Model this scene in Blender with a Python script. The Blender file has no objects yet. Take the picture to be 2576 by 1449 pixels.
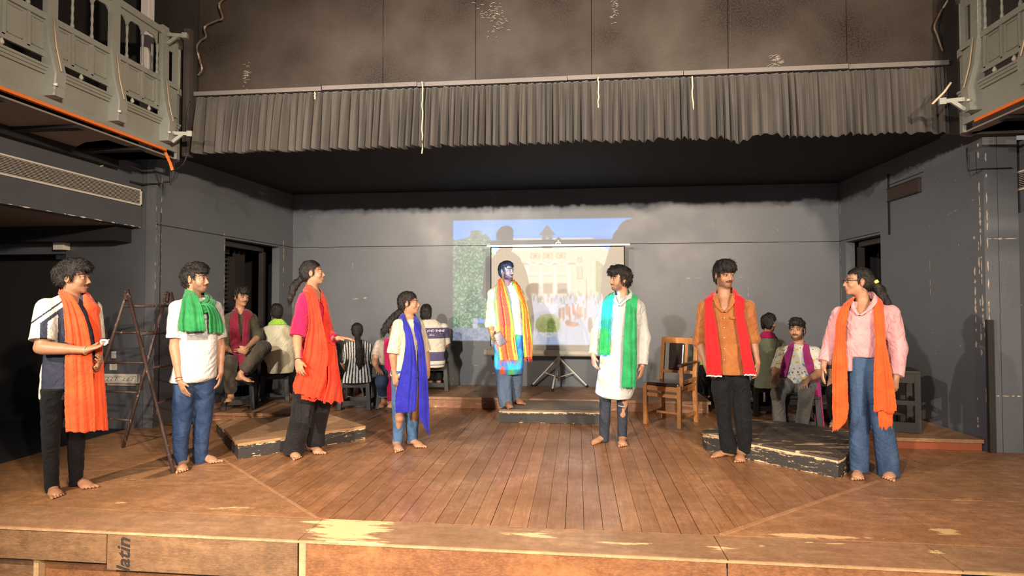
import bpy, bmesh, math, random
import numpy as np
from mathutils import Vector, Matrix

# ---------------------------------------------------------------- camera
F = 1480.0; CX, CY = 1288.0, 724.5; CAM_H = 1.4
PITCH = math.radians(1.55); YAW = math.radians(6.35)
scn = bpy.context.scene
COL = scn.collection
cam_d = bpy.data.cameras.new('camera'); cam = bpy.data.objects.new('camera', cam_d); COL.objects.link(cam)
cam_d.sensor_fit = 'HORIZONTAL'; cam_d.sensor_width = 36.0; cam_d.lens = 36.0 * F / 2576.0
cam_d.clip_start = 0.05; cam_d.clip_end = 100
cam.location = (0, 0, CAM_H); cam.rotation_euler = (math.pi / 2 + PITCH, 0, YAW)
scn.camera = cam
scn.view_settings.view_transform = 'Standard'; scn.view_settings.look = 'None'
scn.view_settings.gamma = 1.0; scn.view_settings.use_curve_mapping = False
scn.view_settings.exposure = 1.2
scn.cycles.max_bounces = 6
scn.cycles.use_denoising = True

# ---------------------------------------------------------------- world and lamps
wd = bpy.data.worlds.new('world'); scn.world = wd; wd.use_nodes = True
wd.node_tree.nodes['Background'].inputs[0].default_value = (0.90, 0.90, 0.95, 1)
wd.node_tree.nodes['Background'].inputs[1].default_value = 0.115

def spot(name, loc, aim, power, size_deg, blend, radius, color):
    l = bpy.data.lights.new(name, 'SPOT'); o = bpy.data.objects.new(name, l); COL.objects.link(o)
    l.energy = power; l.spot_size = math.radians(size_deg); l.spot_blend = blend
    l.shadow_soft_size = radius; l.color = color
    o.location = loc
    o.rotation_euler = (Vector(aim) - Vector(loc)).to_track_quat('-Z', 'Y').to_euler()
    return o
WARM = (1.0, 0.80, 0.60)
NEUT = (1.0, 0.92, 0.84)
spot('stage_lamp_left', (-4.0, 0.3, 3.35), (0.2, 6.2, 0.6), 620, 95, 0.7, 0.05, WARM)
spot('stage_lamp_front', (-2.4, -2.6, 3.35), (-0.3, 7.4, 1.3), 1300, 62, 0.8, 0.06, NEUT)
spot('stage_lamp_right', (3.3, -2.7, 3.35), (0.4, 6.5, 0.9), 780, 74, 0.6, 0.06, WARM)
spot('house_lamp', (2.7, -1.4, 3.4), (-1.8, 5.4, 3.4), 900, 105, 1.0, 0.12, WARM)

# the data projector: an image thrown at the wall through a spot lamp
def projected_picture():
    W_, H_ = 920, 608
    x = np.linspace(1140, 1600, W_)[None, :].repeat(H_, 0); y = np.linspace(553, 857, H_)[:, None].repeat(W_, 1)
    im = np.zeros((H_, W_, 3)); rng = np.random.RandomState(3)
    def noise(s, seed):
        r = np.random.RandomState(seed); g = r.rand(int(H_ / s) + 3, int(W_ / s) + 3)
        yy = np.arange(H_) / s; xx = np.arange(W_) / s
        y0 = yy.astype(int); x0 = xx.astype(int); fy = (yy - y0)[:, None]; fx = (xx - x0)[None, :]
        a = g[y0][:, x0]; b = g[y0][:, x0 + 1]; c = g[y0 + 1][:, x0]; d = g[y0 + 1][:, x0 + 1]
        return (a * (1 - fx) + b * fx) * (1 - fy) + (c * (1 - fx) + d * fx) * fy
    n1 = noise(40, 1); n2 = noise(14, 2); n3 = noise(5, 4)
    def put(m, c, j=0.0):
        cc = np.array(c)[None, None, :] * (1 + j * (n3[..., None] - .5) * 2)
        im[m] = np.broadcast_to(cc, im.shape)[m]
    put(np.ones_like(x, bool), (.07, .38, 1.0))
    im *= (1 + (y - 553)[..., None] / 304 * .5)
    put((y > 600) & (x > 1290) & (x < 1535) & (y > 600 + np.clip((x - 1490) * .5, 0, 99)), (.86, .82, .66), .06)
    put((y > 735), (.70, .78, .90), .08)
    for k in range(9):
        xc = 1300 + k * 32
        put((y > 780) & (np.abs((x - xc) - (y - 780) * (xc - 1430) * .006) < 1.0), (.55, .62, .74))
    put((np.abs(x - 1379) < 13) & (y > 586) & (y < 618), (.20, .20, .19), .2)
    put((np.abs(x - 1379) < 20 - (y - 590) * -.2) & (y > 588) & (y < 593), (.14, .12, .11))
    put((np.abs(x - 1379) < (y - 566) * .8) & (y > 568) & (y < 589), (.16, .13, .12), .2)
    put((x - 1379) ** 2 + (y - 601) ** 2 < 16, (.5, .5, .45))
    put((y > 616) & (y < 621) & (x > 1300) & (x < 1500), (.95, .9, .75))
    for xc in (1349, 1381, 1414):
        m = (np.abs(x - xc) < 12) & (np.abs(y - 634) < 7); put(m, (.36, .27, .22))
        put((np.abs(x - xc) < 10.5) & (np.abs(y - 634) < 5.5), (.82, .72, .52)); put((x - xc) ** 2 + (y - 634) ** 2 < 16, (.55, .3, .2))
    put((y > 652) & (y < 656) & (x > 1310) & (x < 1450), (.8, .35, .16))
    for xc in (1345, 1381, 1417):
        d = (y - (646 + 9 * np.sqrt(np.clip(1 - ((x - xc) / 18) ** 2, 0, 1)))); put((np.abs(d) < 1.7) & (np.abs(x - xc) < 18), (1, 1, 1))
        d = (y - (672 + 7 * np.sqrt(np.clip(1 - ((x - xc) / 14) ** 2, 0, 1)))); put((np.abs(d) < 1.3) & (np.abs(x - xc) < 14), (1, 1, .95))
        put((np.abs(x - xc) < 12) & (y > 703) & (y < 729), (.33, .27, .24))
        put((np.abs(x - xc) < 12) & (y > 684) & (y < 686), (.62, .5, .36))
    for xc in (1329, 1363, 1399, 1434):
        put((np.abs(x - xc) < 3) & (y > 660) & (y < 735), (1, .98, .88))
    for (xc, yc, w, h) in ((1461, 645, 6, 6), (1461, 678, 7, 15)):
        put((np.abs(x - xc) < w) & (np.abs(y - yc) < h), (.45, .36, .25)); put((np.abs(x - xc) < w - 2) & (np.abs(y - yc) < h - 2), (.78, .72, .55))
    tr = (n1 * .5 + n2 * .5)
    put((x < 1242 + 20 * (n1 - .5)) & (y > 572 + 40 * (1 - tr) - 12 * np.cos((x - 1200) / 14)) , (.05, .16, .07), .9)
    m = (x < 1242) & (n3 > .68) & (y > 600); put(m, (.22, .42, .20), .5)
    put((x > 1500) & (tr > .42 + np.clip((660 - y) / 120, -.2, .4)) & (y > 615) & (y < 725), (.30, .45, .22), .5)
    put((x > 1535) & (y > 735) & (tr > .5), (.3, .4, .2), .5)
    b = ((x - 1381) / 32) ** 2 + ((y - 806) / 27) ** 2 < 1 + .2 * (n2 - .5); put(b, (.42, .55, .18), .5)
    b = (((x - 1381) / 36) ** 2 + ((y - 812) / 26) ** 2 < 1) & (y > 826); put(b, (.85, .85, .8), .3)
    put((np.abs(x - 1477) < 1) & (y > 690) & (y < 790), (.3, .3, .3))
    for k in range(80):
        px = rng.uniform(1340, 1540); py = rng.uniform(728, 752); c = rng.rand(3) * .5 + .1
        put((np.abs(x - px) < 1.4) & (np.abs(y - py) < 5), c)
    for k in range(44):
        px = rng.uniform(1412, 1474); py = rng.uniform(765, 785); c = (rng.uniform(.4, .8), rng.uniform(.1, .4), rng.uniform(.1, .3)) if k % 3 else (.95, .95, .95)
        put((np.abs(x - px) < 1.8) & (np.abs(y - py) < 13), c)
    put(((x - 1442) / 17) ** 2 + ((y - 806) / 6) ** 2 < 1, (.75, .33, .18), .4)
    put(((x - 1432) / 8) ** 2 + ((y - 802) / 7) ** 2 < 1, (.5, .15, .12))
    put(((x - 1486) / 6) ** 2 + ((y - 808) / 20) ** 2 < 1, (.2, .18, .25), .4)
    put(((x - 1410) / 3) ** 2 + ((y - 780) / 15) ** 2 < 1, (.25, .13, .12))
    put((x < 1245) & (y > 815 + 12 * n1) & (y < 857), (.24, .27, .34), .5)
    put((x > 1200) & (x < 1236) & (y > 803) & (y < 811 + (x - 1200) * .1), (.15, .3, .8))
    put((np.abs(x - 1197) < 6) & (y > 800) & (y < 825), (.45, .45, .5), .3)
    low = np.clip((y - 590) / 30, 0, 1)[..., None] * np.clip((x - 1240) / 20, 0, 1)[..., None]; im = im * (1 - low) + (im ** 1.6 * .24 * np.array([.92, 1.0, 1.25])) * low
    px = np.zeros((H_, W_, 4), np.float32); px[..., :3] = np.clip(im[::-1], 0, 2); px[..., 3] = 1
    img = bpy.data.images.new('slide', W_, H_, float_buffer=True); img.colorspace_settings.name = 'Linear Rec.709'
    img.pixels.foreach_set(px.ravel()); img.update(); img.pack()
    return img
PROJ = Vector((-0.2, 2.0, 0.02))
def projector():
    l = bpy.data.lights.new('projector_beam', 'SPOT'); o = bpy.data.objects.new('projector_beam', l); COL.objects.link(o)
    l.energy = 1.0; l.spot_size = math.radians(60); l.spot_blend = 0.0; l.shadow_soft_size = 0.012; l.color = (1, 1, 1)
    o.location = PROJ
    o.rotation_euler = (math.pi / 2, 0, 0)       # looks along +Y, local x = X, local y = Z
    l.use_nodes = True; nt = l.node_tree; nt.nodes.clear(); N = nt.nodes.new; L = nt.links.new
    out = N('ShaderNodeOutputLight'); em = N('ShaderNodeEmission'); tc = N('ShaderNodeTexCoord'); sp = N('ShaderNodeSeparateXYZ')
    L(tc.outputs['Normal'], sp.inputs[0])
    def M(op, a, b=None):
        n = N('ShaderNodeMath'); n.operation = op
        for i, v in enumerate((a, b)):
            if v is None: continue
            if isinstance(v, (int, float)): n.inputs[i].default_value = v
            else: L(v, n.inputs[i])
        return n.outputs[0]
    zz = M('ABSOLUTE', sp.outputs['Z'])
    dist = 9.0 - PROJ.y
    wx = M('MULTIPLY', M('DIVIDE', sp.outputs['X'], zz), dist)     # metres from the axis on the back wall
    wz = M('MULTIPLY', M('DIVIDE', sp.outputs['Y'], zz), dist)
    x0, x1, z0, z1 = -1.926 - PROJ.x, 0.90 - PROJ.x, 0.83 - PROJ.z, 2.70 - PROJ.z
    u = M('DIVIDE', M('SUBTRACT', wx, x0), x1 - x0); v = M('DIVIDE', M('SUBTRACT', wz, z0), z1 - z0)
    cb = N('ShaderNodeCombineXYZ'); L(u, cb.inputs[0]); L(v, cb.inputs[1])
    im = N('ShaderNodeTexImage'); im.image = projected_picture(); im.extension = 'CLIP'; L(cb.outputs[0], im.inputs[0])
    L(im.outputs['Color'], em.inputs['Color']); em.inputs['Strength'].default_value = 4200.0
    L(em.outputs[0], out.inputs[0])
projector()

# ---------------------------------------------------------------- helpers
def onY(px, py, Y):
    r = ray(px, py); t = Y / r[1]; return Vector((r[0] * t, Y, CAM_H + r[2] * t))
def ray(px, py):
    x = (px - CX) / F; z = -(py - CY) / F; y = 1.0
    y2 = y * math.cos(PITCH) - z * math.sin(PITCH); z2 = y * math.sin(PITCH) + z * math.cos(PITCH)
    c, s = math.cos(YAW), math.sin(YAW)
    return np.array([x * c - y2 * s, x * s + y2 * c, z2])
def tag(o, label=None, cat=None, group=None, kind=None):
    if label: o['label'] = label
    if cat: o['category'] = cat
    if group: o['group'] = group
    if kind: o['kind'] = kind
    return o
def empty(name, loc=(0, 0, 0), rz=0.0):
    o = bpy.data.objects.new(name, None); COL.objects.link(o); o.location = loc; o.rotation_euler = (0, 0, rz)
    o.empty_display_size = .1
    return o
class MB:
    """collects boxes, tubes and prisms and links them as one mesh object"""
    def __init__(s): s.v = []; s.f = []; s.sm = []
    def add(s, vs, fs, smooth=False):
        b = len(s.v); s.v += [tuple(v) for v in vs]; s.f += [tuple(i + b for i in f) for f in fs]; s.sm += [smooth] * len(fs)
        return s
    def box(s, lo, hi, M=None, bev=0.0):
        x0, y0, z0 = lo; x1, y1, z1 = hi
        if bev > 0:
            bm = bmesh.new(); bmesh.ops.create_cube(bm, size=1)
            for v in bm.verts: v.co = Vector(((x0 + x1) / 2 + v.co.x * (x1 - x0), (y0 + y1) / 2 + v.co.y * (y1 - y0), (z0 + z1) / 2 + v.co.z * (z1 - z0)))
            bmesh.ops.bevel(bm, geom=bm.edges[:], offset=bev, segments=2, affect='EDGES', profile=.6)
            bm.verts.index_update(); vs = [v.co.copy() for v in bm.verts]; fs = [[v.index for v in f.verts] for f in bm.faces]; bm.free()
        else:
            vs = [Vector(p) for p in ((x0, y0, z0), (x1, y0, z0), (x1, y1, z0), (x0, y1, z0), (x0, y0, z1), (x1, y0, z1), (x1, y1, z1), (x0, y1, z1))]
            fs = [(0, 3, 2, 1), (4, 5, 6, 7), (0, 1, 5, 4), (1, 2, 6, 5), (2, 3, 7, 6), (3, 0, 4, 7)]
        if M is not None: vs = [M @ v for v in vs]
        return s.add(vs, fs)
    def beam(s, a, b, w, h, up=(0, 0, 1), bev=0.0):
        a = Vector(a); b = Vector(b); d = (b - a); L = d.length; d.normalize(); up = Vector(up)
        if abs(d.dot(up)) > .97: up = Vector((0, 1, 0))
        r = d.cross(up).normalized(); u = r.cross(d)
        M = Matrix(((r.x, d.x, u.x, a.x), (r.y, d.y, u.y, a.y), (r.z, d.z, u.z, a.z), (0, 0, 0, 1)))
        return s.box((-w / 2, 0, -h / 2), (w / 2, L, h / 2), M, bev)
    def tube(s, pts, rad, n=12, cap=True):
        pts = [Vector(p) for p in pts]; rad = rad if hasattr(rad, '__len__') else [rad] * len(pts)
        vs = []; fs = []; pr = None
        for i, p in enumerate(pts):
            d = (pts[min(i + 1, len(pts) - 1)] - pts[max(i - 1, 0)]).normalized()
            if pr is None: pr = d.orthogonal().normalized()
            pr = (pr - d * pr.dot(d)); pr = pr.normalized() if pr.length > 1e-6 else d.orthogonal().normalized()
            q = d.cross(pr)
            for k in range(n):
                a = 2 * math.pi * k / n; vs.append(p + (pr * math.cos(a) + q * math.sin(a)) * rad[i])
        for i in range(len(pts) - 1):
            for k in range(n):
                fs.append((i * n + k, i * n + (k + 1) % n, (i + 1) * n + (k + 1) % n, (i + 1) * n + k))
        if cap: fs.append(tuple(range(n))[::-1]); fs.append(tuple((len(pts) - 1) * n + k for k in range(n)))
        return s.add(vs, fs, True)
    def prism(s, poly, z0, z1, M=None):
        n = len(poly); vs = [Vector((x, y, z0)) for x, y in poly] + [Vector((x, y, z1)) for x, y in poly]
        fs = [tuple(range(n))[::-1], tuple(range(n, 2 * n))] + [(i, (i + 1) % n, n + (i + 1) % n, n + i) for i in range(n)]
        if M is not None: vs = [M @ v for v in vs]
        return s.add(vs, fs)
    def build(s, name, mat, parent=None, loc=None, smooth=None):
        me = bpy.data.meshes.new(name); me.from_pydata([tuple(v) for v in s.v], [], s.f)
        me.polygons.foreach_set('use_smooth', [bool(x) if smooth is None else smooth for x in s.sm])
        bm = bmesh.new(); bm.from_mesh(me); bmesh.ops.recalc_face_normals(bm, faces=bm.faces[:]); bm.to_mesh(me); bm.free()
        o = bpy.data.objects.new(name, me); COL.objects.link(o)
        if mat: me.materials.append(mat)
        if parent is not None: o.parent = parent
        if loc: o.location = loc
        return o
def at0(v, o): return Vector(v) - Vector(o)

# ---------------------------------------------------------------- materials
MATS = {}
class NT:
    def __init__(s, name):
        s.m = bpy.data.materials.new(name); s.m.use_nodes = True; s.t = s.m.node_tree; s.b = s.t.nodes['Principled BSDF']
        s.tc = None
    def n(s, t, **k):
        n = s.t.nodes.new(t)
        for a, v in k.items(): setattr(n, a, v)
        return n
    def l(s, a, b): s.t.links.new(a, b)
    def co(s, scale=(1, 1, 1), rot=(0, 0, 0)):
        if s.tc is None: s.tc = s.n('ShaderNodeTexCoord')
        mp = s.n('ShaderNodeMapping'); mp.inputs['Scale'].default_value = scale; mp.inputs['Rotation'].default_value = rot
        s.l(s.tc.outputs['Object'], mp.inputs[0]); return mp.outputs[0]
    def noise(s, vec, scale, detail=4, rough=.55, dist=0.0):
        n = s.n('ShaderNodeTexNoise'); n.inputs['Scale'].default_value = scale; n.inputs['Detail'].default_value = detail
        n.inputs['Roughness'].default_value = rough; n.inputs['Distortion'].default_value = dist; s.l(vec, n.inputs['Vector']); return n.outputs['Fac']
    def ramp(s, fac, stops, interp='LINEAR'):
        r = s.n('ShaderNodeValToRGB'); r.color_ramp.interpolation = interp; e = r.color_ramp.elements
        while len(e) < len(stops): e.new(.5)
        for i, (p, c) in enumerate(stops):
            e[i].position = p; e[i].color = (*c, 1) if hasattr(c, '__len__') else (c, c, c, 1)
        s.l(fac, r.inputs[0]); return r.outputs[0]
    def mix(s, fac, a, b, mode='MIX'):
        n = s.n('ShaderNodeMix', data_type='RGBA', blend_type=mode)
        for sock, v in ((n.inputs['Factor'], fac), (n.inputs['A'], a), (n.inputs['B'], b)):
            if isinstance(v, (int, float)): sock.default_value = v
            elif isinstance(v, tuple): sock.default_value = (*v, 1)
            else: s.l(v, sock)
        return n.outputs['Result']
    def math(s, op, a, b=0.0, c=None):
        n = s.n('ShaderNodeMath', operation=op)
        for i, v in enumerate((a, b, c)):
            if v is None: continue
            if isinstance(v, (int, float)): n.inputs[i].default_value = v
            else: s.l(v, n.inputs[i])
        return n.outputs[0]
    def bump(s, h, strength=.3, dist=.01):
        b = s.n('ShaderNodeBump'); b.inputs['Strength'].default_value = strength; b.inputs['Distance'].default_value = dist
        s.l(h, b.inputs['Height']); s.l(b.outputs[0], s.b.inputs['Normal'])
    def fin(s, color, rough=.5, spec=None, metal=0.0):
        if isinstance(color, tuple): s.b.inputs['Base Color'].default_value = (*color, 1)
        else: s.l(color, s.b.inputs['Base Color'])
        if isinstance(rough, (int, float)): s.b.inputs['Roughness'].default_value = rough
        else: s.l(rough, s.b.inputs['Roughness'])
        if spec is not None: s.b.inputs['Specular IOR Level'].default_value = spec
        s.b.inputs['Metallic'].default_value = metal
        return s.m
def lin(r, g, b):
    f = lambda c: ((c / 255 + .055) / 1.055) ** 2.4 if c > 10 else c / 255 / 12.92
    return (f(r), f(g), f(b))
def painted(name, col, rough=.5, chip=.72, chipcol=(.55, .5, .44), scale=9, stretch=(1, 1, .35), bump=.15, gloss_var=.15, mott=.2, specks=False):
    t = NT(name); c = t.co(); n1 = t.noise(c, 1.3, 3); n2 = t.noise(t.co(stretch), scale, 9, .72); n3 = t.noise(c, 60, 3)
    base = t.mix(t.ramp(n1, [(.3, .0), (.7, 1.0)]), tuple(x * (1 - mott) for x in col), tuple(min(1, x * (1 + mott)) for x in col))
    fine = t.mix(t.ramp(n3, [(.35, .0), (.7, 1.0)]), base, tuple(min(1, x * 1.1 + .003) for x in col))
    m = t.ramp(n2, [(chip, 0.0), (chip + .03, 1.0)])
    k = t.mix(m, fine, chipcol); k = t.mix(t.ramp(t.noise(t.co((1, 1, .8)), 34, 2, .4), [(.765, 0.0), (.785, 1.0)]), k, chipcol) if specks else k
    t.bump(t.noise(t.co(), 26, 6, .7), bump * .6, .01)
    return t.fin(k, t.ramp(n1, [(0.2, rough - gloss_var), (.8, rough + gloss_var)]))
def wood(name, col, dark, rough=.4, grain=(3, .35, 8), chip=None, chipcol=(.8, .56, .3), spots=(), bump=.12, board=0):
    t = NT(name); g = t.noise(t.co(grain), 5, 8, .7, .6); n = t.noise(t.co(), 1.6, 4, .6); f = t.noise(t.co((grain[0] * 6, grain[1] * 6, grain[2] * 6)), 9, 4, .7)
    c = t.mix(t.ramp(g, [(.3, 0.0), (.68, 1.0)]), dark, col)
    c = t.mix(t.ramp(n, [(.38, 0.0), (.66, .70)]), c, tuple(x * .75 for x in dark)); n5 = t.noise(t.co(), 9, 8, .8); c = t.mix(t.ramp(n5, [(.40, .55), (.62, 0.0)]), c, tuple(x * .55 for x in dark))
    c = t.mix(t.ramp(f, [(.45, 0.0), (.8, .35)]), c, tuple(min(1, x * 1.5) for x in col))
    if board:
        sp_ = t.n('ShaderNodeSeparateXYZ'); t.l(t.tc.outputs['Object'], sp_.inputs[0]); w_ = t.n('ShaderNodeTexWhiteNoise', noise_dimensions='1D'); t.l(t.math('FLOOR', t.math('DIVIDE', t.math('ADD', sp_.outputs['X'], 4.80), board)), w_.inputs['W'])
        c = t.mix(1.0, c, t.ramp(w_.outputs['Value'], [(0.0, .80), (1.0, 1.12)]), 'MULTIPLY')
    if chip is not None:
        big = t.noise(t.co((grain[0] * .7, grain[1] * .7, grain[2] * .7)), 3.5, 9, .75, .4)
        h = big
        if spots:
            geo = t.n('ShaderNodeTexCoord'); 
            for (x, y, z, rx, ry, rz, w) in spots:
                mp = t.n('ShaderNodeMapping'); mp.vector_type = 'POINT'
                mp.inputs['Location'].default_value = (-x / rx, -y / ry, -z / rz); mp.inputs['Scale'].default_value = (1 / rx, 1 / ry, 1 / rz)
                t.l(geo.outputs['Object'], mp.inputs[0])
                ln = t.n('ShaderNodeVectorMath', operation='LENGTH'); t.l(mp.outputs[0], ln.inputs[0])
                s = t.math('MULTIPLY', t.math('SUBTRACT', 1.0, t.math('MINIMUM', ln.outputs['Value'], 1.0)), w)
                h = t.math('ADD', h, s)
        m = t.ramp(h, [(chip, 0.0), (chip + .025, 1.0)])
        c = t.mix(m, c, t.mix(g, tuple(x * .8 for x in chipcol), chipcol))
    t.bump(t.noise(t.co((grain[0] * 3, grain[1] * 3, grain[2] * 3)), 8, 6, .7), bump, .006)
    return t.fin(c, t.ramp(n, [(.3, rough - .1), (.7, rough + .12)]))
def cloth(name, col, col2=None, rough=.85, weave=260, wr=.5, sheen=.2):
    t = NT(name); n = t.noise(t.co(), 7, 5, .6, .4); f = t.noise(t.co(), weave, 2)
    c2 = col2 or tuple(x * .82 for x in col)
    c = t.mix(t.ramp(n, [(.35, 0.0), (.65, 1.0)]), c2, col); sheen = min(sheen, 2.0 * max(col))
    r_ = t.math('ABSOLUTE', t.math('SUBTRACT', t.noise(t.co((1, 1, .8)), 6.5, 3, .5, 1.6), .5)); h = t.math('ADD', t.math('MULTIPLY', n, .6), t.math('MULTIPLY', f, .04)); h = t.math('SUBTRACT', h, t.math('MULTIPLY', t.math('MINIMUM', r_, .12), 4.0)); t.bump(h, wr, .022)
    m = t.fin(c, rough, .2); t.b.inputs['Sheen Weight'].default_value = sheen
    return m
def vcol(name, rough=.6, wr=.45, scale=12, weave=300, sss=0.0, spec=.3, bd=.012):
    """material that reads the mesh's own colour attribute (pattern of the thing itself)"""
    t = NT(name); a = t.n('ShaderNodeAttribute', attribute_name='Col'); n = t.noise(t.co(), scale, 5, .6, .3); f = t.noise(t.co(), weave, 2)
    v = t.ramp(n, [(.3, .86), (.7, 1.06)]); c = t.mix(1.0, a.outputs['Color'], v, 'MULTIPLY')
    r_ = t.math('ABSOLUTE', t.math('SUBTRACT', t.noise(t.co((1, 1, .8)), 6.5, 3, .5, 1.6), .5)); t.bump(t.math('SUBTRACT', t.math('ADD', t.math('MULTIPLY', n, .6), t.math('MULTIPLY', f, .05)), t.math('MULTIPLY', t.math('MINIMUM', r_, .12), 4.0)), wr, bd * 1.7)
    m = t.fin(c, rough, spec)
    if sss: t.b.inputs['Subsurface Weight'].default_value = sss; t.b.inputs['Subsurface Radius'].default_value = (.012, .004, .002); t.b.inputs['Subsurface Scale'].default_value = 1.0
    return m
def plain(name, col, rough=.5, metal=0.0):
    t = NT(name); n = t.noise(t.co(), 30, 3); c = t.mix(n, tuple(x * .85 for x in col), col); return t.fin(c, rough, None, metal)

WALLG = lin(122, 119, 120)
M_wall = painted('grey_wall_paint', (.120, .128, .142), .42, .725, (.5, .47, .43), 13, (1, 1, .4), .1, .12, .16, True)
M_wall2 = painted('dark_wall_paint', (.092, .097, .110), .5, .76, (.4, .38, .35), 9)
M_black = painted('matt_black_paint', (.012, .012, .013), .85, .95, (.1, .1, .1), 9, gloss_var=.02)
M_upper = painted('glossy_brown_black_boards', (.046, .035, .028), .33, .80, (.22, .19, .17), 7, (1, 1, .25), .22, .1, .6)
M_batten = painted('grey_batten', (.16, .14, .13), .5, .66, (.4, .36, .33), 9, (.2, 1, 1))
M_balc = painted('grey_green_gloss_paint', (.265, .27, .235), .42, .80, (.55, .52, .42), 14)
M_balc_lt = painted('pale_grey_green_paint', (.48, .46, .38), .5, .78, (.7, .65, .5), 10)
M_orange = plain('orange_tape', (.95, .22, .04), .45)
M_soffit = painted('soffit_plaster', (.25, .21, .18), .8, .9, (.4, .35, .3), 5)
M_white = plain('white_plastic', (.86, .82, .72), .4)
M_whitec = plain('white_column_paint', (.75, .70, .66), .5)
M_seam = plain('dark_joint', (.012, .011, .011), .8)
M_flake = plain('bare_filler', (.62, .5, .4), .8)
# ---------------------------------------------------------------- stage floor
XL, XR = -4.9, 3.85         # wall lines near the pillars
def struct(mb, name, mat, label=None):
    o = mb.build(name, mat); o['kind'] = 'structure'
    if label: o['label'] = label
    return o
# centre planks: real boards with joints, bounded by the two diagonals
WOODC = lin(188, 128, 84); WOODD = lin(128, 76, 45)
M_plank = wood('worn_stage_planks', (.60, .295, .14), (.27, .12, .052), .30, (9, .5, 9), .75, (.80, .40, .18), board=.118, spots=((1.0, 3.95, 0, .7, .35, .2, .10),))
M_ply = wood('scuffed_plywood', (.62, .325, .15), (.28, .135, .062), .40, (.9, 3.0, 3.0), .655, (.82, .55, .27),
             spots=((-2.38, 3.84, 0, .30, .07, .2, .26), (1.35, 3.775, 0, .55, .055, .2, .30), (2.25, 3.95, 0, .16, .12, .2, .22), (-3.2, 3.86, 0, .14, .05, .3, .26), (2.75, 4.55, 0, .3, .12, .3, .20), (-3.3, 4.3, 0, .5, .35, .3, .07)))
M_edge = wood('stage_nosing_boards', (.54, .32, .175), (.30, .16, .08), .42, (.6, 4, 4), .70, (.93, .66, .33),
              spots=((-1.40, 3.55, 0, .50, .34, .3, .42), (-.26, 3.62, 0, .38, .10, .3, .30), (.26, 3.53, 0, .36, .05, .2, .24), (.80, 3.52, 0, .20, .22, .3, .25), (1.05, 3.58, 0, .12, .04, .3, .3), (1.45, 3.66, 0, .5, .04, .3, .25), (2.0, 3.6, 0, .10, .05, .3, .25), (-.75, 3.37, 0, 1.5, .05, .03, .05)))
M_face = wood('stage_front_plywood', (.52, .235, .095), (.24, .095, .04), .48, (.8, 3, 2.2), .74, (.85, .58, .3))
M_face2 = wood('stage_front_pale_plywood', (.44, .25, .125), (.20, .105, .052), .5, (.5, 3, 3), .76, (.85, .58, .3))
def diagL(y): return -1.717 - (y - 3.722) * (3.187 - 1.717) / (5.027 - 3.722)
def diagR(y): return 0.86 + (y - 3.722) * (2.362 - .86) / (4.985 - 3.722)
pk = MB(); rng = random.Random(2)
x = -4.80
while x < 3.8:
    w = .118; g = .0022 + rng.random() * .003
    # start of this board where the diagonal crosses
    def start(xx):
        if xx < -1.717: return 3.722 + (-1.717 - xx) * (5.027 - 3.722) / (3.187 - 1.717)
        if xx > .86: return 3.722 + (xx - .86) * (4.985 - 3.722) / (2.362 - .86)
        return 3.722
    a0, a1 = start(x), start(x + w - g)
    cuts = [0] + sorted(rng.uniform(.6, 5) for _ in range(2)) + [6]
    ys = [max(a0, a1)]
    yy = max(a0, a1) + rng.uniform(.8, 1.9)
    while yy < 8.9: ys.append(yy); yy += rng.uniform(1.1, 2.2)
    ys.append(9.0)
    if ys[0] < 9.0:
        for i in range(len(ys) - 1):
            y0, y1 = ys[i], ys[i + 1] - .002
            if y1 - y0 < .02: continue
            dz = -rng.random() * .0014
            b0 = a0 if i == 0 else y0; b1 = a1 if i == 0 else y0
            vs = [(x, b0, -.03), (x + w - g, b1, -.03), (x + w - g, y1, -.03), (x, y1, -.03), (x, b0, dz), (x + w - g, b1, dz), (x + w - g, y1, dz), (x, y1, dz)]
            pk.add(vs, [(0, 3, 2, 1), (4, 5, 6, 7), (0, 1, 5, 4), (1, 2, 6, 5), (2, 3, 7, 6), (3, 0, 4, 7)])
    x += w
o = struct(pk, 'floor', M_plank)
struct(MB().box((-5.03, 3.40, -.06), (4.8, 9.1, -.031)), 'floor.001', M_seam)
# plywood wings of the stage floor, left and right, in sheets
def sheets(name, polys, mat):
    mb = MB()
    for p in polys: mb.prism(p, -.03, 0.0)
    return struct(mb, name, mat)
g = .004
yl = lambda x: 3.722 + (-1.717 - x) * (5.027 - 3.722) / (3.187 - 1.717)
yr = lambda x: 3.722 + (x - .86) * (4.985 - 3.722) / (2.362 - .86)
sheets('floor.002', [[(-5.03, 3.722), (-1.717 - g, 3.722), (-2.9, yl(-2.9) - g), (-3.02, yl(-3.02) - g), (-5.03, 4.25)],
                     [(-5.03, 4.253), (-3.03, yl(-3.03) - g), (-4.80, yl(-4.80) - g), (-5.03, yl(-5.03))]], M_ply)
sheets('floor.003', [[(.862 + g, 3.722), (2.17, 3.722), (2.17, yr(2.17) - g)], [(2.174, 3.722), (4.8, 3.722), (4.8, 4.6), (2.174, 5.0 - .45)],
                     [(2.174, 4.56), (4.8, 4.605), (4.8, 6.1), (3.68, 6.1), (2.174, yr(2.174) - g)]], M_ply)
struct(MB().beam((-1.70, 3.725, .001), (-3.187, 5.03, .001), .02, .006), 'trim_1', M_balc_lt and wood('thin_joint_strip', (.6, .34, .17), (.4, .2, .1), .5))
struct(MB().beam((.865, 3.728, .001), (2.36, 4.985, .001), .03, .006), 'trim_2', bpy.data.materials['thin_joint_strip'])
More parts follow.
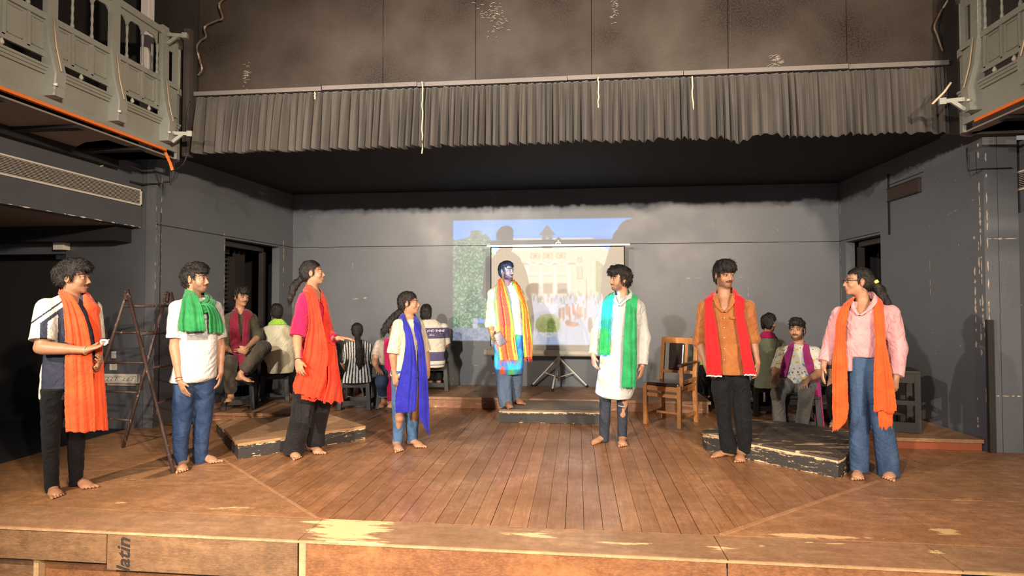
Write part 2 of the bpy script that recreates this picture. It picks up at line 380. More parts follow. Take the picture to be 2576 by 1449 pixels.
# nosing boards along the front
mb = MB()
for a, b in ((-5.03, -2.89), (-2.887, -1.655), (-1.651, .812), (.818, 2.004), (2.012, 4.8)):
    e0 = 0.0
    mb.box((a, 3.37, -.018), (b, 3.716, 0.0), None, .002)
struct(mb, 'trim_3', M_edge)
struct(MB().box((-5.03, 3.3665, -.017), (4.8, 3.3695, -.004)), 'trim_27', wood('raw_plywood_edge', (.80, .52, .27), (.52, .3, .15), .5, (1, 3, 3)))
# vertical faces
struct(MB().box((-5.03, 3.375, -.20), (-2.895, 3.40, -.019)), 'wall_front', M_face2)
fp = MB().box((-2.885, 3.37, -.235), (-1.657, 3.40, -.019)).build('stage_front_panel', M_face2)
tag(fp, 'plywood stage front panel stencilled with sideways black letters', 'panel', 'stage front panels')
fp2 = MB().box((-1.645, 3.372, -.60), (.806, 3.40, -.019)).build('stage_front_panel', M_face)
tag(fp2, 'wide reddish plywood stage front panel in the middle, with a pale left edge', 'panel', 'stage front panels')
MB().box((-1.645, 3.3695, -.60), (-1.605, 3.3715, -.019)).build('edge_strip', wood('pale_edge_wood', (.8, .55, .28), (.6, .38, .2), .5), fp2)
fp3 = MB().box((.815, 3.372, -.60), (2.00, 3.40, -.019)).build('stage_front_panel', M_face)
tag(fp3, 'plywood stage front panel at the lower right corner of the picture', 'panel', 'stage front panels')
fc = bpy.data.curves.new('lettering', 'FONT'); fc.body = 'latin'; fc.size = .115; fc.extrude = .0006; fc.shear = .25; fc.offset = .0022
tx = bpy.data.objects.new('lettering', fc); COL.objects.link(tx)
bpy.context.view_layer.update()
dg = bpy.context.evaluated_depsgraph_get(); me = bpy.data.meshes.new_from_object(tx.evaluated_get(dg)); bpy.data.objects.remove(tx)
lt = bpy.data.objects.new('lettering', me); COL.objects.link(lt); me.materials.append(plain('faded_black_ink', (.045, .035, .03), .7))
lt.parent = fp; lt.matrix_world = Matrix.Translation((-2.735, 3.3685, -.245)) @ Matrix.Rotation(math.pi / 2, 4, 'X') @ Matrix.Rotation(math.pi / 2, 4, 'Z') @ Matrix.Scale(1.06, 4)
lt['label'] = 'faded black stencilled letters running up the panel'
# recess and lower boards under the left end
struct(MB().box((-5.03, 3.43, -.6), (-3.42, 3.46, -.215)), 'wall_front.001', M_face2)
struct(MB().box((-3.38, 3.45, -.6), (-1.66, 3.47, -.24)), 'wall_front.002', M_face)
struct(MB().box((-3.42, 3.405, -.6), (-3.385, 3.46, -.21)), 'trim_4', bpy.data.materials['pale_edge_wood'])
struct(MB().box((-8, -3.5, -1.0), (8, 3.46, -.9)), 'floor.004', M_wall2)
struct(MB().box((-8.2, 3.46, -.3), (-5.032, 9.2, -.02)), 'floor.005', plain('dark_passage_floor', (.02, .022, .03), .8))

# ---------------------------------------------------------------- platforms at the back
M_plat = wood('brown_platform_top', (.46, .26, .14), (.28, .145, .075), .45, (.8, 3, 3), .72, (.6, .36, .2))
M_platf = wood('rough_platform_front', (.42, .20, .10), (.22, .10, .055), .6, (2, 2, 8), .60, (.75, .45, .27))
M_red = plain('red_brown_fascia', (.30, .075, .030), .5)
def platform(poly, h, name, label, front):
    r = empty(name, (poly[0][0], poly[0][1], 0)); tag(r, label, 'platform')
    ox, oy = poly[0]; q = [(a - ox, b - oy) for a, b in poly]
    MB().prism(q, h - .035, h).build('top', M_plat, r)
    cx = sum(a for a, b in q) / len(q); cy = sum(b for a, b in q) / len(q)
    ins = [(a + (cx - a) * .015, b + (.02 if b < cy else -.01)) for a, b in q]
    MB().prism(ins, 0.001, h - .035).build('riser', front, r)
    return r
platform([(-2.25, 7.80), (1.69, 7.78), (1.69, 8.97), (-2.25, 8.97)], .15, 'stage_platform', 'low brown wooden platform along the back wall under the screen', M_platf)
platform([(-4.73, 6.58), (-3.12, 6.62), (-3.25, 7.0), (-3.42, 8.97), (-4.545, 8.97)], .11, 'stage_platform', 'low wooden platform at the left wall under two seated men', M_platf)
platform([(2.99, 6.10), (3.83, 6.08), (3.75, 8.97), (2.99, 8.97)], .11, 'stage_platform', 'low platform at the right wall with a red-brown front edge', M_red)

# ---------------------------------------------------------------- walls
CZ = 3.16
struct(MB().box((-4.75, 9.0, -.05), (4.0, 9.12, CZ + .3)), 'wall_back', M_wall)
w = MB()   # left wall with doorway Y 7.38..8.63, z<2.28
LX = lambda y: -4.78 + (y - 6.2) * (.23 / 2.8)
def lw(y0, y1, z0, z1): w.prism([(LX(y0), y0), (LX(y0) - .12, y0), (LX(y1) - .12, y1), (LX(y1), y1)], z0, z1)
lw(6.2, 7.38, -.05, CZ + .3); lw(7.38, 8.63, 2.28, CZ + .3); lw(8.63, 9.1, -.05, CZ + .3)
struct(w, 'wall_left', M_wall)
w = MB(); RXf = lambda y: 3.86 - (y - 6.06) * (.08 / 2.94)
def rw(y0, y1, z0, z1): w.prism([(RXf(y0), y0), (RXf(y0) + .12, y0), (RXf(y1) + .12, y1), (RXf(y1), y1)], z0, z1)
rw(6.06, 7.89, -.05, CZ + .3); rw(7.89, 8.80, 2.28, CZ + .3); rw(8.80, 9.1, -.05, CZ + .3)
struct(w, 'wall_right', M_wall)
# joints between boards: horizontal at z 2.31, verticals
s = MB()
s.box((-4.55, 8.994, 2.304), (3.78, 8.999, 2.312))
s.prism([(LX(6.2) + .001, 6.2), (LX(9) + .001, 9), (LX(9) + .006, 9), (LX(6.2) + .006, 6.2)], 2.305, 2.313)
s.prism([(RXf(7.9) - .006, 7.9), (RXf(9) - .006, 9), (RXf(9) - .001, 9), (RXf(7.9) - .001, 7.9)], 2.305, 2.313)
s.prism([(LX(6.22) + .001, 6.27), (LX(6.22) + .001, 6.28), (LX(6.22) + .008, 6.28), (LX(6.22) + .008, 6.27)], 0.1, 2.45)
s.prism([(RXf(7.68) - .007, 7.66), (RXf(7.68) - .007, 7.70), (RXf(7.68), 7.70), (RXf(7.68), 7.66)], 2.25, 3.0)
struct(s, 'trim_5', M_seam)
# filler lines and chipped joints (flaking paint with its own ragged shape)
def ragged(name, pts, seed, wmin=.003, wmax=.02, gap=.35, mat=None):
    """pts: list of (a, b, normal_axis) world segments; ragged flakes along them"""
    mb = MB(); r = random.Random(seed)
    for (a, b, n) in pts:
        a = Vector(a); b = Vector(b); d = b - a; L = d.length; d.normalize(); n = Vector(n); t = d.cross(n)
        p = 0
        while p < L:
            l = r.uniform(.02, .12)
            if r.random() > gap:
                k = 5; w0 = r.uniform(wmin, wmax); up = []; dn = []
                for i in range(k + 1):
                    q = a + d * min(L, p + l * i / k); e = math.sin(math.pi * i / k) ** .6
                    up.append(q + t * (w0 * e * r.uniform(.3, 1)) + n * .0015); dn.append(q - t * (w0 * e * r.uniform(.3, 1)) + n * .0015)
                vs = up + dn[::-1]; vs2 = [v - n * .0014 for v in vs]; m = len(vs)
                mb.add(vs + vs2, [tuple(range(m))] + [(i, m + i, m + (i + 1) % m, (i + 1) % m) for i in range(m)])
            p += l * r.uniform(.9, 1.6)
    return struct(mb, name, mat or M_flake)
def lp(y, z): return (LX(y) + .001, y, z)
def rp(y, z): return (RXf(y) - .001, y, z)
nL = (1, 0, 0); nR = (-1, 0, 0); nB = (0, -1, 0)
ragged('trim_6', [(lp(6.205, .15), lp(6.205, 2.95), nL), (lp(6.28, .6), lp(6.28, 2.9), nL)], 1, .004, .014, .35, plain('pale_filler', (.42, .36, .33), .8))
ragged('trim_7', [(lp(7.37, 1.0), lp(7.37, 2.3), nL), (lp(7.36, 2.3), lp(7.36, 2.48), nL), (lp(8.74, 1.1), lp(8.74, 2.55), nL)], 2, .003, .014, .5)
ragged('trim_8', [((x, 8.999, z0), (x, 8.999, z1), nB) for x, z0, z1 in ((-4.54, .9, 2.9), (-3.55, .9, 2.2), (-1.95, 1.2, 2.4), (1.95, 1.4, 1.9), (2.0, 1.9, 2.8), (2.5, 1.2, 2.1), (1.55, 1.3, 2.2))], 3, .002, .007, .55, plain('grey_scrape', (.36, .34, .32), .8))
ragged('trim_9', [((1.6, 8.999, 1.78), (2.5, 8.999, 1.80), nB), ((-1.6, 8.999, .45), (-1.0, 8.999, .47), nB), ((-1.5, 8.999, .33), (-.95, 8.999, .34), nB), ((-1.5, 8.999, .22), (-1.1, 8.999, .23), nB), ((-4.1, 8.999, 1.42), (-3.3, 8.999, 1.5), nB)], 5, .004, .02, .6, bpy.data.materials['pale_filler'])
ragged('trim_10', [(rp(6.10, 1.1), rp(6.12, 2.95), nR), (rp(6.2, .2), rp(6.2, 2.1), nR), (rp(6.08, .15), rp(6.08, 1.3), nR), (rp(6.13, .9), rp(6.14, 2.0), nR)], 7, .005, .021, .38)
ragged('trim_11', [(rp(6.9, .9), rp(6.9, 2.3), nR), (rp(6.9, 2.25), rp(6.2, 2.42), nR), (rp(8.95, 1.4), rp(8.95, 2.9), nR)], 9, .003, .009, .5, bpy.data.materials['grey_scrape'])
# dark ceiling above the stage box
struct(MB().box((-4.8, 6.02, CZ), (4.1, 9.1, CZ + .1)), 'ceiling', M_black)
# left: return wall facing the house, passage
struct(MB().box((-5.90, 6.2, -.1), (-4.905, 6.32, 3.3)), 'wall_left.001', M_wall2)
# right: pillar face and the wall beyond
struct(MB().box((3.985, 6.06, -.02), (4.16, 6.20, 3.3)), 'wall_right.001', M_wall)
struct(MB().box((4.16, 5.98, -.02), (4.9, 6.12, 2.26)), 'wall_right.002', M_wall)
ragged('trim_12', [((4.165, 5.979, .05), (4.165, 5.979, 2.2), nB), ((3.88, 6.059, 2.02), (4.14, 6.059, 2.02), nB), ((3.93, 6.059, .53), (4.15, 6.059, .53), nB), ((3.93, 6.059, .012), (4.15, 6.059, .012), nB), ((3.885, 6.059, 1.2), (3.885, 6.059, 2.9), nB)], 12, .004, .012, .25)
struct(MB().box((3.845, 6.02, .0), (3.90, 6.058, 1.25)), 'trim_13', painted('dark_post_paint', (.02, .018, .016), .6, .62, (.6, .4, .22), 5))
# black ceiling edges of upper wing: fascia beams over the side passages
struct(MB().box((-5.07, 1.2, 2.27), (-4.95, 6.19, 2.99)), 'wall_left.003', M_wall2)
struct(MB().box((-8, 1.2, 2.27), (-5.07, 6.19, 2.30)), 'ceiling.001', M_soffit)
struct(MB().box((-8, 5.95, 2.10), (-5.07, 6.19, 2.268)), 'trim_14', M_black)
struct(MB().box((-8, 6.5, -.3), (-5.9, 6.6, 2.3)), 'wall_left.004', M_black)
struct(MB().box((-8, 6.19, 1.98), (-5.92, 6.3, 2.10)), 'trim_15', M_wall2)
struct(MB().box((-8.1, 1.0, -.9), (-8.0, 6.6, 6)), 'wall_left.005', M_black)
ragged('trim_16', [((-4.949, 3.6, 2.274), (-4.949, 6.18, 2.274), (1, 0, 0))], 21, .003, .012, .35, plain('chalk_chip', (.75, .72, .66), .8))
struct(MB().box((4.2, 3.0, 2.25), (4.32, 6.27, 2.95)), 'wall_right.003', M_wall)
struct(MB().box((4.32, 3.0, 2.25), (7, 6.2, 2.28)), 'ceiling.002', M_soffit)
struct(MB().box((4.89, 3.0, -.9), (5.0, 6.2, 2.3)), 'wall_right.004', M_wall2)

# doorways: shutters and dark room behind
def doorway(side):
    f = LX if side < 0 else RXf
    y0, y1 = (7.38, 8.63) if side < 0 else (7.89, 8.80)
    nm = 'door_1' if side < 0 else 'door_2'
    r = empty(nm, (f(y0) + side * .12, y0, 0)); r['kind'] = 'structure'
    X0 = side * .0
    fm = MB(); W_ = y1 - y0
    fm.box((min(0, side * .08), 0.0, 0), (max(0, side * .08), .05, 2.27)); fm.box((min(0, side * .08), W_ - .06, 0), (max(0, side * .08), W_, 2.27)); fm.box((min(0, side * .08), 0, 2.2), (max(0, side * .08), W_, 2.27))
    fm.build('door_frame', MD, r)
    d = MB(); a, b = side * .30, side * .34
    lo, hi = min(a, b), max(a, b)
    sl = MB()
    L_ = W_ * .62
    # louvred leaf
    d.box((lo, .06, .05), (hi, .13, 2.2)); d.box((lo, L_, .05), (hi, L_ + .08, 2.2)); d.box((lo, .06, 2.1), (hi, L_ + .08, 2.2)); d.box((lo, .06, .05), (hi, L_ + .08, .25)); d.box((lo, .06, 1.05), (hi, L_ + .08, 1.15))
    for k in range(30):
        z = .3 + k * .062
        if 1.0 < z < 1.16: continue
        sl.box((lo - .004, .13, z), (hi, L_, z + .034), Matrix.Translation((0, 0, 0)))
    lf = d.build('door_leaf', MD, r); sl.build('louvre', MD, r)
    e = MB()
    for k in range(3):
        yy = W_ * (.68 + k * .1); e.box((lo, yy, 0), (hi + .02, yy + .045, 2.2))
    e.build('door_panel', MD, r)
    bx = MB(); xx = f(y0) + side * .12 + side * .95
    bx.box((min(xx, xx + side * .05), y0 - .9, -.1), (max(xx, xx + side * .05), y1 + .7, 3.2))
    bx.box((min(f(8.0) + side * .13, xx), y0 - .9, -.1), (max(f(8.0) + side * .13, xx), y0 - .85, 3.2))
    bx.box((min(f(8.0) + side * .13, xx), y1 + .65, -.1), (max(f(8.0) + side * .13, xx), y1 + .7, 3.2))
    bx.box((min(f(8.0) + side * .13, xx), y0 - .9, 2.5), (max(f(8.0) + side * .13, xx), y1 + .7, 2.55))
    struct(bx, 'wall_left.006' if side < 0 else 'wall_right.006', M_black)
MD = painted('dark_brown_door_paint', (.035, .029, .027), .45, .74, (.14, .11, .1), 20)
doorway(-1); doorway(1)

# ---------------------------------------------------------------- proscenium: upper boards, batten, valance curtain
PY = 6.0
u = MB(); xs = [-4.30, -2.05, -1.05, .15, 1.5, 2.62, 3.75]
for a, b in zip(xs[:-1], xs[1:]): u.box((a + .002, PY, 3.66), (b - .002, PY + .05, 6.2), None, .003)
struct(u, 'wall_upper', M_upper)
struct(MB().box((-7, PY + .06, 3.2), (7, PY + .2, 6.2)), 'wall_upper.001', M_black)
struct(MB().box((-8, -4, 6.2), (8, 6.3, 6.3)), 'ceiling.003', M_wall2)
bt = MB()
for a, b, dz in ((-4.15, -2.70, .0), (-2.69, -1.66, .006), (-1.655, -.1, .0), (-.095, 1.05, .003), (1.055, 2.6, .002), (2.605, 3.5, -.003)):
    bt.box((a, PY - .075, 3.665 + dz), (b, PY + .0, 3.71 + dz), None, .002)
struct(bt, 'trim_17', M_batten)
def curtain():
    n = 2600; m = 26; x0, x1 = -4.14, 3.50; rs = np.random.RandomState(8)
    t = np.linspace(0, 1, n); X = x0 + (x1 - x0) * t
    # irregular pleats: accumulate a phase with varying pitch
    pitch = .050 + .075 * np.interp(t, np.linspace(0, 1, 60), rs.rand(60)); ph = np.cumsum((x1 - x0) / n / pitch) * 2 * math.pi
    amp = .35 + .65 * np.interp(t, np.linspace(0, 1, 150), rs.rand(150))
    flat = np.clip(np.interp(t, [0, .1, .25, .7, .85, 1], [1.0, 1, 1.1, 1.1, .75, .6]), 0, 2)
    fine = np.sin(ph * 2.3 + 4 * np.sin(ph * .13)); wav = np.sin(ph) + .35 * np.sin(2 * ph + 1.1)
    hem = np.interp(t, np.linspace(0, 1, 110), rs.rand(110)) * .03 + .008 * np.sin(ph)
    dip = np.exp(-((X - 1.55) / .12) ** 2) * -.045 + np.exp(-((X - 1.85) / .10) ** 2) * .03
    V = np.zeros((m, n, 3))
    for j in range(m):
        s = j / (m - 1); z = 3.655 - s * (3.655 - 3.005 - hem - dip)
        a = (.032 + .085 * s ** .6) * (.4 + .6 * amp) * flat; lobe = np.abs(np.sin(ph / 2)) ** .85; l2 = np.abs(np.sin(ph * .37 + .6))
        y = PY - .022 - a * (lobe * 1.15 + .35 * l2) - .009 * (1 - s * .5) * fine
        V[j, :, 0] = X + .010 * s * np.cos(ph); V[j, :, 1] = y; V[j, :, 2] = z
    idx = np.arange(m * n).reshape(m, n)
    fs = np.stack([idx[:-1, :-1], idx[1:, :-1], idx[1:, 1:], idx[:-1, 1:]], -1).reshape(-1, 4)
    me = bpy.data.meshes.new('valance_curtain'); me.from_pydata(V.reshape(-1, 3).tolist(), [], fs.tolist())
    me.polygons.foreach_set('use_smooth', [True] * len(fs))
    o = bpy.data.objects.new('valance_curtain', me); COL.objects.link(o)
    t_ = NT('dusty_black_curtain'); nn = t_.noise(t_.co((1, 1, .2)), 9, 4); k = t_.mix(nn, (.046, .041, .036), (.118, .104, .090)); t_.bump(t_.noise(t_.co(), 300, 2), .1, .002)
    me.materials.append(t_.fin(k, .8, .2)); t_.b.inputs['Sheen Weight'].default_value = .15
    so = o.modifiers.new('solid', 'SOLIDIFY'); so.thickness = .003
    tag(o, 'long dusty black pleated valance curtain hanging above the stage', 'curtain')
curtain()
M_rope = plain('pale_rope', (.75, .68, .42), .8)
def rope(x, z0, z1, sd, label):
    r = random.Random(sd); pts = []; k = 12
    for i in range(k + 1): pts.append((x + r.uniform(-.006, .006), PY - .105 - r.uniform(0, .006), z0 + (z1 - z0) * i / k))
    o = MB().tube(pts, .007, 8).build('rope', M_rope); tag(o, label, 'rope', 'cords hanging over the valance')
rope(onY(1063, 240, 5.9).x, 3.70, 2.95, 1, 'pale cord hanging below the hem at the left part of the black valance')
rope(onY(1505, 240, 5.9).x, 3.67, 3.36, 2, 'short pale cord at the middle of the black valance')
rope(onY(1742, 240, 5.9).x, 3.64, 3.01, 3, 'bright yellowish cord hanging down the right half of the valance')
rope(onY(793, 250, 5.9).x, 3.64, 3.56, 4, 'very short pale cord end near the left of the valance')
# torn loose paint on the board wall
def flakes(cx, cz, n, w, h, sd, nm, long=.05):
    mb = MB(); r = random.Random(sd)
    for i in range(n):
        x = cx + r.gauss(0, w); z = cz + r.gauss(0, h); l = r.uniform(.3, 1) * long; a = r.gauss(0, .25)
        pts = [(x + l * (t - .5) * math.cos(a), PY - .004 - .006 * math.sin(math.pi * t), z + l * (t - .5) * math.sin(a) + .006 * math.sin(math.pi * t)) for t in (0, .25, .5, .75, 1)]
        mb.tube(pts, [.0006, .0025, .003, .0025, .0006], 5)
    struct(mb, nm, plain(nm + '_peel', (.34, .29, .25), .35))
p = onY(1955, 155, PY); flakes(p.x, p.z, 34, .04, .035, 3, 'trim_18', .08)
p = onY(1235, 40, PY); flakes(p.x, p.z, 60, .09, .09, 4, 'trim_19', .06)
p = onY(1545, 20, PY); flakes(p.x, p.z, 36, .02, .09, 6, 'trim_20', .05)
p = onY(620, 190, PY); flakes(p.x, p.z, 40, .02, .07, 7, 'trim_21', .05)
# scalloped dark bracket profile at the left end, upright boards beside it
orn = MB(); pts = [onY(a, b, PY - .05) for a, b in ((575, -10), (552, 10), (560, 45), (545, 52), (515, 68), (518, 92), (503, 104), (495, 122), (505, 160), (508, 176), (498, 190))]
def curve_pts(pts, k=6):
    out = []
    for i in range(len(pts) - 1):
        p0 = pts[max(i - 1, 0)]; p1 = pts[i]; p2 = pts[i + 1]; p3 = pts[min(i + 2, len(pts) - 1)]
        for j in range(k):
            t = j / k; out.append(.5 * ((2 * p1) + (p2 - p0) * t + (2 * p0 - 5 * p1 + 4 * p2 - p3) * t * t + (-p0 + 3 * p1 - 3 * p2 + p3) * t ** 3))
    out.append(pts[-1]); return out
orn.tube(curve_pts(pts), .012, 8)
struct(orn, 'trim_22', painted('worn_brown_moulding', (.10, .07, .05), .5, .55, (.5, .38, .28), 14))
q = [onY(a, b, PY - .04) for a, b in ((2385, 0), (2352, 60), (2358, 90), (2372, 130))]
struct(MB().tube(curve_pts(q), .010, 8), 'trim_23', bpy.data.materials['worn_brown_moulding'])
pa = onY(470, 60, 5.95); 
struct(MB().box((pa.x, 5.9, 3.0), (pa.x + .075, 5.98, 4.40)), 'trim_24', painted('brown_post', (.07, .055, .05), .55, .7, (.2, .15, .12), 10))
struct(MB().box((-6.5, 5.96, 3.3), (-4.14, 6.05, 6.2)), 'wall_upper.002', painted('sooty_black', (.022, .018, .016), .6, .74, (.09, .07, .06), 9))
struct(MB().box((3.48, 5.96, 3.0), (6.5, 6.05, 6.2)), 'wall_upper.003', bpy.data.materials['sooty_black'])

# ---------------------------------------------------------------- balconies
def balcony(side):
    """side -1: face at X=-4.2 ; +1: face at X=3.42. built in local coords: u = depth Y, w = outward (towards stage centre)"""
    X0 = -4.2 if side < 0 else 3.42; out = -side; ye = 5.74 if side < 0 else 5.62
    r = empty('balcony', (X0, ye, 2.98)); tag(r, ('grey-green panelled balcony with arched railing on the left wall' if side < 0 else 'grey-green panelled balcony at the upper right corner'), 'balcony')
    O = Vector((X0, ye, 2.98)); rad = .16
    # outline path: straight along -Y then a quarter curve away from the stage centre
    def path(s):   # s<0 straight part (metres before the corner), s>0 along the curve
        if s <= 0: return Vector((X0, ye + s, 0)), Vector((out, 0, 0))
        a = min(s / rad, math.pi / 2); c = Vector((X0 - out * rad, ye, 0)); n = Vector((out * math.cos(a), math.sin(a), 0)); return c + n * rad, n
    def strip(s0, s1, z0, z1, d0, d1, mb, k=None):
        n = max(1, int(abs(s1 - s0) / .06)) if s1 > 0 else 1
        P = [path(s0 + (s1 - s0) * i / n) for i in range(n + 1)]; vs = []; fs = []
        for p, nn in P:
            for d, z in ((d0, z0), (d1, z0), (d1, z1), (d0, z1)): vs.append(p + nn * d + Vector((0, 0, z)) - O)
        for i in range(n):
            for k_ in range(4):
                a = i * 4 + k_; b = i * 4 + (k_ + 1) % 4; fs.append((a, b, b + 4, a + 4))
        fs.append((3, 2, 1, 0)); fs.append(tuple(n * 4 + k_ for k_ in range(4))); mb.add(vs, fs)
    S0 = -4.6; S1 = rad * math.pi / 2
    mb = MB()
    strip(S0, 0, 2.995, 3.22, -.03, 0, mb); strip(0, S1, 2.93, 3.22, -.03, 0, mb); mb.build('fascia_band', M_balc, r)
    mb = MB(); strip(S0, 0, 3.222, 3.245, -.03, .018, mb); strip(S0, 0, 3.245, 3.268, -.03, .032, mb); strip(S0, 0, 3.268, 3.288, -.03, .045, mb); mb.build('ledge_moulding', M_balc, r)
    mb = MB(); strip(S0, -.16, 2.972, 2.997, -.03, .006, mb); mb.build('orange_edge', M_orange, r)
    mb = MB(); strip(S0, S1, 2.93, 2.945, -.9, -.03, mb); mb.build('underside', M_soffit, r)
    mb = MB()
    for k in range(8):
        s = -.45 - k * .72; strip(s - .04, s + .04, 2.90, 2.93, -.9, -.03, mb)
    strip(S0, 0, 2.85, 2.93, -.78, -.66, mb)
    mb.build('joist', M_black, r)
    # panelled zone
    mb = MB(); strip(S0, 0, 3.66, 3.71, -.03, .012, mb); strip(0, S1, 3.62, 3.69, -.03, .01, mb); strip(S0, 0, 3.36, 3.40, -.025, .004, mb); mb.build('rail', M_balc, r)
    mb = MB(); strip(S0, 0, 3.39, 3.67, -.028, -.012, mb); strip(0, S1, 3.22, 3.66, -.028, -.01, mb); mb.build('panel', M_balc, r)
    mb = MB(); s = -.30
    while s > S0:
        strip(s - .012, s + .012, 3.39, 3.67, -.012, .004, mb); 
        for e in (-.045, -.165): strip(s + e - .004, s + e + .004, 3.42, 3.64, -.012, -.002, mb)
        for z in (3.42, 3.636): strip(s - .165, s - .045, z, z + .008, -.012, -.002, mb)
        s -= .2
    mb.build('panel_moulding', M_balc, r)
    # arcade: slim turned uprights and pierced arches
    mb = MB(); s = -.30; top = 4.15
    while s > S0:
        p, nn = path(s); q = p + nn * -.01 - O
        zs = [3.71, 3.74, 3.76, 3.80, 3.84, 3.88, 3.92, 3.96, 4.0, 4.03]; rr = [.016, .016, .010, .013, .009, .013, .009, .012, .014, .012]
        mb.tube([q + Vector((0, 0, z)) for z in zs], rr, 10)
        # arch spandrels: plate with a lobed opening between this and the next upright
        m2 = 10; sp = []
        for i in range(m2 + 1):
            t = i / m2; w_ = .2 * t; zt = 4.00 + .10 * math.sin(math.pi * t) ** .6 + .012 * math.sin(math.pi * t * 3)
            sp.append((s - w_, zt))
        for i in range(m2):
            (sa, za), (sb, zb) = sp[i], sp[i + 1]
            pa_, na = path(sa); pb_, nb = path(sb)
            vs = [pa_ + na * -.02 - O + Vector((0, 0, za)), pb_ + nb * -.02 - O + Vector((0, 0, zb)), pb_ + nb * -.02 - O + Vector((0, 0, top)), pa_ + na * -.02 - O + Vector((0, 0, top))]
            vs += [v + na * .014 for v in vs]; mb.add(vs, [(0, 1, 2, 3), (7, 6, 5, 4), (0, 4, 5, 1), (3, 2, 6, 7)])
        s -= .2
    mb.build('arcade', M_balc, r)
    mb = MB(); strip(S0, 0, 4.15, 4.215, -.035, .018, mb); strip(0, S1, 4.15, 4.21, -.03, .012, mb); mb.build('top_rail', M_balc, r)
    mb = MB()
    for s in (-.03, .18): strip(s - .03, s + .03, 3.66, 4.16, -.025, 0, mb)
    strip(-.16, -.02, 4.03, 4.16, -.02, -.006, mb)
    mb.build('corner_upright', M_balc, r)
    # projecting posts with tapered corbels
    for k, s in enumerate((-.22, -.87, -1.52, -2.17, -2.82)):
        p, nn = path(s); c = p - O
        hw = .045; dx = Vector((out, 0, 0)); dy = Vector((0, 1, 0))
        mb = MB(); prof = [(-.02, 3.05), (.10, 3.05), (.115, 3.24), (.06, 3.45), (.03, 3.70), (.025, 4.6 if k else 4.24), (-.02, 4.6 if k else 4.24)]
        n = len(prof); vs = [c + dx * a + dy * -hw + Vector((0, 0, z)) for a, z in prof] + [c + dx * a + dy * hw + Vector((0, 0, z)) for a, z in prof]
        mb.add(vs, [tuple(range(n))[::-1], tuple(range(n, 2 * n))] + [(i, (i + 1) % n, n + (i + 1) % n, n + i) for i in range(n)])
        mb.build('post', M_balc if k else M_balc, r)
        b = MB(); b.tube([c + dx * .125 + dy * -.01 + Vector((0, 0, 3.25)), c + dx * .075 + dy * -.01 + Vector((0, 0, 3.45)), c + dx * .045 + dy * -.01 + Vector((0, 0, 3.68))], .0055, 8); b.build('conduit', plain('tan_conduit', (.5, .36, .24), .5), r) if k == 0 or True else None
        h = MB(); h.tube([c + dx * .10 + dy * -.05 + Vector((0, 0, 3.13)), c + dx * .13 + dy * -.05 + Vector((0, 0, 3.13))], .012, 8); h.build('bolt', M_balc_lt, r)
    # wooden bracket arms that carried lamps
    p, nn = path(-.22); c = p - O
    for z in ((3.14, 4.16) if side < 0 else (3.16,)):
        mb = MB(); d = Vector((out, .25, 0)).normalized()
        a = c + Vector((out * (.03 if z > 4 else .1), 0.02, z))
        mb.beam(a, a + d * .16, .03, .035); mb.beam(a + d * .14 + Vector((0, 0, 0)), a + d * .19, .045, .055); mb.beam(a + Vector((0, 0, -.09)), a + d * .10, .026, .03)
        mb.build('bracket', M_balc, r)
    # little white insulator knobs under the panels
    for s in (-.62, -.40, -1.2, -1.9, -2.5):
        p, nn = path(s); q = p - O + Vector((out * -.01, 0, 3.335))
        mb = MB(); mb.tube([q + Vector((0, 0, .03)), q + Vector((0, 0, .012)), q, q + Vector((0, 0, -.014)), q + Vector((0, 0, -.024))], [.007, .012, .018, .015, .004], 12); mb.build('knob', M_balc_lt, r)
    return r
bl = balcony(-1); br = balcony(1)
# dark interior behind the balconies
struct(MB().box((-6.4, 1.0, 3.3), (-6.3, 5.96, 6.2)), 'wall_left.007', bpy.data.materials['sooty_black'])
struct(MB().box((5.8, 1.0, 3.3), (5.9, 5.96, 6.2)), 'wall_right.007', bpy.data.materials['sooty_black'])
struct(MB().box((-6.4, 1.0, 2.99), (-5.1, 5.96, 3.02)), 'floor.006', M_black)
struct(MB().box((4.3, 1.0, 2.96), (5.9, 5.96, 3.0)), 'floor.007', M_black)
# white column seen through the railing
p = onY(372, 60, 5.75)
col_ = MB().box((p.x - .045, 5.70, 3.0), (p.x + .045, 5.79, 6.0), None, .006).build('column', M_whitec); tag(col_, 'slim white column standing behind the left balcony railing', 'column')
# orange tape tail and cable at the balcony corner
tp = [onY(a, b, 5.62) for a, b in ((413, 376), (420, 392), (428, 410), (434, 428))]
mb = MB()
for a, b in zip(tp[:-1], tp[1:]): mb.beam(a, b, .03, .004, (0, 1, 0))
tag(mb.build('tape', M_orange), 'orange tape end hanging off the left balcony corner', 'tape')
cb = [onY(a, b, 5.9) for a, b in ((478, 255), (470, 300), (468, 350), (470, 385), (462, 410), (445, 425), (430, 430), (428, 445), (429, 465))]
tag(MB().tube(curve_pts(cb), .008, 8).build('cable', plain('black_cable', (.02, .02, .022), .5)), 'black cable curling around the end of the left balcony', 'cable')
cb = [onY(a, b, 6.04) for a, b in ((2432, 372), (2433, 420), (2436, 430))] + [Vector((3.84, 6.05, 2.69)), Vector((4.1, 6.04, 2.69))]
tag(MB().tube(cb, .006, 8).build('cable', bpy.data.materials['black_cable']), 'thin black cable across the top of the right pillar', 'cable')
cb = [onY(a, b, 5.6) for a, b in ((2392, 208), (2375, 232), (2345, 262))]
tag(MB().tube(cb, .010, 8).build('stick', plain('pale_stick', (.7, .55, .38), .6)), 'pale stick poking out of the right balcony bracket', 'stick')
struct(MB().tube([(-4.94, 6.0, 2.76), (-4.9, 6.15, 2.76), (-4.85, 6.19, 2.77), (-4.70, 6.17, 2.77)], .010, 8), 'trim_25', M_seam)

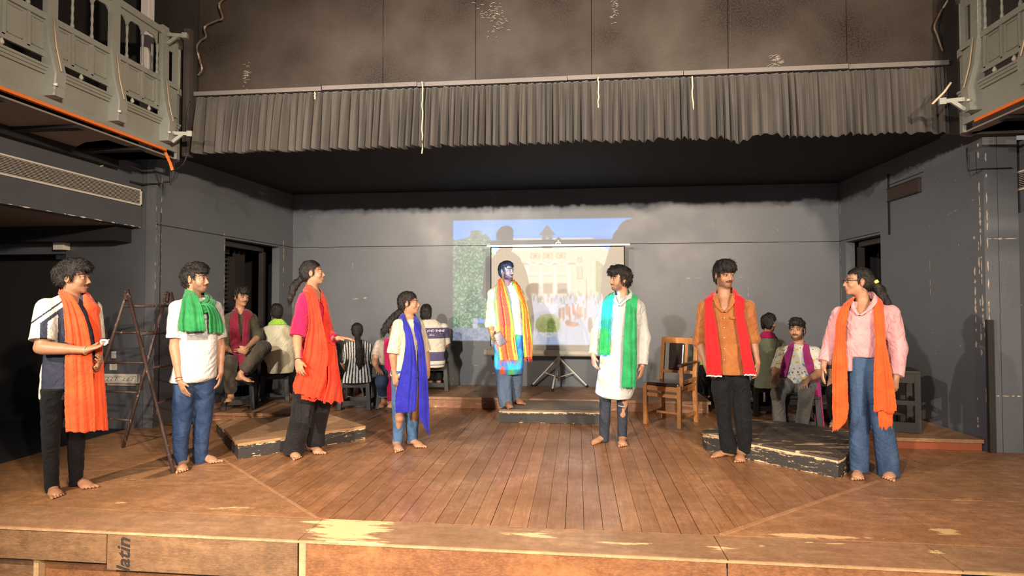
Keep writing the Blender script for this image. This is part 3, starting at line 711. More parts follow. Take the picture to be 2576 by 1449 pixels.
# ---------------------------------------------------------------- vents, switches
def grille(name, label, x, y0, y1, z0, z1, out, n):
    r = empty(name, (x, y0, z0)); tag(r, label, 'vent')
    t = .016; H_ = z1 - z0; L_ = y1 - y0; o = out
    def bx(mb, a, b, c, d, e=.018): mb.box((min(0, o * e), a, c), (max(0, o * e), b, d))
    mb = MB(); bx(mb, 0, L_, 0, t); bx(mb, 0, L_, H_ - t, H_); bx(mb, 0, t, 0, H_); bx(mb, L_ - t, L_, 0, H_); mb.build('frame', M_white, r)
    mb = MB(); bx(mb, t, L_ - t, t, H_ - t, .002); mb.build('backing', M_seam, r)
    mb = MB()
    for k in range(n):
        z = t + (H_ - 2 * t) * (k + .5) / n; bx(mb, t, L_ - t, z - .0035, z + .0035, .012)
    mb.build('slat', plain('grille_slat', (.48, .44, .38), .5), r)
grille('air_vent', 'long cream air grille on the left beam below the balcony', -4.949, 2.2, 6.17, 2.515, 2.70, 1, 11)
grille('air_vent', 'short cream air grille at the right edge of the picture', 4.199, 3.2, 6.255, 2.48, 2.665, -1, 9)
# bulkhead lamp box, exit light panel, switches
def boxobj(name, lo, hi, mat, label, cat, group=None, bev=.004):
    c = Vector(((lo[0] + hi[0]) / 2, (lo[1] + hi[1]) / 2, lo[2])); r = MB().box(tuple(Vector(lo) - c), tuple(Vector(hi) - c), None, bev).build(name, mat, None, c); tag(r, label, cat, group); return r
boxobj('junction_box', (-5.97, 6.10, 2.02), (-5.84, 6.195, 2.11), M_white, 'small cream box on the wall corner above the man in striped polo', 'box')
boxobj('light_panel', (-6.27, 6.45, 1.94), (-6.03, 6.50, 2.0), plain('pale_blue_panel', (.42, .50, .60), .4), 'small pale blue panel in the dark doorway at the left', 'panel')
sw = empty('socket_board', (-5.36, 6.2, .50)); tag(sw, 'white electrical socket board low on the wall behind the ladder', 'socket board')
MB().box((0, -.05, 0), (.42, 0, .105), None, .006).build('backbox', M_white, sw)
pl = MB()
for x in (.015, .215): pl.box((x, -.058, .012), (x + .19, -.049, .093), None, .003)
pl.build('faceplate', M_white, sw)
hl = MB()
for x in (.06, .11, .16, .26, .31, .36):
    hl.box((x, -.0595, .035), (x + .008, -.0575, .047)); hl.box((x + .012, -.0595, .055), (x + .02, -.0575, .067))
hl.build('socket_hole', M_seam, sw)
MB().box((.03, -.02, -.03), (.38, 0, -.003)).build('cable_trunking', bpy.data.materials['pale_filler'], sw)
for k, (x0, x1, z0, z1, lb) in enumerate(((-5.29, -5.24, .78, .86, 'small white switch plate above the socket board, the upper one'), (-5.31, -5.28, .645, .74, 'narrow white switch plate above the socket board, lower left'), (-5.27, -5.225, .645, .74, 'small white switch plate above the socket board, lower right'))):
    boxobj('switch_plate', (x0, 6.185, z0), (x1, 6.199, z1), M_white, lb, 'switch', 'switches above the socket board', .002)
wu = onY(2280, 475, 7.3)
acu = empty('wall_vent', (RXf(7.35), 7.35, 2.66)); tag(acu, 'dark brown rectangular vent high on the right wall', 'vent')
MD2 = plain('rusty_brown_panel', (.06, .038, .03), .7)
MB().box((-.03, -.33, 0), (0, .33, .15), None, .004).build('cover', MD2, acu)
mb = MB(); mb.box((-.036, -.34, -.008), (0, .34, .004)); mb.box((-.036, -.34, .148), (0, .34, .158)); mb.build('frame', plain('dark_frame', (.03, .025, .022), .6), acu)
mb = MB().beam(rp(7.67, 2.86), rp(6.98, 2.87), .008, .008); struct(mb, 'trim_26', M_seam)
hk = MB(); hk.tube([(-4.94, 5.55, 2.86), (-4.925, 5.58, 2.87), (-4.925, 5.60, 2.845), (-4.94, 5.58, 2.83)], .008, 8); tag(hk.build('wall_hook', M_balc_lt), 'small pale broken hook stub on the left beam above the grille', 'hook')
# ---------------------------------------------------------------- figure modelling: distance fields turned into smooth meshes
def nrm(v):
    v = np.asarray(v, float); return v / (np.linalg.norm(v) + 1e-9)
class Vox:
    def __init__(s, lo, hi, h, fine=None):
        """fine = (lo, hi, step): box in which the grid is denser (the head)"""
        lo = np.array(lo, float); hi = np.array(hi, float); ax = []
        for i in range(3):
            if fine is None: ax.append(np.arange(lo[i], hi[i] + h, h)); continue
            a, b, hf = max(fine[0][i], lo[i]), min(fine[1][i], hi[i]), fine[2]
            ax.append(np.concatenate([np.arange(lo[i], a - hf * .5, h), np.arange(a, b, hf), np.arange(b + hf * .5, hi[i] + h, h)]))
        s.x, s.y, s.z = [a.astype(np.float32) for a in ax]
        s.D = np.full((len(s.x), len(s.y), len(s.z)), .08, np.float32)
    def sub(s, lo, hi, m=.05):
        a = []
        for ax, l, h_ in zip((s.x, s.y, s.z), lo, hi):
            i0 = int(np.searchsorted(ax, l - m)); i1 = int(np.searchsorted(ax, h_ + m)); a.append(slice(i0, max(i0, i1)))
        a = tuple(a)
        return a, s.x[a[0]][:, None, None], s.y[a[1]][None, :, None], s.z[a[2]][None, None, :]
    def put(s, a, d, op='u', k=.02):
        E = s.D[a]
        if E.size == 0: return
        if op == 'u':
            if k > 0:
                h = np.maximum(k - np.abs(E - d), 0) / k; s.D[a] = np.minimum(E, d) - h * h * k * .25
            else: s.D[a] = np.minimum(E, d)
        elif op == 's':
            d = -d; h = np.maximum(k - np.abs(E - d), 0) / max(k, 1e-6); s.D[a] = np.maximum(E, d) + h * h * k * .25
    def cone(s, p, q, r1, r2=None, k=.02, op='u', flat=None, fs=1.0, end=None):
        """round cone from p to q; flat = axis along which it is squashed, fs = squash factor (>1 is thinner)"""
        p = np.array(p, float); q = np.array(q, float); r2 = r1 if r2 is None else r2; R = max(r1, r2)
        a, X, Y, Z = s.sub(np.minimum(p, q) - R, np.maximum(p, q) + R)
        d = q - p; L2 = max(d @ d, 1e-9)
        vx, vy, vz = X - p[0], Y - p[1], Z - p[2]
        t = np.clip((vx * d[0] + vy * d[1] + vz * d[2]) / L2, 0, 1)
        vx = vx - t * d[0]; vy = vy - t * d[1]; vz = vz - t * d[2]
        q2 = vx * vx + vy * vy + vz * vz
        if flat is not None:
            n = nrm(flat); w = vx * n[0] + vy * n[1] + vz * n[2]; q2 = q2 + w * w * (fs * fs - 1)
        D = np.sqrt(q2) - (r1 + (r2 - r1) * t)
        if end is not None:
            n = nrm(end[1]); e = (X - end[0][0]) * n[0] + (Y - end[0][1]) * n[1] + (Z - end[0][2]) * n[2]; D = np.maximum(D, e)
        s.put(a, D, op, k)
    def ell(s, c, r, B=None, k=.02, op='u'):
        """ellipsoid, radii r along the rows of basis B"""
        c = np.array(c, float); R = max(r); a, X, Y, Z = s.sub(c - R, c + R)
        B = np.eye(3) if B is None else B; q = 0; g = 0
        for i in range(3):
            w = (X - c[0]) * B[i][0] + (Y - c[1]) * B[i][1] + (Z - c[2]) * B[i][2]
            q = q + (w / r[i]) ** 2; g = g + (w / (r[i] * r[i])) ** 2
        k0 = np.sqrt(q); s.put(a, (k0 * (k0 - 1) / (np.sqrt(g) + 1e-6)), op, k)
    def loft(s, rows, k=.02, op='u', n=2.3, cap=.012):
        """rows: (z, cx, cy, rx, ry, ux, uy): horizontal ellipses, rx along u"""
        rows = sorted(rows); zz = [r[0] for r in rows]; A = np.array(rows, float)
        m = max(A[:, 3].max(), A[:, 4].max()); lo = (A[:, 1].min() - m, A[:, 2].min() - m, zz[0]); hi = (A[:, 1].max() + m, A[:, 2].max() + m, zz[-1])
        a, X, Y, Z = s.sub(lo, hi, .03); z = np.clip(Z.ravel(), zz[0], zz[-1])
        # smooth interpolation
        def ip(c):
            v = np.interp(z, zz, A[:, c]); o = np.interp(z - .012, zz, A[:, c]); p = np.interp(z + .012, zz, A[:, c]); return ((v + o + p) / 3)[None, None, :].astype(np.float32)
        cx, cy, rx, ry, ux, uy = [ip(i) for i in range(1, 7)]
        U = (X - cx) * ux + (Y - cy) * uy; V = -(X - cx) * uy + (Y - cy) * ux
        e = (np.abs(U / rx) ** n + np.abs(V / ry) ** n) ** (1 / n)
        d = (e - 1) * np.minimum(rx, ry)
        dz = np.maximum(Z - zz[-1], zz[0] - Z)
        o = np.maximum(d + cap, 0) ** 2 + np.maximum(dz + cap, 0) ** 2
        d = np.minimum(np.maximum(d, dz), 0) * 0 + np.where((d > -cap) | (dz > -cap), np.sqrt(o) - cap, np.maximum(d, dz))
        s.put(a, d, op, k)
    def cutz(s, z, keep='above'):
        Z = s.z[None, None, :]; s.D = np.maximum(s.D, (z - Z) if keep == 'above' else (Z - z))
    def ripple(s, fn, band=.03):
        """displace the surface near zero: fn(x, y, z) -> metres"""
        I = np.nonzero(np.abs(s.D) < band); x, y, z = s.x[I[0]], s.y[I[1]], s.z[I[2]]
        s.D[I] += fn(x, y, z).astype(np.float32)
    def sample(s, P):
        ix = []; fr = []
        for a, ax in enumerate((s.x, s.y, s.z)):
            i = np.clip(np.searchsorted(ax, P[:, a]) - 1, 0, len(ax) - 2); ix.append(i); fr.append(np.clip((P[:, a] - ax[i]) / (ax[i + 1] - ax[i]), 0, 1))
        ins = np.ones(len(P), bool)
        for a, ax in enumerate((s.x, s.y, s.z)): ins &= (P[:, a] > ax[0]) & (P[:, a] < ax[-1])
        v = 0
        for i in (0, 1):
            for j in (0, 1):
                for k in (0, 1): v = v + s.D[ix[0] + i, ix[1] + j, ix[2] + k] * (fr[0] if i else 1 - fr[0]) * (fr[1] if j else 1 - fr[1]) * (fr[2] if k else 1 - fr[2])
        return np.where(ins, v, .08)
    def push(s, P, gap, toward):
        """move points that are inside or too close to the surface out of it"""
        for it in range(8):
            v = s.sample(P); m = v < gap
            if not m.any(): break
            q = P[m]; h = .008; g = np.stack([s.sample(q + np.eye(3)[i] * h) - s.sample(q - np.eye(3)[i] * h) for i in range(3)], 1); ln = np.linalg.norm(g, axis=1)[:, None]
            g = np.where(ln > 1e-4, g / (ln + 1e-9), toward[None, :]) * .8 ; P[m] = q + g * (np.minimum(gap - v[m], .02))[:, None]
        return P
    def mesh(s):
        D = s.D; S = D < 0
        S[0] = S[-1] = False; S[:, 0] = S[:, -1] = False; S[:, :, 0] = S[:, :, -1] = False
        D = np.where(S, D, np.maximum(D, 1e-5))
        c = np.zeros(tuple(n - 1 for n in S.shape), np.int8)
        for i in (0, 1):
            for j in (0, 1):
                for k in (0, 1): c += S[i:S.shape[0] - 1 + i, j:S.shape[1] - 1 + j, k:S.shape[2] - 1 + k]
        act = (c > 0) & (c < 8); I, J, K = np.nonzero(act); n = len(I)
        idm = np.full(c.shape, -1, np.int32); idm[I, J, K] = np.arange(n)
        acc = np.zeros((n, 3)); cnt = np.zeros(n)
        cor = [(i, j, k) for i in (0, 1) for j in (0, 1) for k in (0, 1)]
        val = {o: D[I + o[0], J + o[1], K + o[2]] for o in cor}
        for a in cor:
            for ax in range(3):
                if a[ax] == 0:
                    b = list(a); b[ax] = 1; b = tuple(b); va, vb = val[a], val[b]; m = (va < 0) != (vb < 0)
                    t = np.where(m, va / np.where(np.abs(va - vb) < 1e-9, 1, va - vb), 0)
                    p = np.array(a, float)[None, :].repeat(n, 0); p[:, ax] = t
                    acc += p * m[:, None]; cnt += m
        p = acc / cnt[:, None]
        gx = s.x[I] + p[:, 0] * (s.x[I + 1] - s.x[I]); gy = s.y[J] + p[:, 1] * (s.y[J + 1] - s.y[J]); gz = s.z[K] + p[:, 2] * (s.z[K + 1] - s.z[K])
        V = np.stack([gx, gy, gz], 1); Fs = []
        for ax in range(3):
            sl0 = [slice(None)] * 3; sl1 = [slice(None)] * 3; sl0[ax] = slice(0, -1); sl1[ax] = slice(1, None)
            ch = S[tuple(sl0)] != S[tuple(sl1)]; i, j, k = np.nonzero(ch); inn = S[tuple(sl0)][i, j, k]
            o1, o2 = [(1, 2), (2, 0), (0, 1)][ax]
            base = np.stack([i, j, k], 1); e1 = np.zeros(3, int); e1[o1] = 1; e2 = np.zeros(3, int); e2[o2] = 1
            q = [base - e1 - e2, base - e2, base, base - e1]
            ok = np.ones(len(i), bool)
            for b in q: ok &= (b >= 0).all(1) & (b < np.array(c.shape)).all(1)
            q = [b[ok] for b in q]; f = np.stack([idm[b[:, 0], b[:, 1], b[:, 2]] for b in q], 1); inn = inn[ok]
            f[~inn] = f[~inn][:, ::-1]; Fs.append(f)
        return V, np.concatenate(Fs)
def to_obj(name, V, Fq, mat, parent=None, O=(0, 0, 0), col=None):
    me = bpy.data.meshes.new(name); n = len(V); m = len(Fq)
    me.vertices.add(n); me.vertices.foreach_set('co', (V - np.array(O)[None, :]).astype(np.float32).ravel())
    me.loops.add(m * 4); me.loops.foreach_set('vertex_index', Fq.ravel().astype(np.int32))
    me.polygons.add(m); me.polygons.foreach_set('loop_start', np.arange(0, m * 4, 4, dtype=np.int32)); me.polygons.foreach_set('loop_total', np.full(m, 4, np.int32))
    me.polygons.foreach_set('use_smooth', np.ones(m, bool)); me.update(calc_edges=True); me.validate()
    if col is not None:
        at = me.color_attributes.new('Col', 'FLOAT_COLOR', 'POINT'); c4 = np.ones((n, 4), np.float32); c4[:, :3] = col; at.data.foreach_set('color', c4.ravel())
    o = bpy.data.objects.new(name, me); COL.objects.link(o); me.materials.append(mat)
    if parent is not None: o.parent = parent
    return o
def wobble(seed, f, warp=1.3, n=5, aniso=(1, 1, 1)):
    r = np.random.RandomState(seed); K = r.normal(size=(n, 3)); K /= np.linalg.norm(K, axis=1)[:, None]; K *= f * r.uniform(.6, 1.5, (n, 1)) * 2 * math.pi * np.array(aniso)[None, :]; P = r.uniform(0, 6.28, n)
    def fn(x, y, z):
        w = np.sin(K[0, 0] * .5 * x + K[0, 1] * .5 * y + K[0, 2] * .5 * z) * warp; t = 0
        for i in range(n): t = t + np.sin(K[i, 0] * x + K[i, 1] * y + K[i, 2] * z + P[i] + w * (1 if i % 2 else -1))
        return t / n
    return fn

SKIN_T = {'mid': (.43, .225, .13), 'light': (.52, .30, .19), 'dark': (.24, .12, .07), 'tan': (.35, .175, .098)}
M_skin = None
def skin_mat():
    t = NT('skin'); a = t.n('ShaderNodeAttribute', attribute_name='Col'); n = t.noise(t.co(), 40, 4); n2 = t.noise(t.co(), 400, 2)
    c = t.mix(1.0, a.outputs['Color'], t.ramp(n, [(.3, .9), (.7, 1.08)]), 'MULTIPLY'); t.bump(n2, .12, .001)
    m = t.fin(c, .48, .35); t.b.inputs['Subsurface Weight'].default_value = .12; t.b.inputs['Subsurface Radius'].default_value = (.012, .004, .002); t.b.inputs['Subsurface Scale'].default_value = .5
    return m
M_skin = skin_mat()
def hair_mat():
    t = NT('black_hair'); n = t.noise(t.co((1, 1, 1)), 55, 6, .7, 1.2); n2 = t.noise(t.co((1, 1, .2)), 260, 3, .6, .5)
    c = t.mix(t.ramp(n, [(.4, 0.0), (.75, 1.0)]), (.006, .005, .0045), (.035, .027, .022)); t.bump(t.math('ADD', n, t.math('MULTIPLY', n2, .5)), .7, .01)
    return t.fin(c, .42, .45)
M_hair = hair_mat()

class Fig:
    """a person built at ground point G; pixel rows of the photograph give widths and heights, depths are in metres along the line of sight"""
    def __init__(s, label, px, Y, z0, tone, group=None, h=.0048, name='person'):
        r = ray(px, 1000); t = Y / r[1]; s.G = np.array([r[0] * t, Y]); s.d = nrm(s.G); s.l = np.array([s.d[1], -s.d[0]]); s.z0 = z0; s.h = h
        s.D0 = s.G @ s.d; s.tone = np.array(SKIN_T[tone]); s.root = empty(name, (s.G[0], s.G[1], z0)); tag(s.root, label, 'person', group)
        s.O = (s.G[0], s.G[1], z0); s.ops = []; s.cols = []; s.hd = None; s.mpp = s.D0 / F
    def P(s, px, py, dd=0.0):
        r = ray(px, py); t = (s.D0 + dd) / (r[0] * s.d[0] + r[1] * s.d[1]); return np.array([r[0] * t, r[1] * t, CAM_H + r[2] * t])
    def dirv(s, phi, up=0.0):
        a = math.radians(phi); v = np.array([*(-s.d * math.cos(a) + s.l * math.sin(a)), 0.0]); return nrm(v * math.cos(math.radians(up)) + np.array([0, 0, math.sin(math.radians(up))]))
    def row(s, py, pl, pr, dep=.2, dd=0.0):
        a = s.P(pl, py, dd); b = s.P(pr, py, dd); c = (a + b) / 2; w = np.linalg.norm((b - a)[:2]) / 2
        return (c[2], c[0], c[1], w, max(dep / 2, .01), s.l[0], s.l[1])
    def rows(s, L, dep=.2, dd=0.0):
        out = []
        for r in L:
            dp = r[3] if len(r) > 3 and r[3] is not None else dep; q = r[4] if len(r) > 4 else dd
            if dp < 0: dp = -dp * (r[2] - r[1]) * s.mpp
            out.append(s.row(r[0], r[1], r[2], dp, q))
        return out
    # ---- body
    def head(s, px, py, phi, sz=.215, up=0.0, dd=0.0, tilt=0.0, beard=0, stache=0, female=False, brows=True, glasses=False, smile=False, eyes=True):
        f = s.dirv(phi, up); r = nrm(np.cross(f, [0, 0, 1])); u = np.cross(r, f)
        if tilt: a = math.radians(tilt); r, u = r * math.cos(a) + u * math.sin(a), u * math.cos(a) - r * math.sin(a)
        s.hd = dict(c=s.P(px, py, dd), f=f, r=r, u=u, k=sz / .225, beard=beard, stache=stache, female=female, smile=smile, glasses=glasses)
    def hl(s, x, y, z):
        h = s.hd; return h['c'] + h['k'] * (x * h['r'] + y * h['f'] + z * h['u'])
    def do_head(s, V, neck):
        h = s.hd; k = h['k']; B = np.array([h['r'], h['f'], h['u']]); fm = h['female']; E = lambda c, r, kk=.015, op='u': V.ell(s.hl(*c), [x * k for x in r], B, kk * k, op)
        jw = .88 if fm else 1.0
        E((0, -.018, .028), (.074, .093, .086)); E((0, .030, -.025), (.060 * jw, .058, .078)); E((0, .022, -.07), (.052 * jw, .05, .036), .02)
        E((0, .050, -.088), (.032 * jw, .034, .022), .02); E((0, .070, -.098), (.014, .012, .012), .018)
        for sx in (-1, 1):
            E((sx * .036, .058, -.032), (.022, .022, .022), .02); E((sx * .029, .081, .020), (.024, .010, .009), .014)
            E((sx * .033, .102, .003), (.017, .016, .011), .012, 's'); E((sx * .032, .074, .002), (.0135, .0135, .012), .003)
            E((sx * .032, .0795, .0105), (.016, .009, .0035), .004); E((sx * .032, .079, -.008), (.014, .008, .003), .004)
            E((sx * .0105, .096, -.038), (.0075, .008, .0065), .006)
            # ear
            c0 = s.hl(sx * .076, -.012, -.006); nn = h['r'] * sx * .85 + h['f'] * -.35
            V.ell(c0, (.009 * k, .019 * k, .033 * k), np.array([nrm(nn), nrm(np.cross(h['u'], nn)), h['u']]), .004 * k)
            V.ell(s.hl(sx * .087, -.006, -.004), (.007 * k, .010 * k, .020 * k), np.array([nrm(nn), nrm(np.cross(h['u'], nn)), h['u']]), .004 * k, 's')
        V.cone(s.hl(0, .080, .018), s.hl(0, .104, -.030), .0075 * k, .0105 * k, .012 * k); E((0, .102, -.034), (.010, .010, .008), .006)
        E((0, .076, -.058), (.026, .018, .018), .016)
        E((0, .0925, -.0605), (.021, .008, .0048), .005); E((0, .0905, -.071), (.018, .008, .0058), .005)
        w = .026 if h['smile'] else .021
        E((0, .100, -.0655), (w, .012, .0016 if not h['smile'] else .003), .002, 's')
        if h['beard'] > 1: E((0, .056, -.088), (.042, .042, .033), .012); E((0, .03, -.078), (.058, .050, .03), .012)
        elif h['beard']: E((0, .052, -.090), (.038 * jw, .036, .024), .015)
        if h['stache']: E((0, .0915, -.0515), (.026, .0065, .0055), .006)
        V.cone(s.hl(0, -.018, -.05), neck, .052 * k, .057 * k if not fm else .047 * k, .03)
    def head_color(s, P, C):
        h = s.hd; k = h['k']; d = P - h['c'][None, :]; x = d @ h['r'] / k; y = d @ h['f'] / k; z = d @ h['u'] / k; ax = np.abs(x)
        m = (y > -.06) & (y < .13) & (z > -.15) & (z < .13) & (ax < .1); hair = np.array([.012, .009, .008])
        def put(q, c, a=1.0):
            q = q & m; C[q] = C[q] * (1 - a) + np.array(c) * a
        lip = (np.abs(z + .066) < .0105 * np.sqrt(np.clip(1 - (x / .0235) ** 2, 0, 1))) & (y > .075); put(lip, s.tone * np.array([.85, .55, .55]), .8)
        if h['smile']: put((np.abs(z + .0655) < .0035) & (ax < .018) & (y > .07), (.75, .7, .62))
        put((((ax - .031) / .021) ** 2 + ((z - .002) / .014) ** 2 < 1) & (y > .05), s.tone * .62, .55); ey = (((ax - .032) / .0135) ** 2 + ((z - .001) / .0048) ** 2 < 1) & (y > .06); put(ey, (.36, .31, .27)); put((((ax - .032) / .0062) ** 2 + ((z - .002) / .0060) ** 2 < 1) & (y > .06), (.02, .012, .008))
        put((np.abs(z - .0075 + (ax - .032) ** 2 * 12) < .0022) & (np.abs(ax - .032) < .017) & (y > .06), hair, .9)
        put((np.abs(z - .027 + (ax - .028) ** 2 * 9) < (.0046 if not h['female'] else .003)) & (ax > .010) & (ax < .052) & (y > .05), hair, .9)
        put((z < -.03 + 0 * x) & (y > .09) & (np.hypot(ax - .0085, z + .0435) < .0035), (.05, .02, .015))
        if h['stache']: put((np.abs(z + .052 + ax * .12) < .0085) & (ax < .032) & (y > .065), hair, .85 if h['stache'] > 1 else .7)
        if h['beard']:
            a = .92 if h['beard'] > 1 else .62
            sm = lambda t: np.clip(t, 0, 1) ** 2 * (3 - 2 * np.clip(t, 0, 1)); ns = .82 + .18 * wobble(5, 60, 2)(x, y, z)
            A1 = sm((-.026 - np.clip(y - .02, 0, 1) * .62 - z) / .014) * sm((y + .004) / .016) * (1 - sm((-.104 - z) / .014))
            A1 = A1 * (1 - .95 * sm((.0185 - np.hypot(x / 1.5, z + .067)) / .005) * (y > .07))
            A2 = sm((.030 - z) / .016) * sm((.046 - y) / .012) * sm((y - .016) / .010) * (ax > .045) * (z > -.06)
            A = np.clip(np.maximum(A1, A2) * ns, 0, 1)[:, None] * a * m[:, None]; C = C * (1 - A) + hair[None, :] * A
        return C
    def arm(s, sh, el, wr, r=(.048, .040, .026)):
        s.ops.append(('arm', sh, el, wr, r)); s.cols
    def hand(s, V, wr, fdir, palm, L=.175, curl=.35, spread=.12, side=1, grip=0.0, cells=None):
        """wr wrist point, fdir direction of the fingers, palm = normal out of the palm, side = +1 if the thumb is along fdir x palm"""
        f = nrm(fdir); p = nrm(np.array(palm) - f * (np.array(palm) @ f)); t = np.cross(f, p) * side; k = L / .185
        V.cone(wr, wr + f * .03 * k, .026 * k, .027 * k, .012, flat=p, fs=1.35)
        c = wr + f * .055 * k; V.ell(c, (.050 * k, .038 * k, .0155 * k), np.array([f, t, p]), .012)
        bases = (.032, .0115, -.009, -.029); lens = (.070, .078, .073, .057)
        for i, (b, l) in enumerate(zip(bases, lens)):
            o = wr + f * (.088 - abs(i - 1.2) * .005) * k + t * b * k; d = nrm(f + t * b * spread * 22)
            a0 = curl * (1 + .12 * i) ; pt = o; rr = (.0088, .0082, .0074, .0062)
            for j, (sg, an) in enumerate(((.45, .5), (.30, 1.0), (.25, .8))):
                ang = a0 * an; d = nrm(d * math.cos(ang) + p * math.sin(ang)); q = pt + d * l * sg * k
                V.cone(pt, q, rr[j] * k, rr[j + 1] * k, .005 if j else .008); pt = q
        o = wr + f * .022 * k + t * .022 * k; d = nrm(f * .72 + t * .62 + p * (.25 + grip))
        V.cone(wr + f * .012 * k, o + d * .03 * k, .016 * k, .0125 * k, .012); q = o + d * .033 * k; d2 = nrm(d + f * .5 + p * .25); V.cone(o + d * .01 * k, q, .0125 * k, .010 * k, .006); V.cone(q, q + d2 * .030 * k, .0098 * k, .0078 * k, .004)
    def foot(s, V, heel, ang, L=.245, side=1, knee=None, pitch=0.0):
        """heel: point on the ground under the ankle (px, py) ; ang: direction the toes point (0 = to the camera, 90 = picture right)"""
        f = s.dirv(ang); r = np.array([-f[1], f[0], 0.0]) * side; u = np.array([0, 0, 1.0]); k = L / .25
        g = np.array([heel[0], heel[1], heel[2]])
        if pitch: a = math.radians(pitch); f, u = f * math.cos(a) - u * math.sin(a), u * math.cos(a) + f * math.sin(a)
        q = lambda a, b, c: g + k * (a * f + b * r + c * u)
        V.ell(q(-.035, 0, .026), (.038 * k, .031 * k, .026 * k), np.array([f, r, u]), .02)
        V.cone(q(-.012, 0, .085), q(.0, 0, .06), .032 * k, .036 * k, .03)
        V.cone(q(-.01, 0, .055), q(.10, .006, .030), .036 * k, .028 * k, .03, flat=u, fs=1.15)
        V.ell(q(.105, .002, .022), (.05 * k, .044 * k, .021 * k), np.array([f, r, u]), .02)
        for i, (b, l, rr) in enumerate(((.030, .062, .0125), (.010, .060, .0088), (-.006, .052, .0082), (-.021, .044, .0076), (-.035, .034, .0072))):
            a = .135 - i * .007; V.cone(q(a, b, .013), q(a + l * .72, b + .002 * (2 - i), .010), rr * k, rr * .88 * k, .006)
        for i, (b, l, rr) in enumerate(((.020, .05, .0),)):
            pass
        return q(-.012, 0, .085)
    def body(s, neck, chest, hips, arms, legs, zf=None, extra=None, name='body'):
        """neck, chest(L,R shoulder points), hips(L,R), arms: dicts, legs: dicts -> one continuous skin surface"""
        pts = [neck, *chest, *hips]
        for a in arms: pts += [a['el'], a['wr'], a['wr'] + nrm(a['f']) * .2]
        for g in legs: pts += [g['knee'], g['ankle'], g['heel'] + s.dirv(g['ang']) * .25]
        pts.append(s.hl(0, 0, .12)); A = np.array(pts); lo = A.min(0) - .16; hi = A.max(0) + .14; lo[2] = min(g['heel'][2] for g in legs) - .03 if legs else lo[2]
        hc = s.hl(0, 0, 0); V = Vox(lo, hi, s.h, (hc - .128, hc + .128, .0027 if s.h < .0056 else .0036))
        mid = (hips[0] + hips[1]) / 2; cm = (chest[0] + chest[1]) / 2
        V.cone(cm - [0, 0, .03], mid, .088, .068, .04); sv = chest[1] - chest[0]; sw = np.linalg.norm(sv[:2]); su = nrm([sv[0], sv[1], 0]); V.ell(cm - [0, 0, .030], (max(.085, sw * .34), .096, .085), np.array([su, [-su[1], su[0], 0], [0, 0, 1.]]), .04); V.cone(chest[0], chest[1], .045, .045, .05); V.cone(neck - [0, 0, .02], cm - [0, 0, .05], .055, .08, .05)
        for a, shp in zip(arms, chest):
            r = a.get('r', (.042, .036, .024)); V.cone(shp, a['el'], r[0], r[1], .02); V.cone(a['el'], a['wr'], r[1] * 1.02, r[2], .015, flat=a['palm'], fs=1.08)
            V.cone(a['el'] + (a['wr'] - a['el']) * .12, a['el'] + (a['wr'] - a['el']) * .5, r[1] * 1.06, r[1] * .8, .02)
        for g, hp in zip(legs, hips):
            V.cone(hp, g['knee'], .058 * g.get('s', 1), .040 * g.get('s', 1), .03); V.cone(g['knee'], g['ankle'], .038 * g.get('s', 1), .029, .02)
        s.do_head(V, neck)
        for a in arms: s.hand(V, a['wr'], a['f'], a['palm'], a.get('L', .175), a.get('curl', .35), a.get('spread', .12), a.get('side', 1), a.get('grip', 0))
        for g in legs: s.foot(V, g['heel'], g['ang'], g.get('L', .245), g.get('side', 1), pitch=g.get('pitch', 0))
        s.fields = [V]
        P, Q = V.mesh(); C = np.tile(s.tone, (len(P), 1)); C = s.head_color(P, C)
        for g in legs:   # slightly paler toes and soles
            m = np.linalg.norm(P - (g['heel'] + s.dirv(g['ang']) * .17)[None, :], axis=1) < .05; C[m] = np.minimum(C[m] * 1.12, 1)
        return to_obj(name, P, Q, M_skin, s.root, s.O, C)
    # ---- hair
    def hair(s, style='short', amp=.006, freq=26, top=.0, seed=1, tail=None, tail_r=(.03, .02), vol=1.0, line=.062, side=-.005, name='hair', back=-.055, fringe=0.0, strands=2600, slen=.036, lift=.30, curl=.006):
        h = s.hd; k = h['k']; B = np.array([h['r'], h['f'], h['u']]); pts = [s.hl(0, 0, 0)] + ([np.array(p) for p in tail] if tail else [])
        A = np.array(pts); V = Vox(A.min(0) - .16 * k, A.max(0) + .17 * k, .0032 if s.h < .0055 else .0042)
        v = vol
        V.ell(s.hl(0, -.022, .034), (.083 * k * v, .101 * k * v, .092 * k * v), B, 0)
        if style in ('short', 'curly', 'bob', 'cap'):
            V.ell(s.hl(0, .015, .075 + top * .5), ((.068 + top * .2) * k * v, (.080 + fringe * .5) * k * v, (.048 + top) * k * v), B, .02)
        if style in ('short', 'curly'):
            V.ell(s.hl(0, -.05, -.02), (.072 * k, .058 * k, .06 * k), B, .02)
        if style == 'long':
            V.ell(s.hl(0, -.055, -.01), (.074 * k, .062 * k, .075 * k), B, .03)
        if style == 'bob': V.ell(s.hl(0, -.03, -.035), (.088 * k, .082 * k, .085 * k), B, .03)
        # clear the face, ears and nape
        X = V.x[:, None, None] - h['c'][0]; Y = V.y[None, :, None] - h['c'][1]; Z = V.z[None, None, :] - h['c'][2]
        lx = (X * h['r'][0] + Y * h['r'][1] + Z * h['r'][2]) / k; ly = (X * h['f'][0] + Y * h['f'][1] + Z * h['f'][2]) / k; lz = (X * h['u'][0] + Y * h['u'][1] + Z * h['u'][2]) / k
        # hairline surface: hair is kept where g < 0
        zl = np.where(np.abs(lx) < .05, line - fringe * .3, line - (np.abs(lx) - .05) * 1.1)       # height of the hairline over the forehead
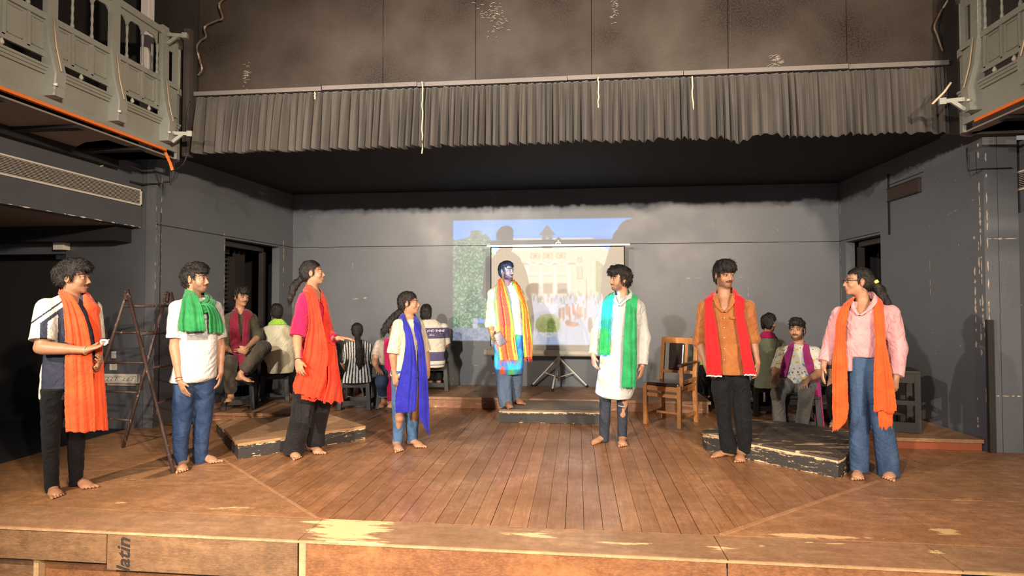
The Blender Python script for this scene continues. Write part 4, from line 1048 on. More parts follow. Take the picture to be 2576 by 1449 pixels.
        g = np.minimum(ly - (.012 + np.clip(lz - side, 0, .2) * .55), (zl - lz) + 0 * ly)
        g1 = -np.maximum(-(ly - .028 + np.clip(.03 - lz, 0, .1) * .25), -(zl - lz))             # front face area below the hairline
        V.D = np.maximum(V.D, (g1 * k).astype(np.float32))
        ear = (.0235 - np.hypot((ly + .012), (lz + .010) * .74)); V.D = np.maximum(V.D, np.where(np.abs(lx) > .055, ear * k, -1).astype(np.float32)) if style != 'bob' else V.D
        V.D = np.maximum(V.D, ((back - .03 - lz) * k if style not in ('long', 'bob') else (-.10 - lz) * k).astype(np.float32))
        if style not in ('long', 'bob'): V.D = np.maximum(V.D, (np.where(ly > -.03, (side - .012 - lz) * k, -1)).astype(np.float32))
        if tail:
            n = len(tail); R = np.interp(np.linspace(0, 1, n), np.linspace(0, 1, len(tail_r)), tail_r)
            for i in range(n - 1): V.cone(tail[i], tail[i + 1], R[i], R[i + 1], .015)
        w1 = wobble(seed, freq, 2.0); w2 = wobble(seed + 9, freq * 2.3, 1.6)
        V.ripple(lambda x, y, z: -(amp * 1.6 * w1(x, y, z) + amp * .7 * w2(x, y, z)))
        P, Q = V.mesh(); o = to_obj(name, P, Q, M_hair, s.root, s.O)
        if strands: s.strands(o, P, Q, strands, slen, lift, curl, tail, seed, style)
        return o
    def strands(s, o, P, Q, n, L, lift, curl, tail, seed, style):
        rs = np.random.RandomState(seed + 100); h = s.hd; me = o.data; N = np.zeros(len(me.vertices) * 3, np.float32); me.vertex_normals.foreach_get('vector', N); N = N.reshape(-1, 3); k = h['k']
        d0 = P - h['c'][None, :]; lx, ly, lz = d0 @ h['r'] / k, d0 @ h['f'] / k, d0 @ h['u'] / k
        ok = np.nonzero(~((ly > .02) & (lz < .045) & (np.abs(lx) < .07)))[0]; ix = ok[rs.randint(0, len(ok), n)]; p = P[ix] - N[ix] * .002; nn = N[ix]; x, y, z = lx[ix], ly[ix], lz[ix]
        if style in ('long', 'bob'):
            T0 = tail[0] if tail is not None else s.hl(0, -.09, -.05); fl = np.array(T0)[None, :] - p; fl /= np.linalg.norm(fl, axis=1)[:, None] + 1e-6
            if style == 'bob': fl = -h['u'][None, :] * .9 + fl * .2
            if tail is not None:
                A = np.array(tail); D = np.linalg.norm(p[:, None, :] - A[None], axis=2); j = np.clip(D.argmin(1), 0, len(A) - 2); tv = A[j + 1] - A[j]; tv /= np.linalg.norm(tv, axis=1)[:, None]; far = (np.linalg.norm(p - h['c'], axis=1) > .125 * k) | (D.min(1) < .03); fl[far] = tv[far]
        else:
            fr = np.clip((z - .03) / .05, 0, 1)[:, None]; side = np.sign(x)[:, None]
            fl = fr * (h['f'] * .75 + h['r'] * side * .35 - h['u'] * .1) + (1 - fr) * (-h['u'] * .9 + h['f'] * .15)
        cl = 24; w = [wobble(seed + 20 + i, cl * .35, 2.0)(p[:, 0], p[:, 1], p[:, 2]) for i in range(3)]; fl = fl + np.stack(w, 1) * (1.3 if style == 'curly' else .35) + rs.normal(size=fl.shape) * (.16 if style == 'curly' else .08)
        fl -= nn * (fl * nn).sum(1)[:, None]; fl /= np.linalg.norm(fl, axis=1)[:, None] + 1e-6; sd = np.cross(fl, nn); m = 7; V = []; ln = L * rs.uniform(.55, 1.15, n)[:, None]; wd = (.0026 if style == 'curly' else .0020) * rs.uniform(.6, 1.3, n)[:, None]; ph = rs.uniform(0, 6.28, n)[:, None]
        for i in range(m):
            t = i / (m - 1); c = p + fl * ln * t + nn * (lift * ln * math.sin(math.pi * min(1, t * .85))) + sd * (curl * np.sin(ph + t * 4.5)) * t - h['u'][None, :] * (ln * .25 * t * t); ww = wd * (1 - t) ** .5
            V.append(c + sd * ww); V.append(c - sd * ww)
        V = np.stack(V, 1).reshape(-1, 3); b = (np.arange(n) * 2 * m)[:, None]; F_ = np.concatenate([np.stack([b[:, 0] + 2 * i, b[:, 0] + 2 * i + 1, b[:, 0] + 2 * i + 3, b[:, 0] + 2 * i + 2], 1) for i in range(m - 1)])
        q = to_obj('hair_strand', V, F_, M_hair, None, s.O); q.parent = o; q['kind'] = 'stuff'; return q
    # ---- clothing from pixel rows and limbs
    def cloth(s, name, mat, lofts=(), cones=(), cuts=(), fold=.004, ff=7, seed=1, aniso=(1, 1, 1), k=.03, color=None, h=None, zmin=None, zmax=None, dents=()):
        pts = []
        for L in lofts:
            for r in L: pts += [np.array([r[1] - r[3], r[2] - max(r[3], r[4]), r[0]]), np.array([r[1] + r[3], r[2] + max(r[3], r[4]), r[0]])]
        for c in cones: pts += [np.array(c[0]) - c[2], np.array(c[0]) + c[2], np.array(c[1]) - c[3], np.array(c[1]) + c[3]]
        A = np.array(pts); V = Vox(A.min(0) - .03, A.max(0) + .03, h or s.h)
        for L in lofts: V.loft(L, k)
        for c in cones: V.cone(c[0], c[1], c[2], c[3], c[4] if len(c) > 4 and c[4] is not None else k, end=c[5] if len(c) > 5 else None)
        for c in cuts:
            if c[0] == 'cone': V.cone(c[1], c[2], c[3], c[4], .006, 's')
        if zmin is not None: V.cutz(zmin, 'above')
        if zmax is not None: V.cutz(zmax, 'below')
        if fold:
            w1 = wobble(seed, ff * .7, 2.4, 5, aniso); w2 = wobble(seed + 5, ff * 1.5, 2.6, 4, aniso); w3 = wobble(seed + 9, ff * .35, 1.0, 3)
            V.ripple(lambda x, y, z: fold * (w1(x, y, z) * .9 + np.clip(.5 + 1.2 * w3(x, y, z), 0, 1.2) * (1.1 * np.abs(w2(x, y, z)) - .3)))
        if lofts and name not in ('trousers', 'jeans'): s.fields.append(V)
        P, Q = V.mesh(); C = color(P) if color is not None else None
        return to_obj(name, P, Q, mat, s.root, s.O, C)
    def part(s, mb, name, mat, parent=None):
        o = mb.build(name, mat); o.parent = parent or s.root
        if parent is None: o.matrix_parent_inverse = Matrix.Translation(-Vector(s.O))
        return o
    def scarf(s, strips, mat, name='scarf', th=.005, fold=.012, nf=3.5, seed=1, fringe=None, nu=36, color=None, fray=.003, edge=None):
        """strips: lists of (yL, xL, dL, yR, xR, dR) in pixels with depths in metres; one sheet of cloth each"""
        Vs = []; Fs = []; base = 0; Us = []
        for si, R in enumerate(strips):
            R = np.array(R, float); L = np.array([s.P(r[1], r[0], r[2]) for r in R]); Rr = np.array([s.P(r[4], r[3], r[5]) for r in R])
            seg = np.r_[0, np.cumsum(np.linalg.norm((L + Rr)[1:] / 2 - (L + Rr)[:-1] / 2, axis=1))]; tot = seg[-1]; nv = max(12, int(tot / .012)); t = np.linspace(0, tot, nv)
            def ipol(A):
                out = np.zeros((nv, 3))
                for c in range(3):
                    m = np.gradient(A[:, c], seg); i = np.clip(np.searchsorted(seg, t) - 1, 0, len(seg) - 2); hh = seg[i + 1] - seg[i]; u = (t - seg[i]) / hh
                    out[:, c] = (2 * u ** 3 - 3 * u ** 2 + 1) * A[i, c] + (u ** 3 - 2 * u ** 2 + u) * hh * m[i] + (-2 * u ** 3 + 3 * u ** 2) * A[i + 1, c] + (u ** 3 - u ** 2) * hh * m[i + 1]
                return out
            a = ipol(L); b = ipol(Rr); u = np.linspace(0, 1, nu); rs = np.random.RandomState(seed * 7 + si); ph = rs.uniform(0, 6.28, 4)
            G = a[:, None, :] * (1 - u)[None, :, None] + b[:, None, :] * u[None, :, None]
            tt = (t / max(tot, 1e-6))[:, None]; tm = t[:, None]
            uu = u[None, :] + .07 * np.sin(2 * math.pi * u[None, :] * 1.3 + ph[2]) + .05 * np.sin(tm * 3.7 + ph[1]) * np.sin(math.pi * u[None, :])
            m1 = .55 + .45 * np.sin(tm * 2.1 + 5 * u[None, :] + ph[3]); m2 = .5 + .5 * np.sin(tm * 3.3 - 4 * u[None, :] + ph[0])
            wv = m1 * np.sin(2 * math.pi * nf * uu + ph[0]) + .55 * m2 * np.sin(2 * math.pi * nf * 1.83 * uu + ph[3] + .8 * np.sin(tm * 4)) + .16 * np.sin(2 * math.pi * nf * 4.1 * uu + tm * 3) + .30 * np.sin(tm * 9 + 3 * u[None, :] + ph[1]) * m2
            wid = np.linalg.norm(b - a, axis=1)[:, None]; amp = fold * np.clip(wid / .12, .35, 1.3) * (.75 + .25 * np.sin(tm * 5 + ph[2]))
            tan = np.gradient(a + b, axis=0); acr = (b - a); nn = np.cross(tan, acr); nn /= (np.linalg.norm(nn, axis=1)[:, None] + 1e-9)
            G = G + nn[:, None, :] * (amp * wv)[:, :, None]
            bow = (1 - (2 * u[None, :] - 1) ** 2) * wid * .10; sg = np.where(nn @ np.array([-s.d[0], -s.d[1], .0]) >= 0, 1, -1)[:, None]
            G = G + nn[:, None, :] * (bow * sg)[:, :, None]
            if fray:
                e = np.convolve(rs.normal(size=nu + 4), np.ones(5) / 2.6, 'valid') * fray; e2 = np.convolve(rs.normal(size=nu + 4), np.ones(5) / 2.6, 'valid') * fray
                G[-1] += tan[-1][None, :] / np.linalg.norm(tan[-1]) * e[:, None]; G[0] += tan[0][None, :] / np.linalg.norm(tan[0]) * e2[:, None]
            ed = rs.normal(size=(nv, 1)) * .0012; G[:, 0] += (b - a) / wid * ed; G[:, -1] += (b - a) / wid * ed[::-1]
            idx = base + np.arange(nv * nu).reshape(nv, nu); Fs.append(np.stack([idx[:-1, :-1], idx[1:, :-1], idx[1:, 1:], idx[:-1, 1:]], -1).reshape(-1, 4)); Vs.append(G.reshape(-1, 3)); Us.append(np.stack([np.full((nv, nu), si, float), np.broadcast_to(u, (nv, nu)), np.broadcast_to(tt, (nv, nu)), np.broadcast_to(tm, (nv, nu))], -1).reshape(-1, 4)); base += nv * nu
        P = np.concatenate(Vs); tw = np.array([-s.d[0], -s.d[1], 0.0])
        for it in range(2):
            for V_ in s.fields: P = V_.push(P, .007 + (0 if name == 'collar' else .004), tw)
        Q = np.concatenate(Fs); U = np.concatenate(Us); C = color(U) if color is not None else None
        o = to_obj(name, P, Q, mat, s.root, s.O, C); m = o.modifiers.new('solid', 'SOLIDIFY'); m.thickness = th; m.offset = 0
        if edge:
            for (si, end) in edge[1]:
                sel = np.nonzero(U[:, 0] == si)[0]; row = sel[-nu:] if end else sel[:nu]
                mb = MB(); mb.tube([Vector(p) for p in P[row]], .0065, 6); q_ = s.part(mb, 'white_edging', edge[0]); q_.parent = o; q_.matrix_parent_inverse = Matrix.Translation(-Vector(s.O))
        if fringe:
            mb = MB(); rs = random.Random(seed)
            for (si, end, ln, n) in fringe:
                sel = np.nonzero(U[:, 0] == si)[0]; row = sel[-nu:] if end else sel[:nu]; prev = sel[-2 * nu:-nu] if end else sel[nu:2 * nu]
                for j in range(n):
                    q = row[int(j / (n - 1) * (nu - 1))]; a = P[q]; l = ln * rs.uniform(.6, 1.1); mb.tube([a, a + [rs.gauss(0, .003), rs.gauss(0, .003), -l * .5], a + [rs.gauss(0, .006), rs.gauss(0, .006), -l]], [.0022, .0018, .001], 5)
            f = s.part(mb, 'fringe', mat); f.parent = o; f.matrix_parent_inverse = Matrix.Translation(-Vector(s.O)); 
            if C is not None: 
                at = f.data.color_attributes.new('Col', 'FLOAT_COLOR', 'POINT'); c4 = np.ones((len(f.data.vertices), 4), np.float32); c4[:, :3] = (.75, .10, .05); at.data.foreach_set('color', c4.ravel())
        return o
    def ring(s, name, mat, p, axis, R, r, parent=None, flat=1.0):
        ax = Vector(nrm(axis)); a = ax.orthogonal().normalized(); b = ax.cross(a); p = Vector(p); pts = [p + (a * math.cos(t) + b * math.sin(t)) * R for t in np.linspace(0, 2 * math.pi, 25)]
        return s.part(MB().tube(pts, r, 8, False), name, mat, parent)
def jean(name, c1, c2):
    t = NT(name); n = t.noise(t.co((1, 1, .5)), 5, 5, .65, .5); f = t.noise(t.co((1, 1, .3)), 420, 2); c = t.mix(t.ramp(n, [(.35, 0.0), (.7, 1.0)]), c1, c2)
    c = t.mix(t.ramp(f, [(.4, 0.0), (.8, .3)]), c, tuple(min(1, x * 1.6) for x in c2)); r_ = t.math('ABSOLUTE', t.math('SUBTRACT', t.noise(t.co((1, 1, 1.3)), 6, 3, .5, 1.8), .5)); t.bump(t.math('SUBTRACT', t.math('ADD', t.math('MULTIPLY', n, .5), t.math('MULTIPLY', f, .05)), t.math('MULTIPLY', t.math('MINIMUM', r_, .12), 3.0)), .3, .02); return t.fin(c, .85, .15)
# ---------------------------------------------------------------- the people
def U(y, xo, xi, do, di=None, yi=None): return (y, xo, do, y if yi is None else yi, xi, do if di is None else di)
def person(label, px, Y, z0, tone, head, neck, sh, hip, arms, legs, group=None, h=.0048, name='person', seat=0):
    s = Fig(label, px, Y, z0, tone, group, h, name)
    s.head(**head); P = lambda t: s.P(*t)
    def gnd(p):
        r = ray(p[0], p[1]); t = (z0 - CAM_H) / r[2]; return np.array([r[0] * t, r[1] * t, z0])
    s.gnd = gnd; A = []; Lg = []
    for a in arms:
        wr = P(a['wr']); f = P(a['tip']) - wr; pm = s.dirv(*a['palm']) if hasattr(a['palm'], '__len__') else s.dirv(a['palm']); th = s.dirv(*a['th']) if hasattr(a['th'], '__len__') else s.dirv(a['th'])
        fn = nrm(f); pp = nrm(pm - fn * (pm @ fn)); sd = 1 if np.cross(fn, pp) @ th > 0 else -1
        A.append(dict(a, el=P(a['el']), wr=wr, f=f, palm=pm, side=sd))
    for g in legs:
        hl = gnd(g['heel']) if len(g['heel']) == 2 else P(g['heel']); tp = gnd(g['toe']) if len(g['toe']) == 2 else P(g['toe']); v = (tp - hl)[:2]; L = float(np.clip(np.linalg.norm(v) / .19 * .25, .20, .26)); v = v / np.linalg.norm(v)
        ang = math.degrees(math.atan2(v @ s.l, -(v @ s.d))); ank = hl + np.array([0, 0, .085]); fv = s.dirv(ang)
        big = g.get('in', 1)
        Lg.append(dict(g, heel=hl, ankle=ank, knee=P(g['knee']) if seat else P((g['knee'][0], g['knee'][1], .45 * float(hl[:2] @ s.d - s.D0) + .55 * hip[len(Lg)][2])), ang=ang, L=L, side=big, dd=float(hl[:2] @ s.d - s.D0)))
    s.sh = [P(t) for t in sh]; s.A = A; s.Lg = Lg; s.neck = P(neck); s.hip = [P(t) for t in hip]
    if seat:
        for q in s.hip: q[2] = z0 + seat + .125
    s.body(s.neck, s.sh, s.hip, A, Lg)
    return s
def legrows(s, L, dd0, dd1, ratio=.95, top=None):
    m = s.P((L[-1][1] + L[-1][2]) / 2, L[-1][0]); g = min(s.Lg, key=lambda q: abs((q['ankle'][:2] - m[:2]) @ s.l)); dd1 = g['dd'] + .005
    y0 = L[0][0]; y1 = L[-1][0]; return [s.row(y, a, b, (b - a) * s.mpp * ratio, dd0 + (dd1 - dd0) * (y - y0) / (y1 - y0)) for y, a, b in L]
def sleeve(s, i, t, r0, r1, r2=None, t2=None):
    """sleeve cones for arm i: covers fraction t of the way from shoulder (0) over the elbow (1) to the wrist (2)"""
    a = s.A[i]; sh = s.sh[i]; el = a['el']; wr = a['wr']; c = []
    if t <= 1: e = sh + (el - sh) * t; d = nrm(el - sh); c = [(sh, e + d * .01, r0, r1, None, (e, d))]
    else: e = el + (wr - el) * (t - 1); rm = r2 or (r0 + r1) / 2; d = nrm(wr - el); c = [(sh, el, r0, rm), (el, e + d * .01, rm, r1, None, (e, d))]
    return c, None
def collar(s, mat, L, Rr, V, back=(.08, .06)):
    """L, Rr: (outer x, y, inner x, inner y) at the neck sides; V: (x, y) of the opening"""
    lx, ly, li, lj = L; rx, ry, ri, rj = Rr; vx, vy = V
    rows = [U(vy + 2, vx - 5, vx, -.138, -.138, vy), U(vy - 14, (vx + lx) / 2 - 7, (vx + li) / 2, -.130, -.118), U(ly + 6, lx, li, -.09, -.07, lj + 8), U(ly, lx - 3, li - 2, -.01, .0, lj), U(ly - 4, lx + 8, li + 6, back[0], back[1], lj - 5), U(ry - 4, rx - 8, ri - 6, back[0], back[1], rj - 5), U(ry, rx + 3, ri + 2, -.01, .0, rj), U(ry + 6, rx, ri, -.09, -.07, rj + 8), U(vy - 14, (vx + rx) / 2 + 7, (vx + ri) / 2, -.130, -.118), U(vy + 2, vx + 5, vx, -.138, -.138, vy)]
    return s.scarf([rows], mat, name='collar', th=.004, fold=.0008, nf=1, fray=0, nu=8)
def pcol(base): return np.array(base)
COT = lambda n, c, **k: cloth(n, c, **k)

# 1 --- man at the far left in the navy and cream polo, orange scarf, turned to the right
s = person('person in navy and cream striped polo with long orange scarf, at the far left', 190, 3.93, 0, 'tan',
    dict(px=184, py=699, phi=70, sz=.222, stache=2, tilt=0), (178, 742, .02), [(118, 775, -.06), (232, 775, .10)], [(135, 985, -.05), (185, 985, .06)],
    [dict(el=(104, 875, -.14), wr=(216, 881, -.27), tip=(262, 868, -.30), palm=(0, 80), th=(60, 60), curl=.28, r=(.05, .043, .027)),
     dict(el=(240, 880, .06), wr=(243, 925, -.15), tip=(262, 893, -.26), palm=(-80, 30), th=(-90, 10), curl=.6, r=(.05, .043, .027))],
    [{'knee': (128, 1110, -.07), 'heel': (131, 1240), 'toe': (160, 1267), 'in': -1}, {'knee': (190, 1100, .05), 'heel': (190, 1224), 'toe': (262, 1234), 'in': 1}])
s.hair('curly', .005, 22, .014, 11, fringe=.03, side=-.012, vol=1.07, lift=.12, slen=.034)
def cpolo(P):
    u = (P[:, :2] - s.G) @ s.l; z = P[:, 2]; C = np.tile(np.array([.028, .032, .055]), (len(P), 1)); W_ = np.array([.66, .64, .55])
    C[((u < -.205) | ((u > -.163) & (u < -.108))) & (z > 1.09)] = W_
    sl = np.clip(-.06 - u, 0, 1) * .9
    C[(z > 1.37 - sl) & (u < -.02) & (u > -.205)] = np.array([.028, .032, .055]); C[(z > 1.40 - sl) & (u < -.02) & (u > -.23)] = W_; C[(z > 1.435 - sl) & (z < 1.45 - sl) & (u < -.02)] = np.array([.028, .032, .055])
    C[(u < -.195) & (z < 1.06)] = W_; C[(u > .108) & (u < .15) & (z < 1.2)] = W_; C[(u > .125) & (z > 1.12)] = W_
    return C
c, cut = sleeve(s, 0, .82, .068, .078); c2, cut2 = sleeve(s, 1, .75, .062, .068)
s.cloth('polo_shirt', vcol('striped_polo_cloth', .8), [s.rows([(742, 152, 212, .14), (752, 126, 226, .18), (775, 106, 246, .22), (830, 112, 250, .24), (880, 112, 254, .25), (940, 100, 258, .25), (985, 98, 258, .25), (1000, 99, 256, .24)])], c + c2, [('cone', s.P(196, 738, -.06), s.P(206, 772, -.12), .055, .034)], .0042, 5, 1, color=cpolo)
Mblk = cloth('black_trouser_cloth', (.010, .010, .012), (.006, .006, .007))
s.cloth('trousers', Mblk, [legrows(s, [(975, 100, 172), (1020, 100, 165), (1060, 102, 158), (1105, 103, 152), (1150, 107, 150), (1200, 110, 149), (1237, 113, 151)], -.04, -.05), legrows(s, [(975, 150, 235), (1030, 160, 226), (1060, 165, 221), (1110, 168, 215), (1160, 171, 212), (1218, 173, 209)], .04, .06)], fold=.0045, ff=9, seed=2, aniso=(1.3, 1.3, .8))
Mor = cloth('orange_scarf_cloth', (.82, .10, .024), (.70, .065, .017), rough=.8, weave=420, wr=.28)
s.scarf([[U(1086, 166, 240, -.17, -.18), U(1040, 163, 240, -.17, -.19), U(960, 163, 236, -.19), U(900, 163, 232, -.20), U(850, 164, 226, -.20), U(800, 161, 214, -.17, -.19), U(765, 157, 196, -.12, -.15), U(745, 150, 180, -.05, -.10, 742), U(736, 146, 166, .03, .0, 730), U(740, 160, 168, .12, .09, 722), U(742, 200, 196, .12, .09, 726), U(742, 226, 210, .05, .0, 736), U(762, 240, 211, -.02, -.07), U(790, 249, 219, -.05, -.10), U(840, 256, 236, -.06, -.12), U(880, 258, 240, -.08, -.13), U(960, 264, 238, -.10, -.16), U(1040, 270, 238, -.10, -.17), U(1083, 272, 240, -.10, -.17)]], Mor, fold=.010, nf=2.6, seed=1)
Mgold = plain('pale_gold', (.75, .62, .35), .3, .6); Mdk = plain('dark_cord', (.02, .015, .02), .6)
w = s.A[0]['wr']; s.ring('wristband', Mgold, w, w - s.A[0]['el'], .029, .004)
cp = s.P(262, 864, -.325)
coil = MB(); cc = [Vector(cp) + Vector((.026 * math.cos(t), .006 * math.sin(2 * t), .017 * math.sin(t) + .0012 * t)) for t in np.linspace(0, 12.5, 60)]
coil.tube(cc, .005, 7); co_ = coil.build('rolled_strap', plain('white_strap', (.85, .83, .78), .5), None); tag(co_, 'small white rolled strap held in the hands of the man at the far left', 'strap')

# 2 --- man in white tee, green scarf round the neck
s = person('person in white oversized tee and blue jeans with green scarf wrapped round the neck', 490, 4.70, 0, 'mid',
    dict(px=492, py=702, phi=62, sz=.222, beard=1, stache=1), (487, 748, .02), [(447, 775, -.03), (538, 775, .05)], [(462, 950, 0), (512, 950, .02)],
    [dict(el=(440, 870, -.04), wr=(452, 957, -.13), tip=(470, 1002, -.14), palm=(120, 0), th=(60, 0), curl=.22, spread=.2, r=(.05, .040, .026)),
     dict(el=(553, 870, .05), wr=(555, 935, 0), tip=(551, 975, -.02), palm=(-100, 0), th=(0, 0), curl=.4, r=(.05, .04, .026))],
    [{'knee': (460, 1075, -.03), 'heel': (461, 1176), 'toe': (456, 1195), 'in': -1}, {'knee': (508, 1070, .05), 'heel': (506, 1162), 'toe': (560, 1166), 'in': 1}])
s.hair('curly', .006, 24, .018, 12, fringe=.02, side=-.004, vol=1.03, lift=.14, slen=.030)
def ctee(P):
    u = (P[:, :2] - s.G) @ s.l; z = P[:, 2]; v = (P[:, :2] - s.G) @ s.d; C = np.tile(np.array([.55, .545, .51]), (len(P), 1)); k = (v < 0) & (u > -.065) & (u < .09) & (z > 1.08) & (z < 1.30)
    bars = (np.abs(z - 1.12) < .022) | (np.abs(z - 1.27) < .006) | ((np.abs(u - .02) < .03) & (z > 1.14) & (z < 1.25)); C[k & bars] = (.24, .235, .23); return C
c, cut = sleeve(s, 0, .80, .070, .072); c2, cut2 = sleeve(s, 1, .80, .068, .072)
s.cloth('tee_shirt', vcol('white_cotton', .85), [s.rows([(748, 462, 520, .15), (760, 450, 540, .19), (780, 440, 552, .22), (840, 447, 548, .26), (900, 441, 547, .28), (940, 431, 546, .31), (952, 427, 545, .32), (960, 424, 520, .30)])], c + c2, [], .0055, 5, 3, color=ctee)
Mj1 = jean('mid_blue_denim', (.022, .042, .10), (.055, .10, .20))
s.cloth('jeans', Mj1, [legrows(s, [(935, 436, 505), (1000, 434, 489), (1060, 433, 483), (1100, 433, 476), (1140, 436, 473), (1169, 443, 474)], -.01, -.01), legrows(s, [(935, 470, 545), (1000, 487, 540), (1060, 486, 533), (1110, 484, 526), (1140, 484, 523), (1164, 487, 522)], .02, .06)], fold=.005, ff=9, seed=4, aniso=(1.3, 1.3, .8))
Mgr = cloth('green_scarf_cloth', (.030, .29, .085), (.015, .17, .045), rough=.7, weave=420, wr=.28)
s.scarf([[U(833, 450, 518, -.17, -.19), U(815, 449, 516, -.17, -.20), U(790, 452, 512, -.15, -.19), U(768, 456, 506, -.10, -.18), U(752, 462, 498, -.03, -.15, 748), U(742, 468, 488, .05, .02, 728), U(738, 490, 490, .13, .10, 720), U(744, 520, 508, .10, .08, 730), U(762, 538, 518, -.02, -.06, 748), U(782, 530, 508, -.14, -.14, 758), U(790, 505, 497, -.17, -.15, 762), U(780, 478, 485, -.15, -.13, 752)],
         [U(762, 520, 500, -.14, -.16, 770), U(770, 538, 512, -.13, -.18), U(790, 552, 520, -.10, -.18), U(815, 561, 521, -.10, -.18), U(838, 563, 524, -.10, -.17)]], Mgr, fold=.015, nf=2.8, seed=2, th=.006)
w = s.A[0]['wr']; s.ring('bracelet', plain('red_thread', (.25, .03, .03), .7), w - nrm(w - s.A[0]['el']) * .02, w - s.A[0]['el'], .030, .003); s.ring('bracelet', plain('silver', (.6, .58, .52), .3, .8), w, w - s.A[0]['el'], .031, .0035)

# 3 --- woman in pink shirt with large orange red shawl
s = person('person in hot pink shirt and wide black cargo trousers with a big red-orange shawl', 780, 5.04, 0, 'mid',
    dict(px=787, py=686, phi=84, sz=.205, female=True, smile=True, up=3), (788, 735, .02), [(768, 752, -.10), (806, 755, .12)], [(768, 960, -.07), (812, 960, .07)],
    [dict(el=(748, 850, -.20), wr=(750, 905, -.32), tip=(758, 960, -.34), palm=(150, 0), th=(70, 0), curl=.5, r=(.042, .034, .023)),
     dict(el=(812, 850, .0), wr=(850, 851, -.22), tip=(886, 852, -.26), palm=(60, -60), th=(80, 60), curl=.25, spread=.3, r=(.042, .034, .023))],
    [{'knee': (758, 1060, -.07), 'heel': (735, 1146), 'toe': (768, 1170), 'in': -1}, {'knee': (800, 1050, .07), 'heel': (783, 1136), 'toe': (828, 1150), 'in': 1}])
T = [(766, 694, .03), (757, 703, .03), (747, 711, .02), (739, 723, .0), (735, 737, -.02), (731, 750, -.02), (728, 764, -.01)]
s.hair('long', .003, 14, .0, 13, tail=[s.P(*t) for t in T], tail_r=(.030, .026, .030, .030, .026, .020, .010), line=.060, side=.0, lift=.10, curl=.010, slen=.030)
Mpk = cloth('hot_pink_cloth', (.70, .014, .10), (.52, .007, .05), rough=.85)
c, cut = sleeve(s, 0, .96, .062, .074); c2, cut2 = sleeve(s, 1, 1.72, .055, .048, .058)
s.cloth('shirt', Mpk, [s.rows([(738, 760, 806, .16), (750, 748, 818, .24), (775, 742, 824, .32), (820, 742, 832, .33), (870, 748, 838, .33), (905, 750, 842, .33), (960, 750, 846, .32)])], c + c2, [('cone', s.P(797, 728, -.04), s.P(812, 770, -.12), .038, .012)], .006, 6, 5)
Mbk = cloth('black_cargo_cloth', (.022, .020, .020), (.014, .013, .013))
tr = s.cloth('trousers', Mbk, [legrows(s, [(945, 742, 800), (1000, 735, 796), (1040, 731, 786), (1080, 723, 777), (1115, 716, 770), (1140, 712, 766)], -.06, -.10, 1.0), legrows(s, [(945, 775, 842), (1000, 778, 838), (1050, 776, 826), (1090, 774, 818), (1121, 772, 818)], .05, .08, 1.0)], fold=.005, ff=7, seed=6, aniso=(1.3, 1.3, .7))
mb = MB(); a = [s.P(737, 1015, -.235), s.P(779, 1018, -.20), s.P(774, 1066, -.235), s.P(730, 1060, -.265)]
n_ = np.cross(a[1] - a[0], a[3] - a[0]); n_ = nrm(n_); n_ = n_ if n_[:2] @ s.d < 0 else -n_
mb.add([Vector(p) for p in a] + [Vector(p + n_ * .010) for p in a], [(0, 1, 2, 3), (4, 5, 6, 7), (0, 1, 5, 4), (1, 2, 6, 5), (2, 3, 7, 6), (3, 0, 4, 7)])
pk_ = s.part(mb, 'cargo_pocket', Mbk); 
Mro = cloth('red_orange_shawl_cloth', (.80, .055, .016), (.66, .032, .012), rough=.75, weave=420, wr=.28)
s.scarf([[U(985, 738, 800, -.24, -.26, 1008), U(965, 738, 816, -.24, -.27), U(930, 752, 822, -.24, -.27), U(892, 763, 826, -.24, -.27), U(860, 769, 822, -.23, -.26), U(815, 777, 813, -.21, -.24), U(780, 776, 806, -.18, -.22), U(750, 769, 799, -.13, -.17), U(735, 764, 788, -.06, -.10, 726), U(728, 764, 780, .02, .0, 715), U(732, 782, 788, .14, .11, 718), U(736, 806, 800, .12, .08, 722), U(752, 818, 801, .02, -.05), U(780, 827, 806, -.02, -.10), U(820, 835, 814, -.04, -.16), U(860, 842, 820, -.06, -.20), U(910, 849, 822, -.08, -.24), U(960, 856, 824, -.10, -.26), U(1012, 862, 812, -.12, -.27)],
         [U(880, 772, 832, -.22, -.20), U(930, 764, 838, -.22, -.19), U(1005, 757, 850, -.23, -.18)]], Mro, fold=.012, nf=2.8, seed=3, fray=.012)
w = s.A[0]['wr']; s.ring('bracelet', Mdk, w, w - s.A[0]['el'], .026, .0035)
w = s.A[1]['wr']
for q in (.0, -.014, -.028): s.ring('bangle', plain('dark_red_glass', (.18, .015, .02), .25), w + nrm(w - s.A[1]['el']) * q, w - s.A[1]['el'], .027, .004)

# 4 --- girl in cream tee with a blue scarf
s = person('person in cream tee and jeans with a long royal blue scarf and curly ponytail', 1030, 5.45, 0, 'mid',
    dict(px=1030, py=762, phi=76, sz=.20, female=True), (1030, 802, .02), [(1003, 818, -.08), (1054, 818, .10)], [(1008, 955, -.04), (1045, 955, .05)],
    [dict(el=(988, 893, -.10), wr=(992, 940, -.10), tip=(999, 980, -.11), palm=(150, 0), th=(60, 0), curl=.35, r=(.036, .030, .022), L=.16),
     dict(el=(1072, 890, .12), wr=(1077, 925, .08), tip=(1077, 958, .06), palm=(-120, 0), th=(60, 0), curl=.4, r=(.036, .030, .022), L=.16)],
    [{'knee': (1005, 1050, -.04), 'heel': (999, 1127), 'toe': (1008, 1144), 'in': -1}, {'knee': (1042, 1045, .05), 'heel': (1035, 1120), 'toe': (1074, 1131), 'in': 1}])
T = [(1012, 778, .04), (1003, 787, .04), (992, 797, .03), (982, 808, .01), (973, 819, .0), (967, 830, -.02), (964, 843, -.02)]
